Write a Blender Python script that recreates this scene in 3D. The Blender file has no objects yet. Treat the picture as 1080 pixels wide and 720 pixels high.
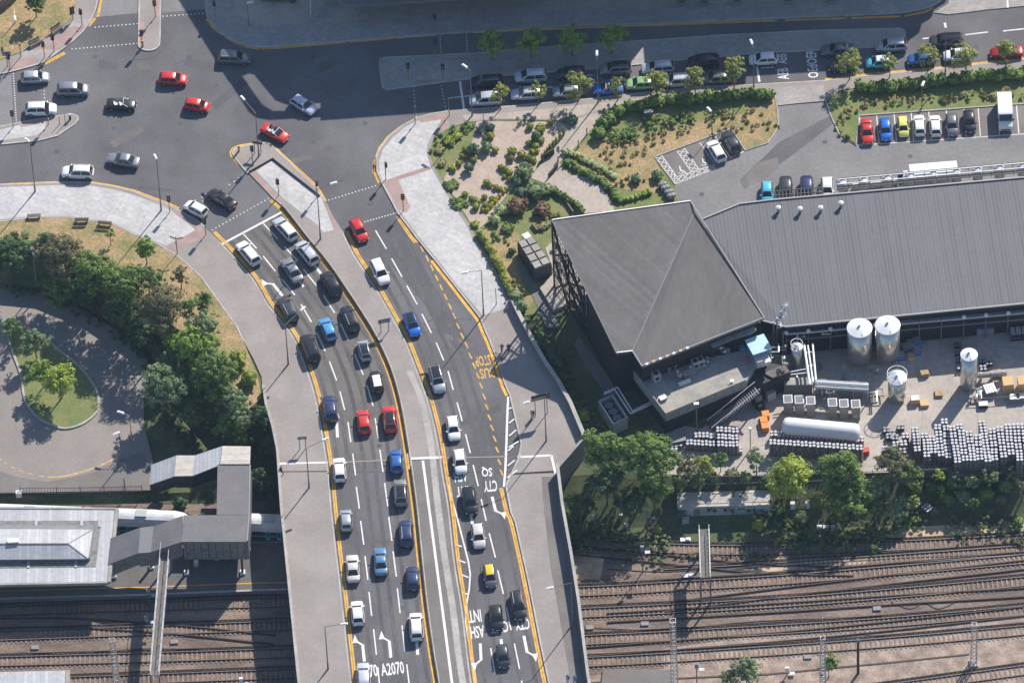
import bpy, bmesh, math, random
from mathutils import Vector, Matrix
from mathutils.geometry import delaunay_2d_cdt
import numpy as np
rnd = random.Random(7)
scene = bpy.context.scene
COL = scene.collection

# ---------------------------------------------------------------- camera, sky, sun, exposure
PITCH = math.radians(50.0)          # below the horizon
ROLL = math.radians(2.65)
FPX = 9300.0                        # focal length in pixels of a 1080 px wide frame
DIST = 1200.0
cam_pos = Vector((0, -DIST*math.cos(PITCH), DIST*math.sin(PITCH)))
fwd = (-cam_pos).normalized()
right0 = Vector((1, 0, 0)); up0 = right0.cross(fwd).normalized()
right = right0*math.cos(ROLL) + up0*math.sin(ROLL)*-1.0
up = up0*math.cos(ROLL) + right0*math.sin(ROLL)
cd = bpy.data.cameras.new('camera'); cam = bpy.data.objects.new('camera', cd); COL.objects.link(cam)
M = Matrix((right, up, -fwd)).transposed().to_4x4(); M.translation = cam_pos
cam.matrix_world = M
cd.sensor_width = 36.0; cd.lens = 36.0*FPX/1080.0
cd.clip_start = 10; cd.clip_end = 20000
scene.camera = cam
SUN_EL = math.radians(40.0); SUN_AZ = math.radians(33.0)     # azimuth from +Y towards +X
sun_vec = Vector((math.sin(SUN_AZ)*math.cos(SUN_EL), math.cos(SUN_AZ)*math.cos(SUN_EL), math.sin(SUN_EL)))
world = bpy.data.worlds.new("World"); scene.world = world; world.use_nodes = True
wn = world.node_tree; bg = wn.nodes['Background']
sky = wn.nodes.new('ShaderNodeTexSky'); sky.sky_type = 'NISHITA'; sky.sun_disc = False
sky.sun_elevation = SUN_EL; sky.sun_rotation = SUN_AZ; sky.altitude = 50; sky.dust_density = 0.6; sky.ozone_density = 3.0
wn.links.new(sky.outputs[0], bg.inputs[0]); bg.inputs[1].default_value = 0.100
sl = bpy.data.lights.new('sun', 'SUN'); sl.energy = 4.6; sl.angle = math.radians(0.5); sl.color = (1.0, 0.93, 0.84)
so = bpy.data.objects.new('sun', sl); COL.objects.link(so)
so.rotation_euler = (-sun_vec).to_track_quat('-Z', 'Y').to_euler(); so.location = (0, 0, 300)
scene.view_settings.view_transform = 'Standard'; scene.view_settings.look = 'None'
scene.view_settings.exposure = 0.50; scene.view_settings.gamma = 1.0

def U(px, py, z=0.0):
    """world point at height z under a reading taken off the survey picture"""
    d = fwd*FPX + right*(px-540.0) - up*(py-360.0)
    t = (z-cam_pos.z)/d.z
    p = cam_pos + d*t
    return Vector((p.x, p.y, z))
def UL(pts, z=0.0): return [U(a, b, z) for a, b in pts]
def S(px, py, H):
    """roof point at height H whose shadow falls on the ground reading px,py"""
    p = U(px, py, 0); k = H/math.tan(SUN_EL)
    return Vector((p.x+math.sin(SUN_AZ)*k, p.y+math.cos(SUN_AZ)*k, H))
def smooth(pts, n=4, closed=False):
    pts = [Vector((*p, 0)) if len(p) == 2 else Vector(p) for p in pts]
    m = len(pts); out = []
    for i in range(m if closed else m-1):
        if closed: p0, p1, p2, p3 = pts[i-1], pts[i], pts[(i+1) % m], pts[(i+2) % m]
        else: p0, p1, p2, p3 = pts[max(i-1, 0)], pts[i], pts[i+1], pts[min(i+2, m-1)]
        for k in range(n):
            t = k/n
            out.append(0.5*((2*p1)+(p2-p0)*t+(2*p0-5*p1+4*p2-p3)*t*t+(3*p1-p0-3*p2+p3)*t**3))
    if not closed: out.append(pts[-1])
    return out
def SM(pts, n=4): return [(p.x, p.y) for p in smooth(pts, n)]
def hdg(px, py, dx, dy, z=0):
    a = U(px-dx*5, py-dy*5, z); b = U(px+dx*5, py+dy*5, z)
    return math.atan2(b.y-a.y, b.x-a.x)

# ---------------------------------------------------------------- materials
def mat(name, col, rough=0.8, metal=0.0, var=0.0, scale=1.0, col2=None, detail=4.0, spec=0.5, coord='world', coat=0.0, bump=0.0, scale2=None, stretch=None):
    m = bpy.data.materials.new(name); m.use_nodes = True
    nt = m.node_tree; b = nt.nodes['Principled BSDF']
    b.inputs['Base Color'].default_value = (*col, 1); b.inputs['Roughness'].default_value = rough
    b.inputs['Metallic'].default_value = metal; b.inputs['Specular IOR Level'].default_value = spec
    if coat: b.inputs['Coat Weight'].default_value = coat; b.inputs['Coat Roughness'].default_value = 0.05
    if var > 0 or col2:
        if coord == 'world':
            g = nt.nodes.new('ShaderNodeNewGeometry'); src = g.outputs['Position']
        else:
            g = nt.nodes.new('ShaderNodeTexCoord'); src = g.outputs['Object']
        if stretch:
            mp = nt.nodes.new('ShaderNodeMapping'); mp.inputs['Rotation'].default_value = (0, 0, stretch[0]); mp.inputs['Scale'].default_value = stretch[1]
            nt.links.new(src, mp.inputs[0]); src = mp.outputs[0]
        n1 = nt.nodes.new('ShaderNodeTexNoise'); n1.inputs['Scale'].default_value = scale; n1.inputs['Detail'].default_value = detail
        n1.inputs['Roughness'].default_value = 0.62
        nt.links.new(src, n1.inputs['Vector'])
        n2 = nt.nodes.new('ShaderNodeTexNoise'); n2.inputs['Scale'].default_value = scale2 or scale*9; n2.inputs['Detail'].default_value = 2
        nt.links.new(src, n2.inputs['Vector'])
        r = nt.nodes.new('ShaderNodeValToRGB'); nt.links.new(n1.outputs[0], r.inputs[0])
        c2 = col2 or tuple(c*(1-var) for c in col); c1 = col if col2 else tuple(min(c*(1+var), 1) for c in col)
        r.color_ramp.elements[0].position = 0.36; r.color_ramp.elements[1].position = 0.64
        r.color_ramp.elements[0].color = (*c2, 1); r.color_ramp.elements[1].color = (*c1, 1)
        mx = nt.nodes.new('ShaderNodeMix'); mx.data_type = 'RGBA'; mx.blend_type = 'MULTIPLY'
        mr = nt.nodes.new('ShaderNodeMapRange'); mr.inputs['From Min'].default_value = 0.25; mr.inputs['From Max'].default_value = 0.75
        v = max(var, 0.12); mr.inputs['To Min'].default_value = 1-v; mr.inputs['To Max'].default_value = 1+v
        nt.links.new(n2.outputs[0], mr.inputs[0])
        cb = nt.nodes.new('ShaderNodeCombineColor')
        for k in range(3): nt.links.new(mr.outputs[0], cb.inputs[k])
        mx.inputs[0].default_value = 1.0
        nt.links.new(r.outputs[0], mx.inputs[6]); nt.links.new(cb.outputs[0], mx.inputs[7])
        nt.links.new(mx.outputs[2], b.inputs['Base Color'])
        if bump:
            bp = nt.nodes.new('ShaderNodeBump'); bp.inputs['Strength'].default_value = bump; bp.inputs['Distance'].default_value = 0.1
            nt.links.new(n2.outputs[0], bp.inputs['Height']); nt.links.new(bp.outputs[0], b.inputs['Normal'])
    return m
def stripe_mat(name, col, col2, ang, period, width=0.15, rough=0.6, metal=0.0, nv=0.15, nscale=0.15):
    """standing-seam / plank pattern along direction ang with weathering"""
    m = mat(name, col, rough, metal, var=nv, scale=nscale, scale2=1.5)
    nt = m.node_tree; b = nt.nodes['Principled BSDF']
    lk = b.inputs['Base Color'].links[0].from_socket
    g = nt.nodes.new('ShaderNodeNewGeometry'); sx = nt.nodes.new('ShaderNodeVectorMath'); sx.operation = 'DOT_PRODUCT'
    sx.inputs[1].default_value = (-math.sin(ang)/period, math.cos(ang)/period, 0)
    nt.links.new(g.outputs['Position'], sx.inputs[0])
    fr = nt.nodes.new('ShaderNodeMath'); fr.operation = 'FRACT'; nt.links.new(sx.outputs['Value'], fr.inputs[0])
    lt = nt.nodes.new('ShaderNodeMath'); lt.operation = 'LESS_THAN'; lt.inputs[1].default_value = width; nt.links.new(fr.outputs[0], lt.inputs[0])
    fl = nt.nodes.new('ShaderNodeMath'); fl.operation = 'FLOOR'; nt.links.new(sx.outputs['Value'], fl.inputs[0])
    wnz = nt.nodes.new('ShaderNodeTexWhiteNoise'); wnz.noise_dimensions = '1D'; nt.links.new(fl.outputs[0], wnz.inputs['W'])
    mr = nt.nodes.new('ShaderNodeMapRange'); mr.inputs['To Min'].default_value = 0.88; mr.inputs['To Max'].default_value = 1.12
    nt.links.new(wnz.outputs['Value'], mr.inputs[0])
    vm = nt.nodes.new('ShaderNodeVectorMath'); vm.operation = 'SCALE'; nt.links.new(lk, vm.inputs[0]); nt.links.new(mr.outputs[0], vm.inputs['Scale'])
    mx = nt.nodes.new('ShaderNodeMix'); mx.data_type = 'RGBA'; nt.links.new(lt.outputs[0], mx.inputs[0])
    nt.links.new(vm.outputs[0], mx.inputs[6]); mx.inputs[7].default_value = (*col2, 1)
    nt.links.new(mx.outputs[2], b.inputs['Base Color'])
    return m
def brick_mat(name, c1, c2, mortar, sx, sy, rot=0.0, msize=0.02, rough=0.85):
    m = mat(name, c1, rough, var=0.1, scale=0.2)
    nt = m.node_tree; b = nt.nodes['Principled BSDF']; lk = b.inputs['Base Color'].links[0].from_socket
    g = nt.nodes.new('ShaderNodeNewGeometry'); mp = nt.nodes.new('ShaderNodeMapping'); mp.inputs['Rotation'].default_value = (0, 0, rot)
    nt.links.new(g.outputs['Position'], mp.inputs[0])
    br = nt.nodes.new('ShaderNodeTexBrick'); nt.links.new(mp.outputs[0], br.inputs['Vector'])
    br.inputs['Scale'].default_value = 1.0; br.inputs['Brick Width'].default_value = sx; br.inputs['Row Height'].default_value = sy
    br.inputs['Mortar Size'].default_value = msize
    br.inputs['Color1'].default_value = (*[a/b_ for a, b_ in zip(c1, c1)], 1); br.inputs['Color2'].default_value = (*[a/b_ for a, b_ in zip(c2, c1)], 1)
    br.inputs['Mortar'].default_value = (*[a/b_ for a, b_ in zip(mortar, c1)], 1)
    mx = nt.nodes.new('ShaderNodeMix'); mx.data_type = 'RGBA'; mx.blend_type = 'MULTIPLY'; mx.inputs[0].default_value = 1
    nt.links.new(lk, mx.inputs[6]); nt.links.new(br.outputs[0], mx.inputs[7]); nt.links.new(mx.outputs[2], b.inputs['Base Color'])
    return m
def leaf_mat(name, c1, c2, trans=0.25):
    m = mat(name, c1, 0.62, col2=c2, scale=0.9, var=0.3, scale2=4.0, spec=0.25)
    b = m.node_tree.nodes['Principled BSDF']
    nt = m.node_tree; out = nt.nodes['Material Output']
    tr = nt.nodes.new('ShaderNodeBsdfTranslucent'); lk = b.inputs['Base Color'].links[0].from_socket
    nt.links.new(lk, tr.inputs['Color'])
    ms = nt.nodes.new('ShaderNodeMixShader'); ms.inputs[0].default_value = trans
    nt.links.new(b.outputs[0], ms.inputs[1]); nt.links.new(tr.outputs[0], ms.inputs[2]); nt.links.new(ms.outputs[0], out.inputs[0])
    return m
MT = {}
MT['asphalt'] = mat('asphalt', (0.136, 0.133, 0.139), 0.9, var=0.22, scale=0.07, scale2=5.0, bump=0.2, spec=0.25)
MT['asphalt_brown'] = mat('asphalt_brown', (0.142, 0.130, 0.122), 0.85, var=0.18, scale=0.15, scale2=5.0)
MT['asphalt_dark'] = mat('asphalt_dark', (0.094, 0.094, 0.102), 0.85, var=0.10, scale=0.25, scale2=5.0)
MT['asphalt_park'] = mat('asphalt_park', (0.205, 0.200, 0.200), 0.9, var=0.12, scale=0.10, scale2=2.0)
MT['forecourt'] = mat('forecourt', (0.265, 0.235, 0.215), 0.9, var=0.10, scale=0.12, scale2=4.0)
MT['footway'] = mat('footway', (0.300, 0.268, 0.248), 0.9, var=0.10, scale=0.18, scale2=5.0)
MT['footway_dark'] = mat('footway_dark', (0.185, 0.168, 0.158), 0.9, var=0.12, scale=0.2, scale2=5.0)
MT['slab'] = brick_mat('slab', (0.52, 0.505, 0.495), (0.45, 0.44, 0.44), (0.36, 0.355, 0.35), 1.2, 0.45, 0.5, 0.015)
MT['slab_b'] = brick_mat('slab_b', (0.37, 0.345, 0.325), (0.32, 0.30, 0.285), (0.26, 0.25, 0.24), 0.9, 0.6, -0.05, 0.015)
MT['path'] = brick_mat('path', (0.43, 0.37, 0.315), (0.39, 0.34, 0.29), (0.32, 0.28, 0.25), 0.8, 0.4, 0.8, 0.01)
MT['tactile'] = mat('tactile', (0.36, 0.255, 0.235), 0.9, var=0.12, scale=0.5, scale2=8)
MT['kerb'] = mat('kerb', (0.42, 0.40, 0.38), 0.85, var=0.15, scale=0.4)
MT['yellow_worn'] = mat('yellow_worn', (0.50, 0.35, 0.15), 0.8, var=0.3, scale=2)
MT['platform'] = mat('platform_asphalt_shaded', (0.125, 0.118, 0.115), 0.9, var=0.12, scale=0.3)  # asphalt darkened to stand for the shade lying over most of the platform
MT['white'] = mat('white_paint', (0.72, 0.71, 0.69), 0.7, var=0.10, scale=1.2, scale2=9)
MT['yellow'] = mat('yellow_paint', (0.68, 0.365, 0.05), 0.7, var=0.2, scale=1.0, scale2=9)
MT['concrete'] = mat('concrete', (0.38, 0.36, 0.33), 0.85, var=0.14, scale=0.3)
MT['concrete_yard'] = brick_mat('concrete_yard', (0.42, 0.375, 0.33), (0.39, 0.35, 0.31), (0.25, 0.225, 0.20), 7.5, 5.5, 0.12, 0.03)
MT['soil'] = mat('soil', (0.120, 0.130, 0.060), 0.95, col2=(0.055, 0.085, 0.034), var=0.3, scale=0.25, scale2=3)
MT['dry_grass'] = mat('dry_grass', (0.42, 0.285, 0.155), 0.95, col2=(0.23, 0.205, 0.085), var=0.35, scale=0.28, scale2=3.5, bump=0.5)
MT['green_grass'] = mat('green_grass', (0.13, 0.19, 0.055), 0.95, col2=(0.23, 0.215, 0.09), var=0.3, scale=0.5, scale2=4)
MT['gravel'] = mat('gravel', (0.47, 0.38, 0.315), 0.95, col2=(0.40, 0.32, 0.26), var=0.2, scale=0.8, scale2=7, bump=0.5)
MT['ballast'] = mat('ballast', (0.270, 0.200, 0.158), 0.95, col2=(0.135, 0.100, 0.080), var=0.4, scale=0.30, scale2=6, bump=0.8, stretch=(0.05, (0.35, 1.3, 1)))
MT['ballast_pale'] = mat('ballast_pale', (0.33, 0.255, 0.205), 0.95, var=0.28, scale=0.6, scale2=7, bump=0.8)
MT['earth'] = mat('earth', (0.50, 0.36, 0.24), 0.95, var=0.2, scale=0.5, scale2=4)
MT['wood_sleeper'] = mat('sleeper', (0.245, 0.180, 0.135), 0.9, var=0.35, scale=0.8, coord='world')
MT['rail'] = mat('rail_steel', (0.045, 0.032, 0.028), 0.6, 0.3, var=0.2, scale=1)
MT['rail_top'] = mat('rail_head', (0.17, 0.15, 0.145), 0.45, 0.6)
MT['metal'] = mat('galvanised', (0.46, 0.47, 0.48), 0.42, 0.65, var=0.1, scale=2)
MT['grey_paint'] = mat('grey_paint', (0.16, 0.16, 0.17), 0.5)
MT['dark_metal'] = mat('dark_metal', (0.045, 0.045, 0.05), 0.5)
MT['black'] = mat('black', (0.018, 0.018, 0.02), 0.5)
MT['lantern'] = mat('lantern_white', (0.75, 0.76, 0.76), 0.4)
MT['steel'] = mat('stainless', (0.60, 0.58, 0.54), 0.30, 0.85, var=0.08, scale=1.0, coord='obj')
MT['steel_lt'] = mat('stainless_light', (0.72, 0.72, 0.72), 0.35, 0.5)
MT['white_metal'] = mat('white_metal', (0.78, 0.79, 0.79), 0.4)
MT['keg'] = mat('keg', (0.47, 0.47, 0.50), 0.4, 0.2)
MT['keg_body'] = mat('keg_body', (0.25, 0.26, 0.30), 0.45, 0.5)
MT['keg_black'] = mat('keg_black', (0.03, 0.03, 0.035), 0.5)
MT['pallet'] = mat('pallet', (0.42, 0.29, 0.17), 0.9, var=0.2, scale=3)
MT['roof_dark'] = stripe_mat('roof_seamed', (0.112, 0.106, 0.107), (0.088, 0.084, 0.087), -0.62, 0.62, 0.10)
MT['roof_flat'] = mat('roof_felt', (0.130, 0.122, 0.119), 0.8, var=0.12, scale=0.18, scale2=2.0, stretch=(0.95, (1.0, 0.3, 1)))
MT['roof_shed'] = stripe_mat('roof_ribbed', (0.092, 0.095, 0.108), (0.124, 0.128, 0.144), 1.63, 0.50, 0.3, nv=0.07)
MT['roof_edge'] = mat('roof_edge', (0.24, 0.24, 0.25), 0.5, 0.4)
MT['clad_dark'] = mat('cladding_dark', (0.019, 0.020, 0.024), 0.6)
MT['clad_grey'] = mat('cladding_grey', (0.22, 0.22, 0.225), 0.6, var=0.1, scale=1)
MT['stone_roof'] = mat('terrace_roof', (0.32, 0.30, 0.27), 0.85, var=0.16, scale=0.3)
MT['deck_roof'] = mat('terrace_deck', (0.16, 0.145, 0.13), 0.85, var=0.2, scale=0.5)
MT['canopy'] = stripe_mat('canopy_sheet', (0.43, 0.44, 0.455), (0.33, 0.34, 0.35), 1.55, 0.55, 0.12, nv=0.08)
MT['canopy_tan'] = stripe_mat('canopy_tan', (0.50, 0.46, 0.40), (0.38, 0.35, 0.30), 0.0, 0.4, 0.15, nv=0.15)
MT['skylight'] = mat('skylight', (0.22, 0.22, 0.20), 0.3, var=0.25, scale=2)
MT['roof_slate'] = mat('roof_charcoal', (0.145, 0.14, 0.145), 0.7, var=0.10, scale=0.5)
MT['brick'] = brick_mat('brick', (0.22, 0.12, 0.085), (0.16, 0.09, 0.07), (0.25, 0.22, 0.2), 0.24, 0.08, 0.3)
MT['wood'] = mat('wood', (0.19, 0.165, 0.14), 0.85, var=0.2, scale=3, coord='obj')
MT['glass'] = mat('car_glass', (0.022, 0.027, 0.030), 0.08, spec=0.7)
MT['bld_glass'] = mat('building_glass', (0.02, 0.04, 0.05), 0.1)
MT['tyre'] = mat('tyre', (0.02, 0.02, 0.02), 0.8)
MT['rim'] = mat('rim', (0.45, 0.45, 0.47), 0.35, 0.7)
MT['lamp_clear'] = mat('headlight', (0.70, 0.72, 0.75), 0.15, 0.2)
MT['lamp_red'] = mat('tail_light', (0.55, 0.03, 0.02), 0.25)
MT['plate_w'] = mat('plate_white', (0.7, 0.7, 0.66), 0.5)
MT['plate_y'] = mat('plate_yellow', (0.7, 0.5, 0.08), 0.5)
MT['trim'] = mat('trim', (0.03, 0.03, 0.032), 0.6)
MT['bark'] = mat('bark', (0.13, 0.095, 0.07), 0.95, var=0.25, scale=3)
MT['orange'] = mat('orange_plastic', (0.75, 0.25, 0.04), 0.5)
MT['blue_roof'] = mat('pale_blue_sheet', (0.40, 0.62, 0.72), 0.5, var=0.08, scale=1)
MT['blue'] = mat('blue_plastic', (0.03, 0.14, 0.42), 0.5)
MT['red'] = mat('red_paint', (0.55, 0.05, 0.04), 0.5)
MT['cyan'] = mat('cyan_paint', (0.02, 0.35, 0.48), 0.4)
MT['box_tan'] = mat('tan_box', (0.62, 0.42, 0.20), 0.8)
MT['sign_blue'] = mat('sign_grey_back', (0.22, 0.24, 0.28), 0.5)
MT['pink'] = mat('pink_plastic', (0.7, 0.08, 0.35), 0.5)
L = {}
L['mid'] = leaf_mat('leaf_mid', (0.245, 0.345, 0.085), (0.095, 0.165, 0.045))
L['bright'] = leaf_mat('leaf_bright', (0.35, 0.47, 0.09), (0.16, 0.26, 0.05))
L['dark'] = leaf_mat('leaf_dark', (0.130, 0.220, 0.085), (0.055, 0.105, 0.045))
L['lime'] = leaf_mat('leaf_lime', (0.50, 0.56, 0.09), (0.25, 0.34, 0.06))
L['sage'] = leaf_mat('leaf_sage', (0.31, 0.39, 0.18), (0.14, 0.21, 0.095))
L['olive'] = leaf_mat('leaf_olive', (0.24, 0.235, 0.12), (0.115, 0.125, 0.065))
L['street'] = leaf_mat('leaf_street', (0.43, 0.46, 0.13), (0.20, 0.24, 0.06))
L['moss'] = leaf_mat('leaf_moss', (0.40, 0.44, 0.08), (0.20, 0.25, 0.05))
L['rust'] = leaf_mat('leaf_rust', (0.333, 0.198, 0.122), (0.154, 0.102, 0.064))
L['pale'] = leaf_mat('leaf_pale', (0.461, 0.525, 0.256), (0.243, 0.320, 0.128))
L['blue'] = leaf_mat('leaf_bluegreen', (0.18, 0.27, 0.16), (0.08, 0.14, 0.09))
L['gold'] = leaf_mat('leaf_gold', (0.589, 0.512, 0.064), (0.333, 0.333, 0.051))
L['weed'] = leaf_mat('leaf_weed', (0.26, 0.31, 0.10), (0.38, 0.29, 0.14))

# ---------------------------------------------------------------- mesh helpers
def tri(pts):
    n = len(pts); r = delaunay_2d_cdt([Vector((p[0], p[1])) for p in pts], [], [list(range(n))], 1, 1e-5)
    fs = []
    for f in r[2]:
        a, b, c = [r[0][i] for i in f[:3]]
        fs.append(list(f) if (b.x-a.x)*(c.y-a.y)-(b.y-a.y)*(c.x-a.x) > 0 else list(f)[::-1])
    return [(v.x, v.y) for v in r[0]], fs
class MB:
    def __init__(s): s.v = []; s.f = []; s.mi = []; s.cur = 0
    def add(s, vs, fs):
        o = len(s.v); s.v += [tuple(v) for v in vs]
        for f in fs: s.f.append([i+o for i in f]); s.mi.append(s.cur)
        return s
    def box(s, x, y, z, sx, sy, sz, rot=0.0, tilt=None):
        c, n = math.cos(rot), math.sin(rot); vs = []
        for k in (0, 1):
            for a, b in ((-1, -1), (1, -1), (1, 1), (-1, 1)):
                lx, ly = a*sx/2, b*sy/2
                vs.append((x+lx*c-ly*n, y+lx*n+ly*c, z+k*sz))
        return s.add(vs, [(3, 2, 1, 0), (4, 5, 6, 7), (0, 1, 5, 4), (1, 2, 6, 5), (2, 3, 7, 6), (3, 0, 4, 7)])
    def bar(s, p, q, w, h=None):
        """box beam from p to q, w wide, h high"""
        p, q = Vector(p), Vector(q); h = h or w
        d = (q-p).normalized(); ref = Vector((0, 0, 1)) if abs(d.z) < 0.95 else Vector((0, 1, 0))
        a = d.cross(ref).normalized()*w/2; b = a.normalized().cross(d).normalized()*h/2
        vs = [p-a-b, p+a-b, p+a+b, p-a+b, q-a-b, q+a-b, q+a+b, q-a+b]
        return s.add(vs, [(0, 1, 2, 3), (7, 6, 5, 4), (0, 4, 5, 1), (1, 5, 6, 2), (2, 6, 7, 3), (3, 7, 4, 0)])
    def tube(s, p, q, r0, r1=None, n=8, caps=True):
        p, q = Vector(p), Vector(q); r1 = r0 if r1 is None else r1
        d = (q-p).normalized(); ref = Vector((0, 0, 1)) if abs(d.z) < 0.95 else Vector((1, 0, 0))
        a = d.cross(ref).normalized(); b = a.cross(d)
        vs = [p+(a*math.cos(2*math.pi*i/n)+b*math.sin(2*math.pi*i/n))*r0 for i in range(n)]
        vs += [q+(a*math.cos(2*math.pi*i/n)+b*math.sin(2*math.pi*i/n))*r1 for i in range(n)]
        fs = [(i, i+n, (i+1) % n+n, (i+1) % n) for i in range(n)]
        if caps: fs += [tuple(range(n)), tuple(range(2*n-1, n-1, -1))]
        return s.add(vs, fs)
    def lathe(s, prof, x=0, y=0, z=0, n=16):
        vs = []; fs = []
        for r, h in prof:
            for i in range(n): vs.append((x+r*math.cos(2*math.pi*i/n), y+r*math.sin(2*math.pi*i/n), z+h))
        for k in range(len(prof)-1):
            for i in range(n): j = (i+1) % n; fs.append((k*n+i, k*n+j, (k+1)*n+j, (k+1)*n+i))
        fs.append(tuple(range(n-1, -1, -1))); fs.append(tuple(range((len(prof)-1)*n, len(prof)*n)))
        return s.add(vs, fs)
    def prism(s, pts, z0, z1):
        pts = [(p[0], p[1]) for p in pts]
        ar = sum(pts[i-1][0]*pts[i][1]-pts[i][0]*pts[i-1][1] for i in range(len(pts)))
        if ar < 0: pts = pts[::-1]
        n = len(pts); zt = z1 if isinstance(z1, (list, tuple)) else [z1]*n
        if ar < 0 and isinstance(z1, (list, tuple)): zt = list(z1)[::-1]
        vs = [(a, b, z0) for a, b in pts]+[(a, b, z) for (a, b), z in zip(pts, zt)]
        if n > 6 and not isinstance(z1, (list, tuple)):
            v2, f2 = tri(pts); s.add([(a, b, z1) for a, b in v2], f2); s.add([(a, b, z0) for a, b in v2], [f[::-1] for f in f2])
            return s.add(vs, [(i, (i+1) % n, (i+1) % n+n, i+n) for i in range(n)])
        return s.add(vs, [tuple(range(n-1, -1, -1)), tuple(range(n, 2*n))]+[(i, (i+1) % n, (i+1) % n+n, i+n) for i in range(n)])
    def sheet(s, pts, z=None):
        pts = [(p[0], p[1], z if z is not None else p[2]) for p in pts]
        ar = sum(pts[i-1][0]*pts[i][1]-pts[i][0]*pts[i-1][1] for i in range(len(pts)))
        if ar < 0: pts = pts[::-1]
        if len(pts) > 5 and z is not None:
            v2, f2 = tri(pts); return s.add([(a, b, z) for a, b in v2], f2)
        return s.add(pts, [tuple(range(len(pts)))])
    def strip(s, pts, d0, d1, z):
        """band between offsets d0 and d1 (left positive) of a world polyline"""
        n = len(pts); vs = []
        for i, p in enumerate(pts):
            a = pts[max(i-1, 0)]; b = pts[min(i+1, n-1)]
            t = Vector((b[0]-a[0], b[1]-a[1])); t.normalize(); nx, ny = -t.y, t.x
            vs.append((p[0]+nx*d0, p[1]+ny*d0, z)); vs.append((p[0]+nx*d1, p[1]+ny*d1, z))
        fl = d1 > d0
        return s.add(vs, [((2*i, 2*i+2, 2*i+3, 2*i+1) if fl else (2*i, 2*i+1, 2*i+3, 2*i+2)) for i in range(n-1)])
    def wall(s, pts, d0, d1, z0, z1):
        n = len(pts); vs = []
        for i, p in enumerate(pts):
            a = pts[max(i-1, 0)]; b = pts[min(i+1, n-1)]
            t = Vector((b[0]-a[0], b[1]-a[1])); t.normalize(); nx, ny = -t.y, t.x
            for d in (d0, d1):
                for z in (z0, z1): vs.append((p[0]+nx*d, p[1]+ny*d, z))
        fs = []
        for i in range(n-1):
            a, b = 4*i, 4*i+4
            fs += [(a, b, b+1, a+1), (a+2, a+3, b+3, b+2), (a+1, b+1, b+3, a+3), (a, a+2, b+2, b)]
        fs += [(0, 1, 3, 2), (4*n-4, 4*n-2, 4*n-1, 4*n-3)]
        return s.add(vs, fs)
    def mesh(s, name, mats, smooth_=False):
        me = bpy.data.meshes.new(name); me.from_pydata(s.v, [], s.f)
        if not isinstance(mats, (list, tuple)): mats = [mats]
        for m in mats: me.materials.append(m)
        if len(mats) > 1: me.polygons.foreach_set('material_index', s.mi)
        if smooth_: me.polygons.foreach_set('use_smooth', [True]*len(me.polygons))
        me.update(); return me
    def build(s, name, mats, parent=None, smooth_=False):
        o = bpy.data.objects.new(name, s.mesh(name, mats, smooth_)); COL.objects.link(o)
        if parent: o.parent = parent
        return o
def recalc(me):
    bm = bmesh.new(); bm.from_mesh(me); bmesh.ops.recalc_face_normals(bm, faces=bm.faces); bm.to_mesh(me); bm.free(); return me
def tag(o, label=None, cat=None, group=None, kind=None):
    if label: o['label'] = label
    if cat: o['category'] = cat
    if group: o['group'] = group
    if kind: o['kind'] = kind
    return o
def empty(name, loc=(0, 0, 0), rz=0.0):
    o = bpy.data.objects.new(name, None); COL.objects.link(o); o.location = loc; o.rotation_euler = (0, 0, rz); o.empty_display_size = 0.3; return o
def thing(name, label, cat, loc=(0, 0, 0), rz=0.0, group=None): return tag(empty(name, loc, rz), label, cat, group)
def meshobj(name, me, parent=None, loc=None, rz=None, mats=None):
    o = bpy.data.objects.new(name, me); COL.objects.link(o)
    if parent: o.parent = parent
    if loc is not None: o.location = loc
    if rz is not None: o.rotation_euler = (0, 0, rz)
    if mats:
        for sl_ in o.material_slots: sl_.link = 'OBJECT'
        for i, m in enumerate(mats): o.material_slots[i].material = m
    return o
KIDS = {}
def copy_tree(root, loc, rz=None, label=None, scale=None):
    c = root.copy(); COL.objects.link(c); c.location = loc
    if rz is not None: c.rotation_euler = (0, 0, rz)
    if label: c['label'] = label
    if scale: c.scale = (scale, scale, scale)
    kids = [o for o in bpy.data.objects if o.parent == root] if root.name not in KIDS else KIDS[root.name]
    KIDS[root.name] = kids
    for k in kids:
        d = k.copy(); COL.objects.link(d); d.parent = c
        kk = KIDS.get(k.name)
        if kk is None: kk = KIDS[k.name] = [o for o in bpy.data.objects if o.parent == k]
        for g in kk:
            e = g.copy(); COL.objects.link(e); e.parent = d
    return c
def struct(o): o['kind'] = 'structure'; return o
ORD = ['first', 'second', 'third', 'fourth', 'fifth', 'sixth', 'seventh', 'eighth', 'ninth', 'tenth', 'eleventh', 'twelfth', 'thirteenth', 'fourteenth', 'fifteenth', 'sixteenth', 'seventeenth', 'eighteenth', 'nineteenth', 'twentieth']
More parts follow.
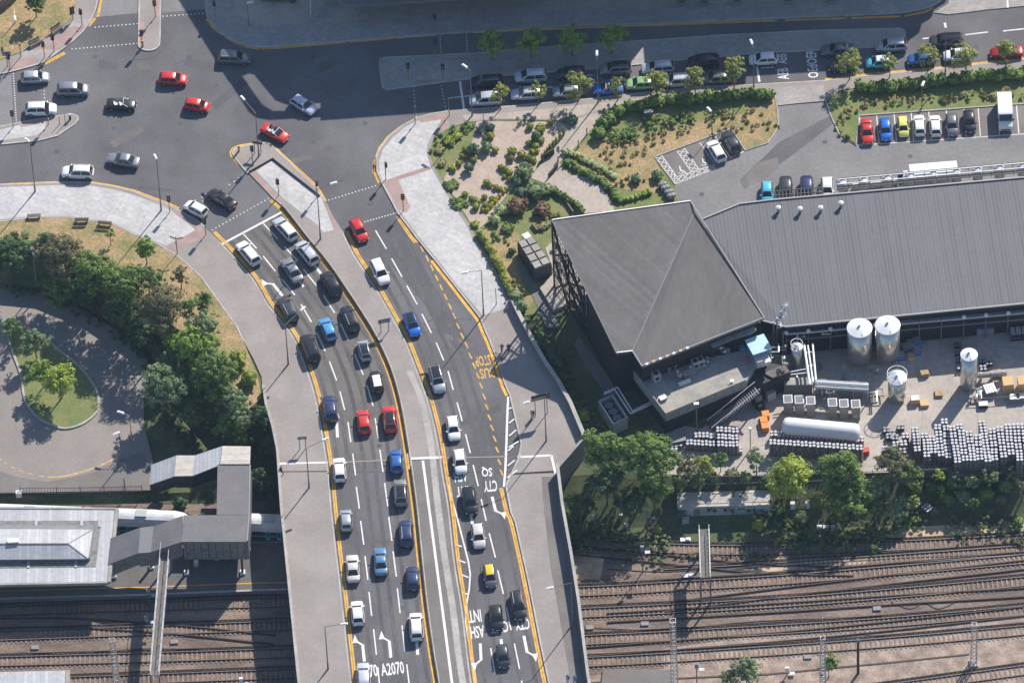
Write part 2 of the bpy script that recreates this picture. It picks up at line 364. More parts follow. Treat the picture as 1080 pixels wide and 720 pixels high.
# ---------------------------------------------------------------- ground heights
RAILZ = -6.4; FORE = -5.2; YARD = -3.0
W_TOP = [(p.x, p.y) for p in UL([(-260, 272), (-100, 262), (0, 262), (60, 268), (110, 288), (160, 322), (200, 360), (232, 396), (262, 432)], 0)]
def itp(tab, x):
    if x <= tab[0][0]: return tab[0][1], 0
    for (x0, y0), (x1, y1) in zip(tab, tab[1:]):
        if x <= x1: return y0+(y1-y0)*(x-x0)/(x1-x0), (y1-y0)/(x1-x0)
    return tab[-1][1], 0
def ln(p, q, z=0):
    a, b = U(*p, z), U(*q, z); k = (b.y-a.y)/(b.x-a.x)
    return lambda x: a.y+(x-a.x)*k
wrail = ln((0, 521), (290, 517), FORE)
eA = ln((600, 335), (1080, 300), 0); eB = ln((620, 410), (1080, 366), YARD)
eC = ln((640, 500), (1080, 492), YARD); eD = ln((640, 556), (1080, 545), RAILZ)
eS = ln((829, 352), (1080, 330), YARD); XSH = U(800, 360, YARD).x
XMID = U(450, 480, 0).x
def lerp(a, b, t): t = max(0, min(1, t)); return a+(b-a)*t
def ground_z(x, y):
    if x < XMID:
        t, s = itp(W_TOP, x); d = (t-y)/math.sqrt(1+s*s)
        if d <= 0: return -0.06
        z = lerp(-0.06, FORE-.35, d/2.9)
        if y < wrail(x): z = lerp(FORE-.35, RAILZ, (wrail(x)-y)/0.8)
        return z
    if x > XSH:
        return -0.06 if y > eS(x)+1 else YARD if y > eC(x) else lerp(YARD, RAILZ, (eC(x)-y)/(eC(x)-eD(x)))
    if y > eA(x): return -0.06
    if y > eB(x): return lerp(-0.06, YARD, (eA(x)-y)/(eA(x)-eB(x)))
    if y > eC(x): return YARD
    if y > eD(x): return lerp(YARD, RAILZ, (eC(x)-y)/(eC(x)-eD(x)))
    return RAILZ
def axis(a, b, step, far):
    v = list(np.arange(a, b+.01, step)); s = step; x = b
    while x < far: s *= 1.5; x += s; v.append(x)
    s = step; x = a; lo = []
    while x > -far: s *= 1.5; x -= s; lo.append(x)
    return lo[::-1]+v
xs = axis(-78, 78, .75, 3500); ys = axis(-68, 66, .75, 3500)
g = MB(); nx = len(xs)
g.v = [(x, y, ground_z(x, y)) for y in ys for x in xs]
g.f = [(j*nx+i, j*nx+i+1, (j+1)*nx+i+1, (j+1)*nx+i) for j in range(len(ys)-1) for i in range(nx-1)]; g.mi = [0]*len(g.f)
struct(g.build('ground', MT['soil'], smooth_=False))

# ---------------------------------------------------------------- carriageway edges (survey readings)
LL = SM([(225, 245), (247, 267.5), (270, 294), (285, 320), (299, 337), (315, 360), (332, 405), (340, 440), (346, 475), (349.5, 500), (352.5, 535), (356, 567), (362.5, 622), (369, 680), (373.5, 720), (384, 800), (404, 950)])
LR = SM([(286, 210.6), (299, 222.5), (322, 252), (345, 280), (367, 312), (382, 335), (395, 357), (410, 390), (420, 425), (427.5, 467), (432.5, 502), (437.5, 540), (442, 585), (448, 640), (455, 690), (460, 720), (472, 800), (494, 950)])
RL = SM([(364, 244), (377, 270), (397, 300), (417, 335), (431, 361), (445, 397), (455, 425), (464, 462), (470, 500), (476, 535), (482, 590), (490, 640), (496, 690), (500, 720), (511, 800), (531, 950)])
RR1 = [(395, 170), (395, 181), (400, 193), (417, 225), (436, 251), (455, 274), (477, 302), (504, 337), (510, 352), (514, 360), (522, 382), (530, 407), (535, 417)]
RR2 = SM([(530, 514), (536, 540), (541, 552), (555, 615), (567, 677), (576, 720), (592, 800), (622, 950)])
NOSE = SM([(260, 182), (247.5, 169), (243, 162), (246, 156), (255, 153), (268, 151), (280, 150), (286, 152), (295, 160), (310, 174), (327.5, 190), (335, 197.5), (344, 212)])
DECK_L = [(257, 360), (268, 380), (276, 398), (277, 412), (280, 432), (287, 455), (292, 480), (294, 510), (296, 540), (304, 620), (314, 720), (322, 800), (340, 950)]
LAWN_E = [(0, 234), (37, 230), (75, 230), (117, 236), (140, 247), (162, 255), (187, 270), (212, 292), (232, 320), (250, 345), (257, 360)]
PAR_E = [(538, 320), (545, 335), (559, 362), (572, 385), (587, 407), (600, 430), (615, 466)]
DECK_R = [(587, 498), (592, 540), (601, 590), (609, 640), (619, 720), (633, 800), (658, 950)]
GARD_W = [(538, 320), (530, 300), (515, 272), (503, 255), (497, 240), (480, 215), (465, 190), (457, 175), (453, 162), (456, 150), (470, 138), (490, 130), (520, 127), (560, 127), (600, 128), (632, 118), (680, 108), (752, 102), (790, 100), (817, 99), (820, 117), (821, 135)]
# one solid road body (embankment with its top surface), then the bridge slab over the railway
plate = [(-420, -330), (-420, 240)]+[(-200, 236)]+LAWN_E+[p for p in DECK_L if 360 < p[1] < 500]+[(293.3, 497)]
plate += [(587, 498)]+[(615, 466)]+PAR_E[::-1][1:]+GARD_W[1:]+[(821, 135), (872, 107), (885, 96), (940, 89), (1035, 80), (1300, 58), (1600, 40), (1600, -330)]
# carpark notch is closed with its own sheet
MB_ = MB(); MB_.prism(UL(plate), -7.4, 0.0)
road = struct(MB_.build('road', [MT['asphalt']]))
deck = [(293.3, 497.3)]+[p for p in DECK_L if p[1] > 500]+[p for p in DECK_R[::-1] if p[1] > 498.5]+[(587.05, 498.3)]
b = MB(); b.prism(UL(deck), -1.5, 0.0)
bridge = struct(b.build('bridge_deck', [MT['asphalt']]))
def overlay(name, pts, z, m, z0=None, kind='structure'):
    b = MB(); w = UL(pts)
    if z0 is None: b.sheet(w, z)
    else: b.prism(w, z0, z)
    o = b.build(name, m); o['kind'] = kind; return o
# left carriageway is older, browner asphalt; the bridge part is darker
top_l = [p for p in LL if p[1] < 492]; top_r = [p for p in LR if p[1] < 486]
overlay('road_surface_brown', [(236, 256)]+top_l[1:]+[(349, 490)]+[(431, 484)]+top_r[::-1][:-1]+[(299, 221)], 0.004, MT['asphalt_brown'])
def resamp(pts, n):
    d = [0]
    for a, c in zip(pts, pts[1:]): d.append(d[-1]+math.hypot(c[0]-a[0], c[1]-a[1]))
    out = []
    for i in range(n):
        t = d[-1]*i/(n-1); k = 0
        while k < len(d)-2 and d[k+1] < t: k += 1
        f = (t-d[k])/(d[k+1]-d[k]); out.append((pts[k][0]+(pts[k+1][0]-pts[k][0])*f, pts[k][1]+(pts[k+1][1]-pts[k][1])*f))
    return out
MT['wear'] = mat('tyre_wear', (0.092, 0.088, 0.088), 0.8, var=0.25, scale=0.35, scale2=4, stretch=(0.0, (1, .25, 1)))
eL = resamp([(236, 257)]+[p for p in LL if p[1] > 262], 70); eR = resamp([(299, 223)]+[p for p in LR if p[1] > 226], 70)
e3 = resamp([p for p in RL if p[1] > 244], 60); e4 = resamp([(440, 253), (465, 303), (483, 343), (500, 385), (513, 429), (521, 462), (529, 498)]+[p for p in RR2 if p[1] > 510], 60)
def wear(A, B, fr):
    b = MB()
    for f in fr: b.strip(UL([(p[0]+(q[0]-p[0])*f, p[1]+(q[1]-p[1])*f) for p, q in zip(A, B)]), -.28, .28, 0.0065)
    struct(b.build('tyre_wear', MT['wear']))
wear(eL, eR, [(k+u)/3 for k in range(3) for u in (.30, .72)]); wear(e3, e4, [(k+u)/2 for k in range(2) for u in (.30, .72)])
rp = random.Random(5)
for i, (x, y) in enumerate([(120, 135), (60, 160), (228, 90), (270, 112), (330, 150), (360, 190), (200, 60), (190, 130), (300, 160), (245, 190), (150, 190), (385, 130), (330, 60), (420, 60), (100, 60), (390, 215), (470, 350), (430, 270), (372, 560), (400, 470), (425, 640), (520, 560), (490, 430), (440, 310), (340, 420), (700, 75), (860, 45), (900, 60), (1030, 50), (560, 90), (850, 190), (960, 165), (740, 205), (870, 150)]):
    p = U(x, y); b = MB(); b.lathe([(.36, -.01), (.36, 0.0)], p.x, p.y, 0.0275 if x > 735 and y > 140 else .0115, 14); struct(b.build('manhole_cover', MT['asphalt_dark']))
    if i % 2 == 0 and not (x > 735 and y > 140): b = MB(); q = U(x+14, y+9); b.box(q.x, q.y, -.01, rp.uniform(2, 7), rp.uniform(.5, 1.6), .0155, rp.uniform(-.5, .9)); struct(b.build('road_repair', MT['asphalt_dark' if i % 4 else 'asphalt_brown']))
MT['tar'] = mat('tar_seal', (0.045, 0.045, 0.05), .7)
for k in range(26):
    x, y = rp.choice([(rp.uniform(60, 380), rp.uniform(60, 200)), (rp.uniform(300, 700), rp.uniform(60, 100)), (rp.uniform(400, 500), rp.uniform(260, 420))]); a = rp.uniform(-.5, .5); P_ = [(x, y)]
    for i in range(rp.randint(3, 8)): a += rp.uniform(-.5, .5); x += 9*math.cos(a); y += 6*math.sin(a); P_.append((x, y))
    b = MB(); b.strip(UL(P_), -.035, .035, 0.0035); struct(b.build('crack_sealing', MT['tar']))
# ---- pavements (raised 0.12 m)
def pavement(name, pts, m, z=0.12, z0=-0.02): return overlay(name, pts, z, m, z0)
L_PAVE = [(-420, 195), (0, 196), (20, 195.5), (60, 194), (95, 194), (120, 198), (140, 203), (160, 211), (178, 218), (190, 224), (205, 232), (215, 240)]
LLk = [(a-2.5, b_+1) for a, b_ in LL if b_ > 250]
pavement('pavement_west', L_PAVE+[(222, 246)]+[p for p in LLk if p[1] < 496]+[(347.5, 497), (294, 497.2)]+[p for p in DECK_L[::-1] if p[1] < 495]+LAWN_E[::-1][1:]+[(-200, 236), (-420, 240)], MT['footway'])
pavement('pavement_west_bridge', [(347.6, 498.0)]+[p for p in LLk if p[1] > 499]+[p for p in DECK_L[::-1] if p[1] > 500]+[(294.1, 498.2)], MT['footway'])
LRk = [(a+2, b_-1) for a, b_ in LR]; RLk = [(a-2.5, b_+.5) for a, b_ in RL]
NK = [(a, b_) for a, b_ in SM([(262, 182.5), (250.5, 169), (246.5, 162), (249, 158), (256, 155.5), (268, 153.5), (280, 152.3), (285, 154), (293.5, 162), (308, 176), (325, 192), (332.5, 199.5), (342, 214)])]
up_l = [p for p in LRk if p[1] < 484]; up_r = [p for p in RLk if p[1] < 482]
pavement('median', NK+up_r+[(466.5, 483), (432.3, 485)]+up_l[::-1], MT['footway'])
pavement('median_bridge', [(466.6, 484)]+[p for p in RLk if p[1] > 485]+[p for p in LRk[::-1] if p[1] > 487]+[(432.5, 486)], MT['footway_dark'])
# pale slab areas
overlay('paving', [(-300, 198), (0, 198), (60, 196), (95, 196.5), (120, 200.5), (140, 206), (160, 213.5), (175, 219), (207, 243), (175, 260)]+[(162, 254), (140, 245.5), (117, 234.8), (75, 228.8), (37, 228.6), (0, 232), (-300, 236)], 0.125, MT['slab'])
overlay('tactile_paving', [(181, 222), (190, 226), (205, 234), (213, 241), (216, 246), (218, 250), (176, 268), (173, 262), (207, 243.5)], 0.125, MT['tactile'])
overlay('paving', [(270, 181), (287, 170), (340, 210), (352, 243), (341, 246), (335, 238), (300, 211)], 0.125, MT['slab'])
overlay('tactile_paving', [(263, 183), (269.4, 181.6), (299, 212), (290, 212)], 0.125, MT['tactile'])
overlay('tactile_paving', [(341, 211), (346, 217), (356, 240), (352.6, 242.5), (340.6, 213)], 0.125, MT['tactile'])
overlay('median_strip_pale', [(428, 392), (435, 391), (444, 411), (451, 432), (456, 458), (459.5, 482), (465, 530), (472, 585), (481, 640), (487, 690), (492, 722), (508, 830), (500, 830), (485, 722), (480, 690), (474, 640), (465, 585), (458, 530), (453, 482), (449, 458), (444, 432), (438, 413)], 0.130, MT['concrete'])
# east pavement
E_IN = [(549, 468), (546, 484), (533, 512)]
kerbE = [(474, 117), (455, 120), (440, 124), (425, 132), (410, 144), (400, 157), (396, 166), (397, 170), (397, 181), (402, 193), (419, 225), (438, 250.5), (457, 273.5), (479, 301.5), (506, 336), (512, 351.5), (516, 360), (524, 381.5), (532, 406), (537, 417)]+E_IN
TOPK = [(490, 116), (540, 112), (625, 104), (660, 100), (742, 91.5), (785, 90), (810, 88.5), (872, 85), (910, 80.5), (985, 73.5), (1080, 63), (1300, 40), (1600, 10)]
TOPS = [(1600, 40), (1300, 58), (1035, 80), (940, 89), (885, 96), (872, 107)]
pavement('pavement_east', kerbE[::-1]+TOPK+TOPS+[(820, 111.5)]+GARD_W[::-1][2:]+PAR_E[1:]+[(587, 496.5), (537, 499.5)], MT['footway'])
pavement('pavement_east_bridge', [(533, 514), (538, 540), (543, 552), (557, 615), (569, 677), (578, 720), (594, 800), (624, 950)]+DECK_R[::-1][:-1]+[(587.2, 499), (537, 501.5), (533.2, 512.5)], MT['footway'])
overlay('pavement_strip', [(574, 540), (581, 600), (590, 650), (602, 720), (618, 800), (640, 950), (656, 950), (631, 800), (617, 720), (607, 640), (599, 590), (590, 540), (586.5, 503), (571, 503)], 0.126, MT['footway_dark'])
overlay('paving', [(438, 129), (448, 126), (466, 127), (456, 143), (451, 152), (450, 162), (454, 176), (463, 192), (478, 217), (494, 242), (500, 257), (512, 274), (525, 298), (534, 316), (537, 325), (509, 333)]+[(481, 300), (459, 271), (440, 248), (421, 222), (411, 206), (404, 192), (400, 182), (400, 170), (404, 158), (414, 146), (428, 134)], 0.125, MT['slab'])
overlay('tactile_paving', [(404, 191.5), (470, 170), (452.7, 176), (454, 179.5), (420, 190.5), (426, 204), (433, 219), (428, 225), (421, 221.7), (411, 205)], 0.129, MT['tactile'])
overlay('tactile_paving', [(441, 125.5), (470, 119.5), (474, 133), (470, 138), (466, 140), (466, 126.6), (444, 130)], 0.129, MT['tactile'])
overlay('paving', [(486, 122), (540, 119), (625, 110), (742, 98), (812, 94), (812, 98), (752, 100.5), (680, 106.5), (632, 116.5), (600, 126.5), (560, 125.8), (520, 125.8), (492, 128)], 0.125, MT['path'])
overlay('paving', [(818, 93), (868, 90), (872, 106), (821, 112)], 0.125, MT['slab_b'])
# bus-stop hatching
# north pavement and island
N_P = SM([(218, -30), (218, 0), (219, 16), (226, 27), (235, 36), (248, 43.5), (262, 48), (275, 49.5), (300, 48), (340, 45), (380, 42), (460, 36), (540, 31), (620, 26.5), (700, 24.5), (800, 20), (900, 16), (950, 13.5), (975, 9), (990, 2), (996, -6), (1002, -30)])
pavement('pavement_north', N_P, MT['slab_b'])
overlay('plaza', [(250, -30), (245, 0), (249, 14), (262, 24), (285, 28), (330, 25), (420, 20), (600, 10), (900, 0), (960, -8), (960, -30)], 0.125, MT['path'])
overlay('plaza_band', [(350, -4), (362, 8), (345, 25), (322, 26), (340, 8)], 0.13, MT['slab_b'])
pavement('pavement_north_east', [(1000, 16), (985, 14), (1000, 5), (1010, -30), (1600, -60), (1600, -20), (1080, 7), (1040, 11)], MT['slab_b'])
ISL = [(401, 66), (402, 63), (406, 62), (460, 59.5), (500, 57.5), (560, 52), (660, 45.5), (760, 38.5), (860, 33.5), (950, 31.5), (953, 33), (955, 46), (930, 49.5), (880, 52), (800, 56), (700, 65), (620, 73), (540, 79), (490, 83.5), (440, 90), (407, 94.5), (404, 92)]
pavement('island_north', ISL, MT['slab_b'])
overlay('tactile_paving', [(465, 61.5), (494, 59.5), (494, 63), (466, 65)], 0.125, MT['tactile'])
overlay('tactile_paving', [(437, 86), (463, 83.5), (463, 87), (437, 89.5)], 0.125, MT['tactile'])
pavement('island_west', [(-400, 143), (0, 135), (20, 130.5), (60, 124), (76, 121.5), (81, 123.5), (82, 126), (78, 131), (60, 143), (40, 148), (0, 152), (-400, 160)], MT['footway'])
overlay('paving', [(-300, 141), (0, 137.5), (20, 133), (48, 128.5), (48, 137), (38, 143.5), (0, 149), (-300, 155)], 0.125, MT['slab'])
overlay('tactile_paving', [(20, 131.5), (47, 127), (47, 130.5), (22, 135)], 0.13, MT['tactile'])
pavement('island_centre', SM([(146, -30), (146, 10), (145.5, 45), (147, 51), (153, 54), (162, 53.5), (168, 49), (169.5, 40), (170, 10), (171, -30)]), MT['footway'])
overlay('tactile_paving', [(147.5, 24), (152, 24), (152.5, 48), (148.5, 47)], 0.125, MT['tactile'])
overlay('tactile_paving', [(163, -8), (169, -8), (168.5, 18), (163, 18)], 0.125, MT['tactile'])
# north-west corner pavement + lawn
NW = SM([(-60, 90), (0, 79), (12, 76.5), (25, 73), (45, 67), (60, 57), (75, 46), (88, 34), (96, 22), (103, 5), (108, -30)])
pavement('pavement_north_west', NW+[(-60, -60)], MT['footway'])
NWL = [(-60, 62), (0, 64), (22, 56), (40, 46), (60, 33), (76, 21), (80, 10), (84, -30)]
overlay('lawn', NWL+[(-60, -60)], 0.20, MT['dry_grass'], 0.0)
overlay('tactile_paving', [(12, 74), (16, 64), (45, 58), (42, 65), (28, 71)], 0.126, MT['tactile'])
overlay('tactile_paving', [(34, 52), (60, 38), (71, 30), (92, 29), (86, 35.5), (72, 47), (58, 54), (40, 56)], 0.126, MT['tactile'])
overlay('paving', [(23, 55), (36, 53.5), (48, 53), (66, 53), (56, 58), (44, 66), (40, 66), (42, 61), (20, 63)], 0.131, MT['slab_b'])
overlay('paving', [(77, 22), (95, 21), (91, 29), (72, 30)], 0.131, MT['slab_b'])
overlay('road_surface_pale', [(104, 8), (108, -30), (145, -30), (145.4, 14), (98, 18.5)], 0.004, MT['asphalt_park'])
overlay('road_surface_pale', [(171.5, -30), (217, -30), (218, 10), (171, 13.5)], 0.004, MT['asphalt_park'])
overlay('road_surface_pale', [(-300, 95), (0, 84), (12, 78), (14.5, 132), (0, 134.5), (-300, 141)], 0.004, MT['asphalt_park'])
# lawns west
overlay('lawn', LAWN_E+[(272, 398), (276, 420), (262, 432), (232, 396), (200, 360), (160, 322), (110, 288), (60, 268), (0, 262), (-60, 262), (-60, 236)], 0.10, MT['dry_grass'], -0.3)
# repairs and older patches in the asphalt
for pts in ([(146, 66), (156, 66), (158, 73), (147, 74)],):
    overlay('road_patch', pts, 0.003, MT['asphalt_brown'])
overlay('road_patch', [(375, 240), (410, 228), (470, 320), (500, 365), (480, 368), (440, 310)], 0.003, MT['asphalt_dark'])
# ---------------------------------------------------------------- kerbs
def kerb(pts, side=1, w=0.22, z=0.14):
    w_ = UL(pts); b = MB()
    b.wall(w_, 0, side*w, 0.0, z); o = b.build('kerb', MT['kerb']); return struct(o)
def wk(pts, a, b_): return [p for p in pts if a <= p[1] <= b_]
kerb(L_PAVE, 1); kerb(LLk, -1); kerb(NK, 1); kerb(LRk, 1); kerb(RLk, -1)
kerb([p for p in kerbE], 1); kerb([(533, 514), (538, 540), (543, 552), (557, 615), (569, 677), (578, 720), (594, 800), (624, 950)], 1)
kerb(TOPK, -1); kerb(N_P, -1); kerb(ISL+[ISL[0]], 1); kerb(NW, 1)
kerb([(0, 135), (20, 130.5), (60, 124), (76, 121.5), (81, 123.5), (82, 126), (78, 131), (60, 143), (40, 148), (0, 152)], 1)
kerb(SM([(146, -30), (146, 10), (145.5, 45), (147, 51), (153, 54), (162, 53.5), (168, 49), (169.5, 40), (170, 10), (171, -30)]), 1)
b = MB(); b.strip(UL([(-300, 236), (0, 234)]+LAWN_E[1:]), -0.1, 0.1, 0.135); struct(b.build('lawn_edging', MT['kerb']))
# ---------------------------------------------------------------- road markings
def lines(name, segs, w, m, z=0.008, onz=0.0):
    b = MB()
    for s in segs:
        p = UL(s, onz); q = [Vector((a.x, a.y, 0)) for a in p]
        b.strip(q, -w/2, w/2, onz+z)
    return struct(b.build(name, m))
def double_yellow(pts, side=1, off=0.32):
    b = MB(); w = UL(pts)
    for d in (off, off+0.28): b.strip(w, side*(d-0.11), side*(d+0.11), 0.009)
    return struct(b.build('yellow_lines', MT['yellow']))
double_yellow(LL, 1, 0.02); double_yellow([p for p in LR], -1, -0.02); double_yellow(NOSE, -1, 0.0); double_yellow(RL, 1, 0.02)
double_yellow([(395, 170), (395, 181), (400, 193)], 1, -0.1); double_yellow([(394, 182), (396, 170), (400, 157), (410, 144), (425, 132.5)], -1, -0.1)
double_yellow([(421, 228), (436, 250), (440, 255)], -1, 0.12)
lines('yellow_line', [[(455, 275), (477, 303), (504, 338), (510, 353), (514, 361), (522, 383), (530, 408), (534.5, 417)]], 0.42, MT['yellow'])
double_yellow(RR2, -1, 0.05)
double_yellow([(0, 196), (20, 195), (60, 193.5), (95, 193.5), (120, 197.5), (140, 202), (160, 209.5), (178, 216.5), (188, 221)], 1, 0.0)
double_yellow([(94, 28), (101, 19.5)], 1, 0.0); double_yellow([(48, 68), (69, 56.5)], 1, 0.0)
lines('yellow_line', [[(103, 18), (111, -20)]], 0.35, MT['yellow'])
lines('yellow_line', [[(218, 20), (225, 30), (235, 37.5)], [(237, 38.5), (248, 45.5), (262, 50), (274, 51.5)], [(276, 51.5), (300, 50.3), (340, 47), (366, 44.8)], [(368, 44.6), (416, 40.5)], [(418, 40.3), (460, 37)],
      [(499, 34.5), (540, 32.5), (556, 32)], [(559, 31.8), (650, 28)], [(654, 27.8), (700, 26.5), (820, 22)], [(828, 21.7), (893, 19.5)], [(898, 19.3), (950, 17.5)], [(954, 17.3), (975, 13), (984, 8.5)]], 0.34, MT['yellow'])
lines('yellow_line', [[(484, 117.3), (540, 113.3), (625, 105.3), (660, 101.5), (742, 92.5), (783, 90)], [(870, 84), (910, 79), (985, 72), (1080, 61.5), (1300, 38)]], 0.34, MT['yellow'], z=0.012)
D1 = [((256, 246), (270.6, 262)), ((277.5, 270), (290.5, 286)), ((297, 294), (311, 311)), ((317.5, 321), (328.5, 339.5)), ((334, 350.6), (343, 370)), ((347.5, 381), (355, 401)), ((358.5, 412.5), (363.5, 432)), ((367, 445), (370, 466)), ((372, 478), (375, 501)), ((375.8, 513), (379, 536)), ((380.3, 549), (383.7, 574)), ((385, 586), (388, 611)), ((389.2, 624), (392, 649)), ((394, 663), (397, 690)), ((398.5, 703), (401, 730))]
D2 = [((277, 235), (293, 252)), ((300, 260), (314, 275)), ((320, 284), (334.5, 302)), ((341, 311), (353, 330)), ((359, 341), (367.5, 359)), ((374, 373), (383, 395)), ((387, 406), (393.5, 428)), ((395.6, 440.6), (399, 462)), ((400.6, 474), (404, 497.5)), ((405.6, 509), (409, 533.5)), ((410, 545), (413.4, 570)), ((414.5, 581), (418, 607.5)), ((419, 620), (422, 646)), ((424, 659), (427, 686.5)), ((429, 700), (432, 725))]
D3 = [((396, 243), (407.5, 262.5)), ((413, 272.5), (424, 292)), ((429, 301), (440, 321)), ((445, 331), (455, 351)), ((460, 361), (468, 380)), ((472.5, 391), (478, 411)), ((482, 424), (487.5, 444)), ((491, 457.5), (496, 477.5)), ((499, 490), (504.5, 512.5)), ((507.5, 526), (512.8, 549)), ((516, 562), (522.5, 587.5)), ((525, 601), (531, 626)), ((534, 640), (539, 664)), ((542.5, 678), (548, 705)), ((550, 717), (555, 740))]
D4 = [((517.5, 683), (522, 710)), ((524, 722), (528, 745))]
lines('lane_dashes', D1+D2+D3+D4, 0.17, MT['white'])
lines('stop_line', [((233, 258), (299, 222.8))], 0.32, MT['white'])
lines('edge_line', [[(536, 418), (535, 440), (534, 470), (533, 495), (531.5, 513)]], 0.3, MT['white'], z=0.012)
lines('hatching', [((537, 431), (539.5, 429.5)), ((537, 446), (542.5, 441.5)), ((537, 459.5), (544.5, 453)), ((536.5, 471.5), (547, 465)), ((536, 475), (541.5, 470)), ((545.8, 482), (549, 479)), ((535.5, 491), (543, 485)), ((535, 503.5), (545.5, 495.5))], 0.2, MT['white'], z=0.0, onz=0.135)
lines('edge_line', [[(472.5, 511), (482, 545), (489, 572), (494, 592), (496, 605), (495, 620), (491.5, 640), (491, 655), (495, 680), (501, 722), (504, 745)]], 0.2, MT['white'])
lines('hatching', [((477, 542), (479, 542.5)), ((481, 574), (487, 576)), ((483, 590), (491, 593)), ((485.5, 605), (494, 608.5)), ((488, 624), (493.5, 626.5))], 0.2, MT['white'], z=0.007)
BAY = [(439, 253), (445, 262.5), (450.6, 272.5), (455.6, 282.5), (460.6, 293), (465.4, 303), (470, 313), (474.6, 323), (479, 333), (483, 343.5), (487.5, 354), (492, 364), (496, 375), (500, 385.5), (504, 396), (507.4, 406.6), (510.6, 418), (513.5, 429), (516.2, 440), (519, 451), (521.7, 462.5), (524.3, 474), (526.8, 487), (529, 498)]
lines('bus_bay_dashes', [((a-1.5, c-3), (a+1.5, c+3)) for a, c in BAY], 0.20, MT['yellow'])
lines('lane_line', [((475, 103.5), (497, 101)), ((507, 99), (517, 98.2)), ((555, 96.2), (563, 95.5)), ((575, 92.6), (583, 92)), ((617, 80), (625, 79.3)), ((619, 88), (631, 87)), ((661, 84.7), (668, 84)), ((803, 72), (816, 71))], 0.16, MT['white'])
lines('lane_line', [((973, 41), (983, 40)), ((1018, 37), (1042, 34)), ((1058, 33), (1090, 29.5))], 0.2, MT['white'])
lines('stop_line', [((485, 86), (489.5, 116)), ((797.5, 66), (801, 86.5))], 0.3, MT['white'], z=0.013)
lines('give_way_dashes', [((986+7*i, 13.6-0.66*i), (990.4+7*i, 13.2-0.66*i)) for i in range(11)]+[((1064+8*i, 7.6-0.5*i), (1069+8*i, 7.2-0.5*i)) for i in range(4)]+[((1064+8*i, 4.6-0.5*i), (1069+8*i, 4.2-0.5*i)) for i in range(4)], 0.34, MT['white'], z=0.01)
lines('edge_line', [((1062, -4), (1063, 9))], 0.25, MT['white'], z=0.13)
def studs(pairs, n, sz=0.17):
    b = MB()
    for (p, q), k in zip(pairs, n):
        a, c = U(*p), U(*q); rz = math.atan2(c.y-a.y, c.x-a.x)
        for i in range(k):
            t = i/(k-1); m_ = a.lerp(c, t); b.box(m_.x, m_.y, 0.0, sz, sz, 0.012, rz)
    return struct(b.build('crossing_studs', MT['white']))
studs([((100.5, 29), (145, 25.3)), ((76, 52), (145, 46)), ((172, 17.5), (218, 14)), ((14, 78), (17.5, 132)), ((46, 78), (47, 107)), ((224, 242.5), (283, 209.5)), ((242, 195), (262, 180.5)), ((213, 208), (214, 212)), ((347, 211), (396, 196)), ((385, 234), (418, 224.5)),
       ((436, 92), (439, 123)), ((465, 87), (470, 116)), ((464, 36), (465, 58)), ((492, 35), (493, 57))], [12, 18, 12, 22, 9, 17, 5, 2, 15, 12, 9, 9, 9, 9])
def text_mark(s, px, py, dx, dy, wpx, hpx, m, name='road_lettering', z=0.010):
    cu = bpy.data.curves.new('lettering', 'FONT'); cu.body = s; cu.align_x = 'LEFT'; cu.resolution_u = 2; cu.offset = 0.018
    to = bpy.data.objects.new('lettering', cu); COL.objects.link(to)
    bpy.context.view_layer.update()
    me = bpy.data.meshes.new_from_object(to.evaluated_get(bpy.context.evaluated_depsgraph_get()))
    bpy.data.objects.remove(to); n = len(me.vertices)
    co = np.empty(n*3); me.vertices.foreach_get('co', co); co = co.reshape(-1, 3)
    lo, hi = co.min(0), co.max(0)
    c = U(px, py); e = U(px+dx, py+dy); X = Vector((e.x-c.x, e.y-c.y)); X.normalize(); Y = Vector((-X.y, X.x))
    e2 = U(px+dx*wpx/math.hypot(dx, dy), py+dy*wpx/math.hypot(dx, dy)); Wm = (e2-c).length
    # height in metres: measured along the letter-up direction in the picture
    f = U(px, py+1); a = Vector((c.x-f.x, c.y-f.y)).length
    px1 = U(px+1, py); bx = (px1-c).length
    k = abs(Y.y)*a+abs(Y.x)*bx; Hm = hpx*k
    u = (co[:, 0]-(lo[0]+hi[0])/2)/(hi[0]-lo[0])*Wm; v = (co[:, 1]-(lo[1]+hi[1])/2)/(hi[1]-lo[1])*Hm
    co[:, 0] = c.x+X.x*u+Y.x*v; co[:, 1] = c.y+X.y*u+Y.y*v; co[:, 2] = z
    me.vertices.foreach_set('co', co.ravel()); me.materials.clear(); me.materials.append(m); me.update()
    o = bpy.data.objects.new(name, me); COL.objects.link(o); return struct(o)
text_mark('STOP', 509.3, 380.2, -1, 0.14, 16.5, 10, MT['yellow']); text_mark('BUS', 513.8, 393.3, -1, 0.14, 15.5, 10, MT['yellow'])
text_mark('SQ', 513.5, 497, -1, 0.07, 11, 10.5, MT['white']); text_mark('CTY', 517.3, 512.4, -1, 0.07, 14, 11.5, MT['white'])
text_mark('ASH', 486, 502.5, -1, 0.1, 13.5, 10.5, MT['white']); text_mark('INT', 488, 518, -1, 0.1, 13, 10.5, MT['white'])
text_mark('INT', 500.8, 649.3, -1, 0.1, 13.5, 12.5, MT['white']); text_mark('ASH', 503.5, 666, -1, 0.1, 14.5, 12.5, MT['white'])
text_mark('CNT', 527, 661, -1, 0.1, 18, 11.5, MT['white']); text_mark('CTY', 551, 657.8, -1, 0.1, 15, 11.5, MT['white'])
text_mark('A2070', 413.9, 704.6, 1, -0.12, 24.5, 12.5, MT['white']); text_mark('A2070', 386, 707.6, 1, -0.12, 24.5, 12.5, MT['white'])
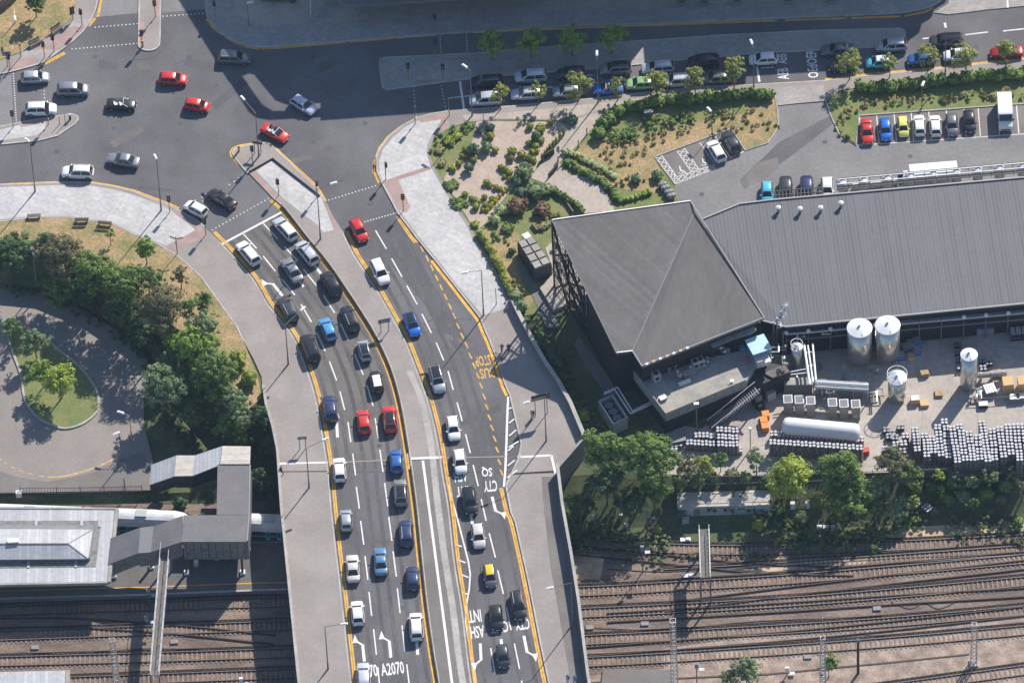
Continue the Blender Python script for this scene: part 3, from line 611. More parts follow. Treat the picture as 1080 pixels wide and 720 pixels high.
text_mark('OEdOER', 856.5, 67.5, -0.1, -1, 29.5, 11, MT['white']); text_mark('AEB', 824.7, 62.4, -0.1, -1, 10.5, 10, MT['white']); text_mark('AEB', 825.8, 78, -0.1, -1, 12, 11.5, MT['white'])
def arrow(px, py, dx, dy, Lm, kind, w=0.38, cover=1.0):
    """lane arrow: tail at px,py heading dx,dy in the picture; kind -1 left bend, 1 right bend, 0 straight"""
    h = hdg(px, py, dx, dy); p = U(px, py); c, s = math.cos(h), math.sin(h)
    def T(a, b_, z=0.010): return (p.x+a*c-b_*s, p.y+a*s+b_*c, z)
    b = MB(); k = -kind
    if kind:
        b.add([T(0, -w/2), T(Lm*.62, -w/2), T(Lm*.62, w/2), T(0, w/2)], [(0, 1, 2, 3)])
        b.add([T(Lm*.6, -w/2, .013), T(Lm*.78, k*.9-w/2, .013), T(Lm*.78, k*.9+w/2, .013), T(Lm*.6, w/2, .013)], [(0, 1, 2, 3)])
        b.add([T(Lm*.70, k*.50, .016), T(Lm*.70, k*1.35, .016), T(Lm, k*.92, .016)], [(0, 1, 2)] if k > 0 else [(0, 2, 1)])
    else:
        b.add([T(0, -w/2), T(Lm*.7, -w/2), T(Lm*.7, w/2), T(0, w/2)], [(0, 1, 2, 3)])
        b.add([T(Lm*.68, -.45, .013), T(Lm, 0, .013), T(Lm*.68, .45, .013)], [(0, 1, 2)])
    return struct(b.build('lane_arrow', MT['white']))
arrow(384.3, 697, -.1, -1, 4.6, -1); arrow(412.3, 693, -.1, -1, 4.6, -1); arrow(440.6, 690, -.08, -1, 5, 0, 0.38)
arrow(298, 312, -.62, -.78, 4.2, -1); arrow(320, 302.5, -.6, -.8, 3.6, 0); arrow(339.5, 290, -.6, -.8, 3.6, 0); arrow(356, 461, -.06, -1, 5, 0); 
arrow(506.5, 678, .05, 1, 4.6, 1); arrow(528.5, 673.5, .1, 1, 4.6, 0); arrow(552.5, 670, .2, 1, 4.6, -1); arrow(519, 523.5, .25, 1, 4.2, -1); arrow(496.5, 543, .2, 1, 4.0, 0)
# expansion joints over the abutment
lines('bridge_joint', [((295, 489.2), (346, 488))], 0.30, MT['white'], z=0.128); lines('bridge_joint', [((349, 487.5), (432, 484)), ((470, 482.5), (534, 481.2))], 0.12, MT['concrete'], z=0.012)
lines('bridge_joint', [((433, 484), (466, 482.6))], 0.42, MT['white'], z=0.133)
lines('bridge_joint', [((549, 482.3), (581.5, 480.5)), ((581.5, 480.5), (586.3, 501))], 0.34, MT['white'], z=0.13)
lines('median_strip', [[(446, 486), (450.5, 520), (461, 600), (477, 722), (490, 810)]], 0.34, MT['white'], z=0.134)
# ---------------------------------------------------------------- lower ground surfaces
def low(name, pts, z, m, z0=None):
    b = MB(); w = UL(pts, z)
    if z0 is None: b.sheet(w, z)
    else: b.prism(w, z0, z)
    return struct(b.build(name, m))
low('forecourt', [(-160, 300), (0, 292), (12, 290), (40, 300), (90, 328), (130, 352), (160, 385), (152, 420), (152, 450), (160, 480), (164, 517), (0, 520), (-160, 522)], FORE+0.02, MT['forecourt'])
low('footway', [(-160, 497), (0, 497), (20, 503), (50, 508), (75, 503), (100, 497), (128, 484), (150, 476), (163, 500), (164, 516.5), (0, 519.5), (-160, 521)], FORE+0.10, MT['footway_dark'], FORE-.1)
b = MB(); w = UL(SM([(0, 484), (12, 492), (30, 499), (50, 503)]), FORE)
for i in range(0, len(w)-1, 2): b.strip(w[i:i+2], -.10, .10, FORE+.03)
w = UL(SM([(50, 503), (68, 502), (95, 495), (112, 488), (126, 481)]), FORE); b.strip(w, -.13, .13, FORE+.03)
struct(b.build('yellow_line', MT['yellow_worn']))
ISLF = SM([(8, 352), (10, 362), (16, 378), (22, 395), (26, 420), (32, 432), (42, 442), (52, 447), (68, 452), (87, 447), (102, 435), (104, 424), (102, 413), (92, 397), (78, 382), (62, 370), (45, 355), (25, 345)])
low('island_lawn', ISLF, FORE+0.16, MT['green_grass'], FORE-.1)
w = UL(ISLF+[ISLF[0]], FORE); b = MB(); b.wall(w, -.18, .14, FORE-.1, FORE+.22); struct(b.build('kerb', MT['concrete']))
low('brewery_yard', [(705, 470), (700, 445), (740, 452), (800, 395), (812, 325), (1250, 290), (1250, 486), (1080, 494), (900, 499), (780, 502), (700, 500)], YARD+0.03, MT['concrete_yard'])
low('railway_ballast', [(-200, 524), (330, 521), (600, 558), (700, 572), (860, 574), (1080, 562), (1300, 556), (1300, 990), (-200, 1000)], RAILZ+0.03, MT['ballast'])
low('earth_patch', [(604, 583), (632, 585), (637, 590), (633, 611), (606, 610), (600, 600)], RAILZ+0.06, MT['earth'])
low('earth_patch', [(780, 594), (810, 588), (915, 589), (915, 594), (860, 598), (812, 603)], RAILZ+0.06, MT['earth'])
low('earth_patch', [(950, 557), (1000, 553), (1080, 551), (1080, 560), (1000, 567), (962, 570), (930, 565)], RAILZ+0.06, MT['earth'])
low('pale_ballast', [(700, 684), (810, 668), (950, 660), (1200, 640), (1200, 800), (620, 800), (619, 712), (700, 705)], RAILZ+0.05, MT['ballast_pale'])
# car park
CP = [(820, 112), (872, 108), (876, 122), (885, 142), (903, 153), (905.5, 122.5), (1080, 110), (1300, 92), (1300, 330), (720, 330), (712, 196), (690, 166), (771, 136), (786, 159), (810, 151), (821, 135)]
overlay('car_park', CP, 0.02, MT['asphalt_park'], -0.5)
overlay('car_park_patch', [(822, 150), (876, 122), (880, 130), (830, 168), (785, 200), (780, 190)], 0.024, MT['asphalt'])
overlay('car_park_patch', [(786, 186), (800, 172), (820, 166), (822, 176), (806, 190), (790, 196)], 0.025, MT['footway_dark'])
overlay('car_park_bays', [(690, 166), (771, 136), (786, 159), (712, 195)], 0.026, MT['footway_dark'])
overlay('car_park_bays', [(906, 124), (1080, 111), (1200, 102), (1200, 132), (905, 153)], 0.026, MT['footway_dark'])
def pk(segs, w=0.10): return lines('bay_lines', segs, w, MT['white'], z=0.03)
pk([((690, 166), (711, 194.5)), ((698, 164), (714, 187)), ((714, 159.5), (729, 181.5)), ((722, 156.5), (737, 178.5)), ((738, 150.5), (753.5, 172.5)), ((754.5, 144.5), (770, 166)), ((711, 194.5), (756, 177.5)), ((713, 187), (754, 173.5)), ((770, 166.5), (787, 159)), ((690, 166), (698, 164))])
h = []
for i in range(6):
    a = (690+3.5*i, 166+4.7*i); c = (698+2.7*i, 164+4*i); a2 = (690+3.5*(i+1), 166+4.7*(i+1)); c2 = (698+2.7*(i+1), 164+4*(i+1)); h += [(a, c2), (c, a2)]
for i in range(5):
    a = (714+3*i, 159.5+4.4*i); c = (722+3*i, 156.5+4.4*i); a2 = (714+3*(i+1), 159.5+4.4*(i+1)); c2 = (722+3*(i+1), 156.5+4.4*(i+1)); h += [(a, c2), (c, a2)]
for i in range(6):
    a = (713+6.8*i, 187-2.2*i); c = (711+7.5*i, 194.5-2.8*i); a2 = (713+6.8*(i+1), 187-2.2*(i+1)); c2 = (711+7.5*(i+1), 194.5-2.8*(i+1)); h += [(a, c2), (c, a2)]
pk(h, 0.09)
def bay_symbol(px, py):
    p = U(px, py); b = MB(); r = .32
    for i in range(10):
        a0, a1 = math.radians(200+i*25), math.radians(225+i*25)
        b.bar((p.x+r*math.cos(a0), p.y+r*math.sin(a0)-.2, .052), (p.x+r*math.cos(a1), p.y+r*math.sin(a1)-.2, .052), .12, .01)
    b.bar((p.x-.1, p.y+.9, .052), (p.x-.05, p.y, .052), .14, .01); b.bar((p.x-.05, p.y, .058), (p.x+.5, p.y-.1, .058), .14, .01); b.bar((p.x+.5, p.y-.1, .064), (p.x+.7, p.y-.7, .064), .14, .01)
    return struct(b.build('bay_symbol', MT['white']))
bay_symbol(718, 180.5); bay_symbol(742, 172)
xs_ = [906.5, 924.5, 943, 961, 979.5, 998, 1016.5, 1031.5, 1051.5, 1072, 1092]
pk([((x, 123.5-(x-906)*.075), (x+2.7, 153-(x-906)*.065)) for x in xs_]+[((905, 153.5), (1000, 147), (1110, 139.5))], 0.12)
b = MB()
for pts in ([(817, 99), (820, 117), (821, 135), (810, 151), (786, 159), (771, 136), (690, 166), (712, 195)], [(871, 107), (876, 122), (885, 142), (903, 154), (906, 122.5), (1080, 110), (1300, 92)]):
    b.wall(UL(pts), -.08, .12, 0, .15)
struct(b.build('kerb', MT['concrete']))
# garden ground east of the junction
overlay('garden_soil', [p for p in GARD_W[1:14]]+[(632, 118.5), (625, 130), (690, 165), (712, 195), (716, 215), (640, 260), (575, 330), (545, 334)], 0.04, MT['green_grass'], -0.3)
overlay('dry_meadow', [(655, 150), (680, 146), (700, 132), (740, 128), (780, 122), (819, 104), (820, 135), (810, 150), (786, 158), (771, 135), (690, 165), (700, 190), (690, 204), (655, 200), (618, 182), (600, 170), (615, 152), (630, 148)], 0.07, MT['dry_grass'], -0.3)
overlay('embankment_grass', [(633, 118), (680, 108), (752, 102), (817, 99), (819, 106), (780, 123), (740, 129), (700, 133), (680, 147), (630, 149), (618, 140)], 0.055, MT['green_grass'], -0.3)
overlay('embankment_grass', [(873, 107), (885, 96), (940, 89), (1035, 80), (1300, 58), (1300, 91), (1080, 109), (906, 121.5), (903, 152), (886, 141), (877, 121)], 0.055, MT['green_grass'], -0.3)
overlay('garden_gravel', SM([(503, 128), (540, 128.5), (590, 130), (598, 136), (586, 148), (572, 168), (556, 190), (540, 200), (524, 220), (510, 238), (500, 240), (488, 222), (478, 206), (468, 190), (476, 178), (484, 165), (497, 152), (500, 138)]), 0.09, MT['gravel'], -0.2)
overlay('garden_path', [(598, 128), (632, 118), (638, 122), (622, 139), (612, 151), (602, 160), (590, 172), (600, 184), (618, 187), (634, 197), (644, 210), (648, 223), (610, 226), (600, 207), (580, 196), (559, 188), (568, 177), (580, 161)], 0.10, MT['path'], -0.2)
overlay('garden_lawn_dry', SM([(508, 244), (530, 238), (548, 250), (545, 275), (552, 300), (562, 318), (552, 324), (530, 290), (512, 262)]), 0.08, MT['dry_grass'], -0.2)
overlay('terrace_paving', [(575, 262), (600, 240), (640, 300), (650, 360), (600, 318), (588, 298)], 0.10, MT['path'], -0.3)
overlay('plinth', [(569.5, 306.5), (584, 291), (600.5, 318.5), (596, 324.5), (584, 330)], 0.6, MT['path'], -0.3)
overlay('brick_path', [(546, 268), (550, 290), (558, 304), (566, 322), (576, 345), (590, 345), (577, 318), (564, 302), (552, 280)], 0.09, MT['footway_dark'], -0.3)
# ---------------------------------------------------------------- vehicles
def paint(name, col, metal=0.25, rough=0.28): return mat('paint_'+name, col, rough, metal, spec=0.5, coat=0.5)
PAINT = {k: paint(k, c, m) for k, (c, m) in {
 'white': ((0.78, 0.79, 0.80), 0.0), 'silver': ((0.46, 0.48, 0.51), 0.45), 'lightsilver': ((0.60, 0.62, 0.66), 0.3), 'grey': ((0.17, 0.18, 0.20), 0.35), 'midgrey': ((0.27, 0.28, 0.31), 0.4),
 'warmgrey': ((0.26, 0.255, 0.24), 0.3), 'black': ((0.022, 0.024, 0.028), 0.1), 'darkgrey': ((0.055, 0.062, 0.072), 0.25), 'navy': ((0.035, 0.050, 0.125), 0.2), 'red': ((0.60, 0.035, 0.030), 0.05), 'darkred': ((0.33, 0.02, 0.03), 0.1),
 'blue': ((0.02, 0.16, 0.62), 0.15), 'skyblue': ((0.10, 0.33, 0.62), 0.2), 'steelblue': ((0.13, 0.26, 0.42), 0.3), 'midblue': ((0.04, 0.13, 0.42), 0.2), 'cyan': ((0.10, 0.50, 0.66), 0.1),
 'green': ((0.33, 0.55, 0.25), 0.1), 'yellow': ((0.78, 0.52, 0.02), 0.0), 'paleyellow': ((0.74, 0.72, 0.18), 0.0), 'pearl': ((0.66, 0.63, 0.60), 0.2), 'beige': ((0.50, 0.47, 0.40), 0.2), 'lavender': ((0.50, 0.53, 0.66), 0.25)}.items()}
# type: length, width, height, hood height, bonnet length, boot length, windscreen run, rear window run, shoulder z
CT = {'hatch': (4.05, 1.76, 1.47, .93, .95, .10, .75, .42, .96), 'small': (3.60, 1.64, 1.50, .95, .72, .06, .70, .32, .98),
      'saloon': (4.65, 1.82, 1.43, .90, 1.15, .72, .85, .80, .93), 'suv': (4.45, 1.86, 1.66, 1.06, 1.00, .08, .70, .45, 1.08),
      'bigsuv': (4.80, 1.95, 1.80, 1.16, 1.05, .06, .62, .25, 1.16), 'estate': (4.65, 1.82, 1.50, .92, 1.10, .08, .80, .40, .96),
      'mpv': (4.55, 1.84, 1.68, 1.02, .85, .06, .90, .30, 1.04), 'open': (4.20, 1.78, 1.36, .88, 1.15, .95, .62, .6, .92), 'boxy': (3.75, 1.70, 1.52, .98, .90, .06, .42, .22, 1.00)}
CARM = {}
def car_meshes(t):
    if t in CARM: return CARM[t]
    Ln, W, H, hz, bon, boot, wr, rr, sh = CT[t]; hw = W/2; x0, x1 = -Ln/2, Ln/2
    # lower body: stations rear to front (x, halfwidth, bottom, shoulder z)
    st = [(x0, .72*hw, .42, sh-.30), (x0+.05, .86*hw, .34, sh-.14), (x0+.22, .95*hw, .24, sh-.02), (x0+.7, hw, .2, sh+.01), (-.2, hw, .2, sh), (x1-bon-.1, .99*hw, .2, sh-.02), (x1-bon*.55, .96*hw, .2, hz-.04), (x1-.30, .91*hw, .24, hz-.13), (x1-.12, .83*hw, .30, hz-.22), (x1-.03, .72*hw, .36, hz-.32), (x1, .58*hw, .42, hz-.44)]
    if t in ('saloon', 'open'): st[1] = (x0+.06, .86*hw, .34, sh-.08)
    b = MB(); m = 11
    for x, w, zb, zt in st:
        h = zt-zb
        half = [(w*.80, zb), (w*.96, zb+.10*h), (w, zb+.45*h), (w*.985, zb+.75*h), (w*.93, zt-.03), ]
        ring = half+[(w*.70, zt+.02), (0, zt+.045), (-w*.70, zt+.02)]+[(-a, z) for a, z in half[::-1]]
        m = len(ring)
        b.v += [(x, y, z) for y, z in ring]
    n = len(st)
    for i in range(n-1):
        for j in range(m):
            k = (j+1) % m; b.f.append([i*m+j, (i+1)*m+j, (i+1)*m+k, i*m+k]); b.mi.append(0)
    b.f.append(list(range(m))); b.mi.append(0); b.f.append([(n-1)*m+j for j in range(m-1, -1, -1)]); b.mi.append(0)
    out = {}
    # cabin
    xb0 = x0+boot; xt0 = xb0+rr; xf1 = x1-bon; xt1 = xf1-wr
    wb = .92*hw; wt = .70*hw; zb = sh-.05
    if t != 'open':
        zt = H-.05
        def pt(u, v):   # u along 0..1, v height 0..1 -> x, halfwidth, z
            return None
        prof = [(xb0, zb), (xb0+(xt0-xb0)*.55, zb+(zt-zb)*.62), (xt0, zt-.02), (xt0+.35*(xt1-xt0), zt+.035), (xt0+.7*(xt1-xt0), zt+.03), (xt1, zt-.03), (xt1+(xf1-xt1)*.5, zb+(zt-zb)*.5), (xf1, zb-.02)]
        o = len(b.v); rows = []
        for x, z in prof:
            f = max(0, min(1, (z-zb)/(zt-zb))); w = wb+(wt-wb)*f
            base = len(b.v); b.v += [(x, -w, z-.0), (x, -w*.82, z+.03*f), (x, 0, z+.055*f), (x, w*.82, z+.03*f), (x, w, z)]; rows.append(base)
        for a, c in zip(rows, rows[1:]):
            for j in range(4): b.f.append([a+j, a+j+1, c+j+1, c+j][::-1]); b.mi.append(0)
        # sides: fan to a base line
        for sgn, idx in ((-1, 0), (1, 4)):
            lowp = []
            for x, z in prof: b.v.append((x, sgn*wb, zb-.03)); lowp.append(len(b.v)-1)
            for i in range(len(prof)-1):
                f = [rows[i]+idx, rows[i+1]+idx, lowp[i+1], lowp[i]]; b.f.append(f if sgn < 0 else f[::-1]); b.mi.append(0)
        out['body'] = recalc(b.mesh('body', PAINT['grey'], True))
        def wz(f): return wb+(wt-wb)*f
        e = .022
        def surf(si, v):
            i = min(int(si), len(prof)-2); f = si-i
            def at(k):
                x, z = prof[k]; q = max(0, min(1, (z-zb)/(zt-zb))); w = wz(q); a_ = abs(v)
                y = v*w; hz_ = (.055-(.025)*(a_/.82))*q if a_ <= .82 else .03*q*(1-a_)/.18
                return Vector((x, y, z+hz_))
            return at(i).lerp(at(i+1), f)
        def pane(nm, ss, vv, off, m_):
            g = MB(); o_ = Vector(off)
            P_ = [surf(a_, c_)+o_ for a_ in ss for c_ in vv]; k = len(vv)
            g.add(P_, [(i*k+j, i*k+j+1, (i+1)*k+j+1, (i+1)*k+j) for i in range(len(ss)-1) for j in range(k-1)])
            return recalc(g.mesh(nm, m_, True))
        VV = [-.86, -.82, -.4, 0, .4, .82, .86]
        out['windscreen'] = pane('windscreen', [5.10, 5.5, 6, 6.5, 6.92], VV, (.02, 0, .02), MT['glass'])
        out['rear_window'] = pane('rear_window', [.22, .6, 1, 1.5, 1.9], VV, (-.02, 0, .016), MT['glass'])
        out['roof_panel'] = pane('roof_panel', [2.1, 2.5, 3, 3.5, 4, 4.5, 4.9], VV, (0, 0, .022), MT['black'])
        def prof_x_front(z): f = (z-zb+.02)/(zt-.03-zb+.02); return xf1+(xt1-xf1)*f
        def prof_x_rear(z): f = (z-zb)/(zt-zb); return xb0+(xt0-xb0)*(f/.62*.55 if f < .62 else .55+(f-.62)/.38*.45)
        zA, zB = zb+.03, zt-.03
        for nm, sg in (('side_l', 1), ('side_r', -1)):
            g = MB(); za, zc = zb+.05, zt-.06; fa, fc = (za-zb)/(zt-zb), (zc-zb)/(zt-zb)
            xa0 = prof_x_rear(za)+.14; xa1 = prof_x_front(za)-.22; xc0 = prof_x_rear(zc)+.12; xc1 = prof_x_front(zc)-.10
            xm0, xm1 = (xa0+xa1)/2-.05, (xa0+xa1)/2+.05
            for (p0, p1, q0, q1) in ((xa0, xm0, xc0, xm0), (xm1, xa1, xm1, xc1)):
                g.add([(p0, sg*(wz(fa)+e), za), (p1, sg*(wz(fa)+e), za), (q1, sg*(wz(fc)+e), zc), (q0, sg*(wz(fc)+e), zc)], [(0, 1, 2, 3)] if sg < 0 else [(3, 2, 1, 0)])
            out[nm] = g.mesh('side_window', MT['glass'])
        for nm, sg in (('rail_l', 1), ('rail_r', -1)):
            g = MB(); g.bar((xt0+.1, sg*wt*.9, zt+.08), (xt1-.1, sg*wt*.9, zt+.08), .05, .05); out[nm] = g.mesh('roof_rail', MT['metal'])
    else:
        # open car: cockpit tub, seats and a raked windscreen
        out['body'] = recalc(b.mesh('body', PAINT['grey'], True))
        g = MB(); g.box((xb0+xf1)/2-.05, 0, sh-.02, xf1-xb0-.35, 1.36, .10); out['interior'] = g.mesh('cockpit', MT['trim'])
        g = MB()
        pts = [(xf1+.02, -.68, sh+.04), (xf1+.08, 0, sh+.06), (xf1+.02, .68, sh+.04), (xt1, -.58, H-.08), (xt1+.04, 0, H-.04), (xt1, .58, H-.08)]
        g.add(pts, [(0, 1, 4, 3), (1, 2, 5, 4)]); out['windscreen'] = recalc(g.mesh('windscreen', MT['glass'], True))
        g = MB(); g.bar((xt1-.01, -.60, H-.05), (xt1-.01, .60, H-.05), .07, .05); g.bar((xf1, -.71, sh), (xt1, -.6, H-.06), .06); g.bar((xf1, .71, sh), (xt1, .6, H-.06), .06)
        out['frame'] = g.mesh('windscreen_frame', MT['steel_lt'])
        for k, (x, y) in enumerate(((.05, .36), (.05, -.36), (-.75, .34), (-.75, -.34))):
            g = MB(); g.box(x-.2, y, sh+.05, .16, .44, .40); g.box(x+.05, y, sh+.05, .45, .46, .10); out['seat%d' % k] = g.mesh('seat', MT['steel_lt'] if k % 2 else MT['trim'])
    # wheels
    r = .31 if t not in ('suv', 'bigsuv') else .36
    g = MB(); g.tube((0, -.10, 0), (0, .10, 0), r, r, 14); out['wheel'] = g.mesh('wheel', MT['tyre'])
    g = MB(); g.tube((0, -.108, 0), (0, .108, 0), r*.62, r*.62, 10); out['rim'] = g.mesh('rim', MT['rim'])
    out['wpos'] = [(x0+.80, hw-.07, r), (x0+.80, -hw+.07, r), (x1-.82, hw-.07, r), (x1-.82, -hw+.07, r)]
    for nm, sg in (('hl', 1), ('hr', -1)):
        g = MB(); y = sg*.74*hw
        g.add([(x1-.26, y+sg*.22*hw*.6, hz-.18), (x1-.03, y-sg*.02, hz-.36), (x1-.02, y-sg*.20*hw, hz-.38), (x1-.24, y-sg*.16*hw, hz-.145), (x1-.20, y+sg*.20*hw*.6, hz-.34), (x1-.04, y, hz-.50)], [(0, 1, 2, 3), (0, 4, 5, 1), (1, 5, 2)])
        g = MB(); g.box(x1-.17, sg*.70*hw, hz-.43, .22, .24, .15, -sg*.55); out[nm] = g.mesh('headlight', MT['lamp_clear'])
        g = MB(); g.box(x0+.10, sg*.80*hw, sh-.34, .16, .24, .22, sg*.45); out['t'+nm] = g.mesh('tail_light', MT['lamp_red'])
        g = MB(); g.box(xf1-.30, sg*(hw+.07), sh-.02, .14, .20, .13); out['m'+nm] = g.mesh('door_mirror', MT['trim'])
    g = MB(); g.box(x1-.005, 0, .42, .03, .5, .12); out['pf'] = g.mesh('number_plate', MT['plate_w'])
    g = MB(); g.box(x0+.0, 0, .58, .03, .5, .12); out['pr'] = g.mesh('number_plate', MT['plate_y'])
    g = MB(); g.box(0, 0, .14, Ln*.86, W*.90, .12); out['sill'] = g.mesh('underside', MT['trim'])
    CARM[t] = out; return out
CARS_N = [0]
def car(px, py, dx, dy, t, col, label, opts='', group=None, roof=None, z=0.0, cat='car', sc=1.0):
    p = U(px, py, z+.72); rz = hdg(px, py, dx, dy, z)
    m = car_meshes(t); P = PAINT[col]
    r = thing('parked_car' if 'p' in opts else 'car', label, cat, (p.x, p.y, z+.006), rz, group)
    r.scale = (sc, sc, sc)
    meshobj('body', m['body'], r, mats=[P]); meshobj('windscreen', m['windscreen'], r)
    if t == 'open':
        meshobj('cockpit', m['interior'], r); meshobj('windscreen_frame', m['frame'], r)
        for k in range(4): meshobj('seat', m['seat%d' % k], r)
    else:
        meshobj('rear_window', m['rear_window'], r); meshobj('side_window', m['side_l'], r); meshobj('side_window', m['side_r'], r)
        if roof: tag(meshobj('roof_panel', m['roof_panel'], r, mats=[PAINT.get(roof) or MT[roof]]), '%s roof panel' % {'glass': 'black glass', 'black': 'black', 'white': 'white', 'yellow': 'yellow', 'lightsilver': 'silver', 'silver': 'silver'}[roof])
        if 'r' in opts: meshobj('roof_rail', m['rail_l'], r); meshobj('roof_rail', m['rail_r'], r)
    for k in m['wpos']:
        w = meshobj('wheel', m['wheel'], r, k); meshobj('rim', m['rim'], w)
    for s_ in ('hl', 'hr'):
        meshobj('headlight', m[s_], r); meshobj('tail_light', m['t'+s_], r); meshobj('door_mirror', m['m'+s_], r, mats=[P])
    meshobj('number_plate', m['pf'], r); meshobj('number_plate', m['pr'], r); meshobj('underside', m['sill'], r)
    return r
GA = 'cars crossing the junction'; GB = 'cars queuing on the northbound carriageway'; GC = 'cars on the southbound carriageway'; GD = 'cars queuing on the road along the top'; GE = 'cars parked in the car park'
# junction
car(37, 81.5, 1, -.05, 'hatch', 'silver', 'silver hatchback at the far left, beside the top-left pavement corner', group=GA)
car(77, 94.5, 1, -.02, 'mpv', 'midgrey', 'grey people carrier between the silver hatchback and the dark open-top car', group=GA)
car(43, 115, 1, -.02, 'suv', 'white', 'white off-roader beside the pointed traffic island at the left', group=GA, opts='r')
car(128, 109.5, 1, .05, 'open', 'black', 'dark convertible with its roof down in the middle of the junction', group=GA)
car(182.5, 83, 1, .05, 'hatch', 'red', 'larger bright red hatchback, upper of the two red cars at the top left', group=GA)
car(208, 111, 1, .16, 'small', 'red', 'small red hatchback, lower of the two red cars at the top left', group=GA)
car(130, 168.5, -1, -.17, 'saloon', 'midgrey', 'grey saloon heading west past the middle of the junction', group=GA)
car(82, 181.5, -1, -.03, 'suv', 'white', 'white car driving beside the yellow kerb lines at the left', group=GA, opts='r')
car(247, 60.5, 1, .03, 'estate', 'grey', 'grey estate car alone in the big shadow near the curved corner', group=GA, opts='r')
car(320, 110.5, 1, .62, 'hatch', 'lavender', 'pale silver-blue hatchback turning at the edge of the big shadow', group=GA)
car(290, 139.5, 1, .52, 'open', 'red', 'red convertible with its roof down beside the yellow-edged island tip', group=GA)
car(233.5, 209.5, -1, -.62, 'saloon', 'black', 'black saloon crossing the studs ahead of the stop line', group=GA, roof='black')
car(206.5, 220, -1, -.55, 'small', 'white', 'white small hatchback ahead of the stop line by the kerb corner', group=GA)
# northbound carriageway
car(262, 266.5, -.64, -.77, 'estate', 'white', 'white estate with dark tailgate glass first at the stop line in the left lane', group=GB, opts='r', roof='white')
car(301, 241, -.66, -.75, 'estate', 'lightsilver', 'silver estate first at the stop line in the right-hand lane', group=GB, roof='white')
car(324, 266.5, -.62, -.78, 'mpv', 'lightsilver', 'silver-white people carrier with roof rails second in the right-hand lane', group=GB, opts='r')
car(308, 284.5, -.52, -.85, 'saloon', 'midgrey', 'metallic grey saloon in the middle lane behind the stop line', group=GB)
car(349, 299, -.5, -.87, 'suv', 'black', 'black hatchback with lit tail lights beside the median, third in the right-hand lane', group=GB)
car(303.5, 325, -.46, -.89, 'estate', 'darkgrey', 'dark estate with its wheels by the left yellow line, third from the front', group=GB, opts='r')
car(369, 335.5, -.38, -.92, 'estate', 'black', 'black estate with silver roof bars and brake lights in the right-hand lane', group=GB, opts='r')
car(345.5, 346.5, -.40, -.92, 'hatch', 'skyblue', 'bright blue hatchback in the middle lane', group=GB)
car(327, 367, -.36, -.93, 'bigsuv', 'black', 'large black off-roader with a spare wheel over the left yellow line', group=GB, roof='glass')
car(384, 369, -.24, -.97, 'small', 'silver', 'silver three-door car with a dark roof in the right-hand lane', group=GB, roof='glass')
car(397, 402, -.2, -.98, 'boxy', 'black', 'small black car with a bright white roof', group=GB, roof='white')
car(348, 430.5, -.14, -.99, 'suv', 'navy', 'dark navy off-roader beside the left yellow line, above the deck joint', group=GB)
car(383.5, 444, -.14, -.99, 'hatch', 'red', 'all-red hatchback in the middle lane', group=GB)
car(411, 441.5, -.12, -.99, 'suv', 'red', 'red car with a black roof beside the median', group=GB, roof='glass')
car(418, 485.5, -.08, -.99, 'hatch', 'midblue', 'royal blue hatchback on the bridge joint by the median', group=GB)
car(358, 494.5, -.07, -.99, 'hatch', 'white', 'white hatchback just past the bridge joint in the left lane', group=GB)
car(422.5, 519, -.07, -.99, 'suv', 'warmgrey', 'silver-grey car with a black sunroof behind the royal blue hatchback', group=GB, roof='glass')
car(365, 548, -.06, -.99, 'small', 'silver', 'small pinkish-silver hatchback with lit tail lights in the left lane', group=GB)
car(428.5, 562, -.08, -.99, 'suv', 'navy', 'dark navy off-roader with bright silver roof bars', group=GB, opts='r')
car(401.5, 591, -.06, -.99, 'saloon', 'steelblue', 'pale metallic blue saloon in the middle lane of the bridge', group=GB)
car(372, 598.5, -.06, -.99, 'saloon', 'pearl', 'pearl white saloon in the left lane of the bridge', group=GB)
car(435.5, 609, -.06, -.99, 'hatch', 'navy', 'dark blue hatchback with lit brake lights next to the median', group=GB)
car(377, 645.5, -.08, -.99, 'hatch', 'white', 'white hatchback with a framed cream roof in the left lane', group=GB)
car(439, 660, -.06, -.99, 'mpv', 'white', 'white people carrier beside the median near the bottom edge', group=GB)
car(383.5, 712.5, -.05, -.99, 'estate', 'lightsilver', 'silver estate cut off by the bottom edge of the photo', group=GB)
# southbound
car(378.5, 242.5, .46, .89, 'hatch', 'red', 'red hatchback first on the southbound carriageway, at the island end', group=GC)
car(400.5, 286.5, .42, .9, 'suv', 'white', 'white car over the median yellow line, behind the red hatchback', group=GC)
car(434.5, 341.5, .35, .93, 'hatch', 'blue', 'vivid blue hatchback with a black glass roof, southbound', group=GC, roof='glass')
car(461, 400, .26, .96, 'suv', 'silver', 'silver off-roader with a sunroof, southbound beside the bus bay', group=GC, roof='glass')
car(478, 451, .14, .98, 'hatch', 'white', 'small white hatchback, southbound beside the hatching', group=GC)
car(485, 486, .14, .98, 'hatch', 'white', 'white car with dark windscreen standing on the bridge joint, southbound', group=GC, roof='white')
car(495.5, 528, .14, .98, 'suv', 'black', 'black off-roader covering painted letters, southbound', group=GC, roof='glass')
car(504.5, 564.5, .14, .98, 'hatch', 'pearl', 'silver-white small car nose to tail behind the black off-roader, southbound', group=GC, roof='pearl' if False else None)
car(516.8, 607, .14, .98, 'small', 'grey', 'grey small car with a bright yellow roof', group=GC, roof='yellow')
car(546.5, 637.5, .16, .98, 'estate', 'black', 'black estate beside the right-hand yellow line at the bottom', group=GC, opts='r')
car(523.5, 650.5, .12, .98, 'hatch', 'black', 'black hatchback in the middle lane covering painted letters', group=GC)
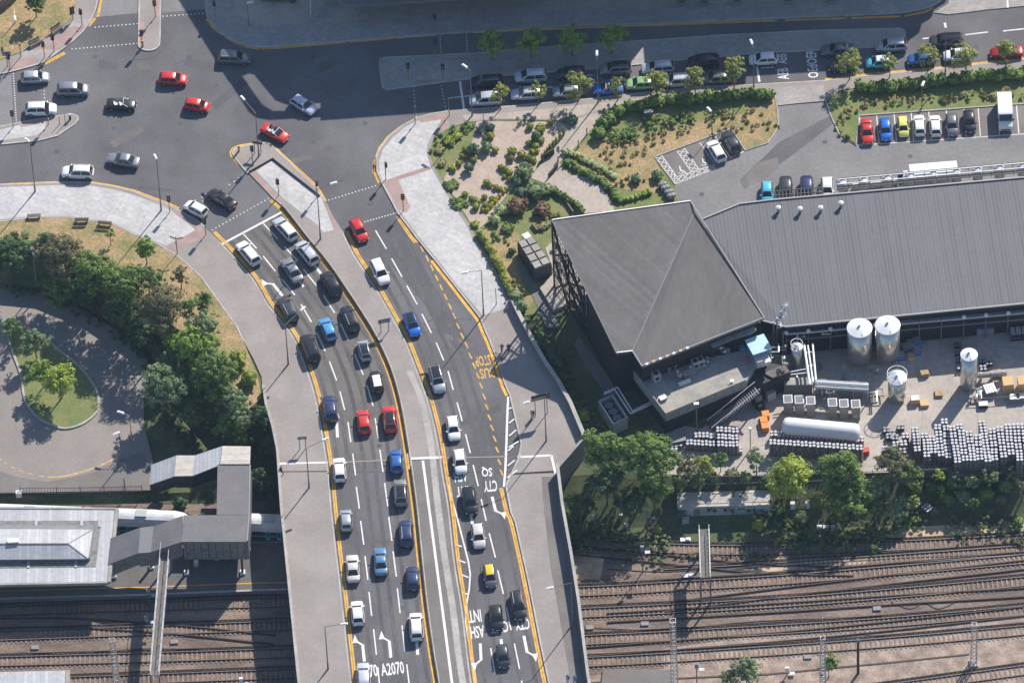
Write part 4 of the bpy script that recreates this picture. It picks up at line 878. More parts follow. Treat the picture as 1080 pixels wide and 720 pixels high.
car(530.5, 691.5, .14, .98, 'small', 'darkgrey', 'small charcoal hatchback last before the bottom edge, southbound', group=GC)
# top road, upper lane (heading left)
car(513, 85.5, -1, .06, 'estate', 'black', 'black estate in the upper lane behind the wide stop line', group=GD, opts='r')
car(560, 80.5, -1, .07, 'mpv', 'lightsilver', 'silver people carrier in the upper lane below the third island tree gap', group=GD)
car(602, 76.5, -1, .07, 'hatch', 'darkgrey', 'dark hatchback in the upper lane half behind a street tree', group=GD)
car(649.5, 72.5, -1, .07, 'suv', 'warmgrey', 'grey off-roader with a shining glass roof by the triangle of sunlight', group=GD, roof='glass')
car(694, 71, -1, .07, 'estate', 'lightsilver', 'silver estate in the upper lane right of the sunlit gap', group=GD, opts='r')
car(742, 64.5, -1, .07, 'suv', 'black', 'black five-door car alone in the upper lane beside the plain island', group=GD)
car(805, 62, -1, .05, 'hatch', 'white', 'pale hatchback standing at the second stop line under the lamp post', group=GD)
car(883.5, 52, -1, .05, 'saloon', 'grey', 'long dark grey saloon in the upper lane', group=GD)
car(940, 48, -1, .07, 'suv', 'silver', 'grey car with yellow patches on bonnet and door at the island end', group=GD, roof='silver')
car(998, 43.5, -1, .06, 'bigsuv', 'darkgrey', 'large dark off-roader in the sun behind the lamp post', group=GD, roof='glass')
# lower lane
car(512, 104.5, -1, .06, 'mpv', 'lightsilver', 'silver-white people carrier first at the stop line beside the pavement', group=GD)
car(556, 98.5, -1, .06, 'estate', 'lightsilver', 'pale silver car in the lower lane between the first two street trees', group=GD)
car(598, 96, -1, .06, 'hatch', 'silver', 'blue-grey hatchback in the lower lane left of the fuller third tree', group=GD)
car(641.5, 93, -1, .05, 'open', 'blue', 'bright blue car with a dark middle in the lower lane', group=GD)
car(675, 88, -1, .05, 'hatch', 'green', 'mint green hatchback, the only green car', group=GD)
car(714.5, 85, -1, .05, 'suv', 'pearl', 'cream off-roader with a dark roof in the lower lane', group=GD, roof='lightsilver')
car(755, 82, -1, .05, 'hatch', 'grey', 'dark grey hatchback nearest the lower end of the second stop line', group=GD)
car(889, 69, -1, .05, 'hatch', 'black', 'black hatchback almost hidden by the tree right of the park entrance', group=GD)
car(927, 65.5, -1, .05, 'small', 'cyan', 'turquoise small car with a white roof', group=GD, roof='white')
car(972, 62, -1, .05, 'hatch', 'midblue', 'deep blue hatchback behind a street tree at the right', group=GD)
car(1010, 58, -1, .05, 'hatch', 'white', 'white hatchback half hidden by a street tree at the right', group=GD)
car(1061.5, 54.5, -1, .05, 'saloon', 'darkred', 'dark red saloon behind the rightmost street tree', group=GD)
# car park
car(755.5, 159, -.5, -.86, 'hatch', 'white', 'white hatchback parked beside the empty disabled bays', opts='p', group=GE)
car(771, 149.5, -.5, -.86, 'hatch', 'darkgrey', 'dark car with one lit tail light in the end bay by the white hatchback', opts='p', group=GE)
for x, y, dy, t, c, lab, rf in ((914.5, 138, 1, 'saloon', 'red', 'red car leftmost in the long row of bays', None), (934, 136, 1, 'hatch', 'blue', 'blue car second in the long row of bays', None),
    (952.5, 133.5, 1, 'small', 'paleyellow', 'lime yellow small car with a sunroof in the long row of bays', 'glass'), (969.5, 131.5, -1, 'hatch', 'white', 'white car reversed in, beside the lime yellow one', None),
    (986.5, 132, -1, 'hatch', 'white', 'white car reversed in, beside the grey one', None), (1004, 131, 1, 'hatch', 'grey', 'mid grey car between a white and a black car', None),
    (1022.5, 127.5, 1, 'hatch', 'black', 'black car next to the empty bays and the tall van', None)):
    if t == 'small': rf = None
    car(x, y, .1*dy, dy, t, c, lab, opts='p', group=GE, roof=rf, z=.026, sc=.94)
for x, y, t, c, lab in ((809, 203, 'small', 'cyan', 'turquoise car parked against the north side of the ribbed roof'), (829, 201.5, 'mpv', 'darkgrey', 'black car parked left by the dark walkway grating'),
    (851, 201, 'mpv', 'navy', 'dark blue car parked right by the dark walkway grating'), (872.5, 199, 'hatch', 'white', 'white-fronted car at the end of the dark walkway grating')):
    car(x, y, .04, 1, t, c, lab, opts='p', group=GE, z=.02, roof='white' if False else None)
# ---- van and lorry
def van(px, py, dx, dy):
    p = U(px, py, 1.2); r = thing('parked_van', 'tall white panel van parked at the right end of the bays', 'van', (p.x, p.y, .026), hdg(px, py, dx, dy))
    b = MB()
    prof = [(-2.75, .35), (-2.75, 2.2), (-2.6, 2.42), (1.2, 2.42), (1.45, 2.34), (1.95, 1.45), (2.65, 1.15), (2.8, .9), (2.8, .35)]
    for w, yy in ((.94, -1), (1.0, -.9), (1.0, .9), (.94, 1)): b.v += [(x, yy*.99, z*(1 if abs(yy) < 1 else 1) if True else z) for x, z in prof]
    n = len(prof)
    for k in range(3):
        for i in range(n): j = (i+1) % n; b.f.append([k*n+i, k*n+j, (k+1)*n+j, (k+1)*n+i]); b.mi.append(0)
    b.f.append(list(range(n))); b.f.append(list(range(4*n-1, 3*n-1, -1))); b.mi += [0, 0]
    me = recalc(b.mesh('body', PAINT['white'])); meshobj('body', me, r)
    g = MB(); g.add([(1.50, -.86, 2.28), (1.50, .86, 2.28), (1.98, .92, 1.48), (1.98, -.92, 1.48)], [(0, 3, 2, 1)]); g.v = [(a+.03, c, d+.02) for a, c, d in g.v]; g.build('windscreen', MT['glass'], r)
    for s_ in (1, -1):
        g = MB(); g.add([(.75, s_*1.005, 1.4), (1.75, s_*1.005, 1.4), (1.4, s_*1.005, 2.05), (.75, s_*1.005, 2.05)], [(0, 1, 2, 3) if s_ < 0 else (3, 2, 1, 0)]); g.build('side_window', MT['glass'], r)
        g = MB(); g.box(2.68, s_*.78, .85, .18, .3, .28); g.build('headlight', MT['lamp_clear'], r)
        g = MB(); g.box(1.75, s_*1.12, 1.35, .14, .24, .3); g.build('door_mirror', MT['trim'], r)
        for x in (-1.75, 1.9):
            g = MB(); g.tube((x, s_*.90, .36), (x, s_*1.03, .36), .36, .36, 14); w = g.build('wheel', MT['tyre'], r)
            g = MB(); g.tube((x, s_*.95, .36), (x, s_*1.035, .36), .2, .2, 10); g.build('rim', MT['rim'], w)
    g = MB(); g.box(2.79, 0, .45, .05, 1.3, .22); g.build('grille', MT['trim'], r)
van(1060, 118, .06, 1)
def lorry():
    r = thing('lorry', 'white box lorry half hidden behind the metal walkway', 'lorry', tuple(U(983, 196, 0.02)), hdg(983, 190, -1, .08))
    g = MB(); g.box(-.2, 0, 1.0, 6.6, 2.4, 2.5); g.build('box_body', PAINT['white'], r)
    g = MB(); b2 = [(3.2, 0.5), (3.2, 2.4), (3.9, 2.35), (4.7, 1.5), (4.85, .5)]
    n = len(b2)
    for y in (-1.1, 1.1): g.v += [(x, y, z) for x, z in b2]
    for i in range(n): j = (i+1) % n; g.f.append([i, j, n+j, n+i]); g.mi.append(0)
    g.f += [list(range(n)), list(range(2*n-1, n-1, -1))]; g.mi += [0, 0]; meshobj('cab', recalc(g.mesh('cab', PAINT['white'])), r)
    g = MB(); g.add([(4.02, -.95, 2.27), (4.02, .95, 2.27), (4.66, 1, 1.6), (4.66, -1, 1.6)], [(0, 3, 2, 1)]); g.build('windscreen', MT['glass'], r)
    for s_ in (1, -1):
        for x in (-2.3, 3.9):
            g = MB(); g.tube((x, s_*.95, .45), (x, s_*1.18, .45), .45, .45, 14); g.build('wheel', MT['tyre'], r)
lorry()
# yellow patches of the grey car with livery are painted panels
# ---------------------------------------------------------------- street furniture
def pole_h(bx, by, tx, ty, z=0.0):
    """real height of a post whose foot and head read at these places"""
    a = U(bx, by, z); lo, hi = 0.2, 25
    for _ in range(30):
        m_ = (lo+hi)/2; q = U(tx, ty, z+m_)
        if q.y > a.y: lo = m_
        else: hi = m_
    return (lo+hi)/2
def street_lamp(bx, by, ty, label, hx=None, hy=None, z=0.12, col='grey_paint', heads=1, group='street lamps', r=.09):
    a = U(bx, by, z); h = pole_h(bx, by, bx, ty, z)
    t = thing('street_lamp', label, 'street lamp', (a.x, a.y, z), 0, group)
    g = MB(); g.tube((0, 0, 0), (0, 0, 1.3), r*1.45, r*1.35, 10); g.tube((0, 0, 1.3), (0, 0, h), r, r*.6, 10); g.build('pole', MT[col], t)
    if hx is not None:
        e = U(hx, hy, z+h+.15); dx, dy = e.x-a.x, e.y-a.y; L_ = math.hypot(dx, dy); ux, uy = dx/L_, dy/L_
    else: ux, uy, L_ = -math.sin(.3), -math.cos(.3), .5
    hl = min(L_, 6)
    g = MB(); g.tube((0, 0, h-.05), (ux*hl, uy*hl, h+.12), r*.5, r*.4, 8); g.build('arm', MT[col], t)
    ang = math.atan2(uy, ux); g = MB(); x, y = ux*(hl+.25), uy*(hl+.25)
    g.box(x, y, h+.06, .95, .34, .12, ang); g.box(x, y, h+.18, .7, .22, .07, ang); g.build('lantern', MT['lantern'], t)
    if heads == 2:
        g = MB(); g.box(-x*.6, -y*.6+.1, h+.06, .85, .34, .13, ang); g.build('lantern', MT['lantern'], t)
    return t
LP = [(37, 202, 150, 30, 148.5, 'street lamp on the wide pale pavement at the far left'), (170, 222, 168, 164.5, 166.5, 'street lamp on the pale pavement near the pelican crossing corner'),
 (273, 165, 119, 257, 104.5, 'tall street lamp on the yellow-edged tip of the long island'), (338, 252, 199, 350, 193.5, 'street lamp at the paved head of the central reservation'),
 (498, 122, 74, 491.5, 70.5, 'street lamp on the pavement left of the first street tree'), (631, 108, 62, 629.5, 57.5, 'street lamp in front of the bright blue car'),
 (795, 95, 50, 793, 45.5, 'street lamp beside the second stop line'), (997, 80, 33, 997, 28.5, 'street lamp in front of the large dark off-roader'),
 (304, 384, 342, 318, 326.5, 'street lamp on the left pavement above the deck joint'), (326, 514, 472, 341.5, 463.5, 'street lamp on the left pavement just beyond the deck joint'),
 (346, 705, 660, 361, 657.5, 'street lamp on the left pavement near the bottom edge'), (510, 332, 285, 492, 287, 'street lamp where pale paving ends beside the bus bay'),
 (576, 465, 418, 557, 423.5, 'street lamp beside the black sign on the right pavement'), (604, 658, 614, 582, 619, 'street lamp fixed by the right bridge parapet')]
for bx, by, ty, hx, hy, lab in LP: street_lamp(bx, by, ty, lab, hx, hy)
street_lamp(751, 141, 119, 'green-grey car park lamp behind the white parked hatchback', 749, 116.5, z=0.05, r=.06); street_lamp(972, 116, 92, 'car park lamp above the long row of bays', 973, 89.5, z=.05, r=.06)
street_lamp(129, 487, 456, 'dark lamp post on the brown footway of the lower forecourt', 124.5, 456, z=FORE+.1, r=.08); street_lamp(139, 464, 438, 'pale lamp post beside the trees of the lower forecourt', 129, 435, z=FORE, col='metal', r=.07)
street_lamp(38, 297, 266, 'twin-headed floodlight post among the dark park trees', 33, 262, z=-3.5, col='metal', heads=2, r=.08); street_lamp(16, 24, 9, 'short lamp on the dry lawn in the top left corner', 15.5, 18, z=.2, col='metal', r=.06)
street_lamp(262.5, 27, 4, 'thin lamp post on the shaded brown plaza', 262, 3, z=.13, r=.05)
def signal_proto():
    t = thing('traffic_light', 'x', 'traffic light', (0, 0, .12)); h = 3.2
    g = MB(); g.tube((0, 0, 0), (0, 0, h+.2), .06, .055, 8); g.build('pole', MT['grey_paint'], t)
    g = MB(); g.box(0, -.16, h-.75, .30, .24, .95); hd = g.build('signal_head', MT['black'], t)
    g = MB(); g.box(0, -.02, h-.85, .52, .03, 1.15); g.build('backing_board', MT['black'], t)
    for k, m_ in enumerate(('lamp_red', 'box_tan', 'trim')):
        g = MB(); g.tube((0, -.28, h+.02-k*.28), (0, -.31, h+.02-k*.28), .09, .09, 10); g.build('lens', MT[m_], hd)
    g = MB(); g.box(.09, 0, .95, .12, .16, .26); g.build('push_button', MT['yellow'], t)
    return t
SG = [(179, 224, 0, 'traffic light on the pale pavement before the kerb corner'), (217, 247.5, 1, 'traffic light at the left end of the stop line'), (294, 206, 1, 'traffic light on the pale island, beside its red strip'),
 (266.5, 172, 2, 'traffic light on the grey tip of the long island, beside the yellow beacon'), (334, 208.5, 3, 'traffic light at the right edge of the pale island'), (407, 189, 3, 'traffic light at the pink corner of the east pavement'),
 (425.5, 222, 0, 'traffic light on the pink strip beside the pale east paving'), (438, 131, 2, 'traffic light at the tip of the east corner pavement'), (474, 122, 2, 'traffic light on pink paving near the first stop line'),
 (431, 84, 0, 'traffic light at the left end of the shaded island'), (467.5, 85, 0, 'traffic light at the right pink patch of the shaded island'), (459.5, 60, 2, 'traffic light on the upper edge of the shaded island'),
 (459, 33, 2, 'traffic light on the shaded north pavement'), (150, 50, 2, 'traffic light at the rounded end of the narrow top island'), (164, 18, 0, 'traffic light higher up on the narrow top island'),
 (86.5, 27, 1, 'traffic light by the top left side road'), (57, 54, 1, 'traffic light between the two park benches'), (47, 61, 1, 'traffic light beside the lower park bench'), (10.5, 74, 1, 'traffic light at the far left of the top left corner'),
 (51, 131.5, 0, 'traffic light in the middle of the pointed left island'), (14, 134, 0, 'traffic light at the left end of the pointed left island'), (227, 18, 1, 'traffic light on the shaded curved corner')]
sp = signal_proto()
for i, (x, y, r_, lab) in enumerate(SG):
    p = U(x, y, .12); rz = [0, -.7, 2.6, 1.9][r_]
    if i == 0: sp.location = p; sp.rotation_euler = (0, 0, rz); sp['label'] = lab; sp['group'] = 'traffic lights'; KIDS.clear()
    else: copy_tree(sp, p, rz, lab)
def post_sign(x, y, lab, w, h, hgt, cat='road sign', m='grey_paint', two=True, rz=0, z=.12, band=None):
    p = U(x, y, z); t = thing('road_sign', lab, cat, (p.x, p.y, z), rz)
    for sx in ((-w*.32, w*.32) if two else (0,)):
        g = MB(); g.tube((sx, 0, 0), (sx, 0, hgt), .06, .06, 8); g.build('post', MT['grey_paint'], t)
    g = MB(); g.box(0, .09, hgt-h, w, .06, h); f = g.build('sign_panel', MT[m], t)
    if band:
        g = MB(); g.box(0, .02, hgt-h*.55, w*.95, .05, .08); g.build('rail', MT[band], f)
    return t
post_sign(406, 349.5, 'grey direction sign on two posts on the central reservation', 1.7, .9, 2.6, rz=.2, m='sign_blue', band='metal')
post_sign(319.5, 473, 'small blue-grey sign board on two posts on the left pavement', 1.25, .6, 2.5, rz=.05, m='sign_blue')
ps = post_sign(571, 437, 'large black-backed direction sign on the right pavement', 2.6, 1.1, 4.2, rz=.25, m='black', band='metal')
post_sign(272, 162, 'black direction board on two posts at the tip of the long island', 1.4, .5, 2.4, rz=-.25, m='black'); 
post_sign(8, 70, 'pale blue sign board by the left kerb of the top left corner', 1.2, .9, 3.0, m='sign_blue', two=False)
post_sign(22, 60, 'slim dark post with small head on the edge of the dry lawn', .3, .35, 2.6, m='black', two=False)
post_sign(77, 21, 'dark advertising board beside the top left pavement', .7, 1.6, 2.6, m='black', two=False, rz=.4)
post_sign(527.5, 342, 'thin grey post next to the hedge at the end of the pale paving', .25, .9, 3.4, m='metal', two=False) if False else None
def simple_post(x, y, z, h, lab, name='post', r=.05, m='grey_paint', cat='post', group=None):
    p = U(x, y, z); g = MB(); g.tube((0, 0, 0), (0, 0, h), r, r*.8, 8); g.lathe([(r*1.4, 0), (r*1.4, .08)], n=8); o = g.build(name, MT[m]); o.location = (p.x, p.y, z); tag(o, lab, cat, group); return o
simple_post(523.5, 321, .12, 3.4, 'thin grey post in the tree shade at the end of the pale paving', r=.06)
simple_post(510, 130, .12, 2.2, 'short post below the first street tree'); simple_post(328, 15, .13, 3.0, 'white post on the shaded plaza', m='white_metal')
simple_post(63, 131, .12, 1.6, 'left of the two thin posts on the pointed left island'); simple_post(69, 130, .12, 1.9, 'right of the two thin posts on the pointed left island')
for x, y, lab in ((252, 159.5, 'yellow beacon bollard on the long island tip'), (74, 126, 'pale bollard with dark base on the pointed left island'), (150.5, 49, 'yellow bollard at the rounded end of the narrow top island')):
    p = U(x, y, .12); t = thing('bollard', lab, 'bollard', (p.x, p.y, .12)); g = MB(); g.lathe([(.16, 0), (.15, .75), (.10, .8)], n=10); g.build('base', MT['yellow' if 'yellow' in lab else 'trim'], t)
    g = MB(); g.box(0, 0, .8, .34, .16, .34); g.build('lit_box', MT['yellow' if 'yellow' in lab else 'white_metal'], t)
def bench(x, y, rz, lab, back=True, z=.12):
    p = U(x, y, z); t = thing('park_bench', lab, 'bench', (p.x, p.y, z), rz, 'benches at the junction')
    g = MB()
    for k in range(4): g.box(0, -.25+k*.16, .42, 1.9, .12, .05)
    g.build('seat', MT['wood'], t)
    if back:
        g = MB()
        for k in range(3): g.box(0, .33, .55+k*.16, 1.9, .04, .12)
        g.build('backrest', MT['wood'], t)
    for s_ in (-.8, .8):
        g = MB(); g.box(s_, 0, 0, .08, .6, .42); g.build('leg', MT['concrete'], t)
bench(37, 47.5, .55, 'wooden bench with its back to the dry lawn, nearer the left edge'); bench(60, 33, .72, 'wooden bench further up beside the top left side road')
bench(86.5, 233.5, 3.1, 'left of the two wooden benches on the park lawn'); bench(111, 237, 2.95, 'right of the two wooden benches on the park lawn'); bench(36, 229.5, 3.14, 'dark backless bench at the edge of the wide pale pavement', False)
# finger post on the lawn
p = U(187, 267.5, .12); t = thing('finger_post', 'dark three-armed finger post on the lawn corner', 'signpost', (p.x, p.y, .12)); g = MB(); g.tube((0, 0, 0), (0, 0, 3.6), .06, .05, 8); g.build('pole', MT['trim'], t)
for a in (.2, 2.6, 4.6): g = MB(); g.bar((math.cos(a)*.08, math.sin(a)*.08, 3.1), (math.cos(a)*.95, math.sin(a)*.95, 3.1), .05, .2); g.build('sign_arm', MT['trim'], t)
for i, (x, z_) in enumerate(((719, 5), (743, 5), (777, 3.5), (832, 2.5), (878, 2))):
    p = U(x, z_, .13); t = thing('planter', 'square planter with clipped box plant on the shaded pavement, %s from the left' % ORD[i], 'planter', (p.x, p.y, .12), 0, 'planters on the shaded pavement')
    g = MB(); g.box(0, 0, 0, .95, .95, .75); g.build('tub', MT['clad_grey'], t); g = MB(); g.box(0, 0, .75, .85, .85, .45); g.build('box_plant', L['dark'], t)
# parapets and walls along the raised road
def wall_obj(name, pts, z0, z1, w, m, lab, cat='wall', cap=None):
    b = MB(); b.wall(UL(pts), 0, w, z0, z1); t = b.build(name, m); tag(t, lab, cat)
    if cap:
        g = MB(); g.wall(UL(pts), -.04*(1 if w > 0 else -1), w+.04*(1 if w > 0 else -1), z1+.003, z1+.12); g.build('coping', cap, t)
    return t
wall_obj('parapet_wall', [p for p in DECK_L if 412 <= p[1]], 0.125, 1.15, .30, MT['footway_dark'], 'long concrete parapet along the left side of the bridge', 'parapet', MT['concrete'])
wall_obj('parapet_wall', PAR_E, 0.125, 1.15, .45, MT['footway_dark'], 'broad-topped wall beside the right pavement before the bridge', 'parapet', MT['concrete'])
wall_obj('parapet_wall', DECK_R, 0.125, 1.85, .32, MT['clad_dark'], 'tall dark parapet along the right side of the bridge', 'parapet', MT['concrete'])
wp = UL([(615, 466), (587, 498)]); q = MB(); a, c = wp
n_ = Vector((c.y-a.y, a.x-c.x, 0)).normalized(); n_ = n_ if n_.y < 0 else -n_
b = MB(); b.wall([a, c], 0, .35, -6.5, 1.15); t = b.build('wing_wall', MT['clad_grey']); tag(t, 'weathered boarded wing wall dropping to the trees at the bridge corner', 'wall')
a2 = U(592, 490); b = MB()
tag(b.wall([(U(592, 539, 0).x, U(592, 539, 0).y), (U(588, 501).x, U(588, 501).y)], 0, .3, -6.5, -1.5).build('abutment_wall', MT['concrete']), 'concrete abutment face under the east end of the bridge', 'wall')
b = MB(); b.wall(UL([(q[0]+1.2, q[1]) for q in LR if 218 < q[1] < 480]), 0, .16, .12, .42); tag(b.build('guard_kerb_shadow', MT['black']), 'black strip for guard rail and kerb shadow along the left edge of the central reservation', 'barrier')  # black strip draws the guard rail together with the kerb's shadow line
b = MB(); b.wall(UL([(q[0]+1.4, q[1]) for q in LR if q[1] > 487]), 0, .16, .12, .42); tag(b.build('guard_kerb_shadow', MT['black']), 'black strip for guard rail and kerb shadow along the central reservation on the bridge', 'barrier')  # bridge length of the strip, kerb shadow included in its black
b = MB(); b.wall(UL([(263, 183), (287.5, 169), (310, 187), (337, 208)]), 0, .12, .12, .40); tag(b.build('low_rail', MT['black']), 'low black rail framing the pale paving of the long island', 'rail')
# ---------------------------------------------------------------- people and bicycles
MT['skin'] = mat('skin', (0.45, 0.27, 0.19), 0.6); MT['jeans'] = mat('jeans', (0.04, 0.06, 0.12), 0.8); MT['shirt_white'] = mat('shirt_white', (0.7, 0.72, 0.76), 0.8)
MT['shirt_blue'] = mat('shirt_blue', (0.10, 0.28, 0.6), 0.8); MT['shirt_dark'] = mat('shirt_dark', (0.02, 0.022, 0.03), 0.8); MT['shirt_orange'] = mat('shirt_orange', (0.5, 0.16, 0.06), 0.8); MT['hair'] = mat('hair', (0.03, 0.02, 0.015), 0.8)
def skin_body(name, joints, edges, radii, levels=1):
    me = bpy.data.meshes.new(name); me.from_pydata(joints, edges, []); o = bpy.data.objects.new(name, me); COL.objects.link(o)
    sk = o.modifiers.new('s', 'SKIN'); lay = me.skin_vertices[0].data
    for i, r in enumerate(radii): lay[i].radius = (r, r) if not isinstance(r, tuple) else r
    lay[0].use_root = True; sk.use_smooth_shade = True
    ss = o.modifiers.new('d', 'SUBSURF'); ss.levels = levels; ss.render_levels = levels
    bpy.context.view_layer.update(); dg = bpy.context.evaluated_depsgraph_get()
    m2 = bpy.data.meshes.new_from_object(o.evaluated_get(dg)); bpy.data.objects.remove(o); return m2
def person_meshes(pose):
    if pose == 'walk':
        J = [(0, 0, .95), (0, .01, 1.15), (0, .02, 1.40), (0, .02, 1.52), (0, .03, 1.60), (0, .04, 1.72),
             (.10, 0, .90), (.11, .20, .52), (.11, .12, .10), (.11, .28, .04), (-.10, 0, .90), (-.11, -.02, .50), (-.11, -.28, .14), (-.11, -.16, .03),
             (.19, .02, 1.42), (.24, -.10, 1.15), (.24, .02, .92), (-.19, .02, 1.42), (-.24, .10, 1.16), (-.24, .26, .98)]
    else:      # riding a bicycle
        J = [(0, -.25, .98), (0, -.12, 1.16), (0, .08, 1.36), (0, .14, 1.44), (0, .18, 1.52), (0, .22, 1.63),
             (.10, -.22, .95), (.11, .16, .80), (.10, .05, .42), (.10, .18, .36), (-.10, -.22, .95), (-.11, .10, .62), (-.10, .0, .28), (-.10, .12, .22),
             (.18, .08, 1.36), (.24, .22, 1.16), (.22, .42, 1.04), (-.18, .08, 1.36), (-.24, .22, 1.16), (-.22, .42, 1.04)]
    E = [(0, 1), (1, 2), (2, 3), (3, 4), (4, 5), (0, 6), (6, 7), (7, 8), (8, 9), (0, 10), (10, 11), (11, 12), (12, 13), (2, 14), (14, 15), (15, 16), (2, 17), (17, 18), (18, 19)]
    R = [(.15, .11), (.14, .10), (.17, .11), .055, .07, .10, .09, .06, .04, .04, .09, .06, .04, .04, .06, .042, .035, .06, .042, .035]
    body = skin_body('person_body', J, E, R)
    def sub(cond, off, nm):
        bm = bmesh.new(); bm.from_mesh(body); bm.normal_update()
        dele = [f for f in bm.faces if not cond(f.calc_center_median())]
        bmesh.ops.delete(bm, geom=dele, context='FACES')
        for v in bm.verts: v.co += v.normal*off
        me = bpy.data.meshes.new(nm); bm.to_mesh(me); bm.free(); return me
    bz = .97
    sh_ = sub(lambda c: bz-.02 < c.z < 1.47 and not (abs(c.x) > .20 and c.z < 1.12), .02, 'shirt') if pose == 'walk' else sub(lambda c: 1.0 < c.z < 1.42 and c.y < .24, .02, 'shirt')
    tr = sub(lambda c: .12 < c.z < bz+.02 and abs(c.x) < .2 if pose == 'walk' else (c.z < 1.0 and c.z > .3 and abs(c.x) < .19), .016, 'trousers')
    hr = sub(lambda c: c.z > J[5][2]-.02 or (c.z > J[5][2]-.10 and c.y < J[5][1]-.02), .015, 'hair')
    sho = sub(lambda c: c.z < .13 if pose == 'walk' else c.z < .34, .012, 'shoes')
    return body, sh_, tr, hr, sho
PW = person_meshes('walk'); PR = person_meshes('ride')
def person(x, y, rz, shirt, lab, z=.12, pose='walk', cat='person'):
    p = U(x, y, z); M_ = PW if pose == 'walk' else PR; me = M_[0]
    if not me.materials: me.materials.append(MT['skin'])
    for k, m_ in ((1, 'shirt_white'), (2, 'jeans'), (3, 'hair'), (4, 'trim')):
        if not M_[k].materials: M_[k].materials.append(MT[m_])
    o = meshobj('person', me, None, p, rz); tag(o, lab, cat)
    meshobj('shirt', M_[1], o, mats=[MT[shirt]]); meshobj('trousers', M_[2], o); meshobj('hair', M_[3], o); meshobj('shoe', M_[4], o); return o
def bicycle(x, y, rz, lab, z=.12, m='trim'):
    p = U(x, y, z); t = thing('bicycle', lab, 'bicycle', p, rz)
    for yy in (-.52, .52):
        g = MB(); n = 20
        for i in range(n):
            a0, a1 = 2*math.pi*i/n, 2*math.pi*(i+1)/n; g.bar((0, yy+.33*math.cos(a0), .35+.33*math.sin(a0)), (0, yy+.33*math.cos(a1), .35+.33*math.sin(a1)), .04)
        for i in range(6): a0 = math.pi*i/6; g.bar((0, yy-.32*math.cos(a0), .35-.32*math.sin(a0)), (0, yy+.32*math.cos(a0), .35+.32*math.sin(a0)), .01)
        g.build('wheel', MT['trim'], t)
    g = MB(); A, B_, C_, D_ = (0, -.52, .35), (0, -.08, .30), (0, -.2, .85), (0, .36, .86)
    for q0, q1 in ((A, B_), (A, C_), (B_, C_), (C_, D_), (B_, D_), (D_, (0, .52, .35))): g.tube(q0, q1, .022, .022, 6)
    g.build('frame', MT[m], t)
    g = MB(); g.box(0, -.22, .88, .16, .26, .06); g.build('saddle', MT['trim'], t); g = MB(); g.tube((-.26, .40, 1.0), (.26, .40, 1.0), .02, .02, 6); g.tube((0, .36, .84), (0, .40, 1.0), .02, .02, 6); g.build('handlebar', MT['trim'], t)
    return t
person(297, 500, 2.2, 'shirt_dark', 'person in dark clothes walking on the left pavement by the deck joint')
person(599, 719, 3.0, 'shirt_blue', 'person in a blue top at the bottom edge, left of the pair'); person(606.5, 720, 2.9, 'shirt_blue', 'person in a pale blue top at the bottom edge, right of the pair') 
bicycle(562, 440, 2.7, 'bicycle ridden past the black sign on the right pavement'); person(562, 440, 2.7, 'shirt_dark', 'person in a dark top riding a bicycle past the black sign', pose='ride', cat='cyclist')
person(536.5, 371, .4, 'shirt_dark', 'person in black walking on the pavement beside the bus stop'); person(529.5, 371, .2, 'shirt_orange', 'person in a rust-coloured top beside the parked bicycle'); bicycle(525.5, 377, 1.0, 'bicycle pushed along the bus stop pavement')
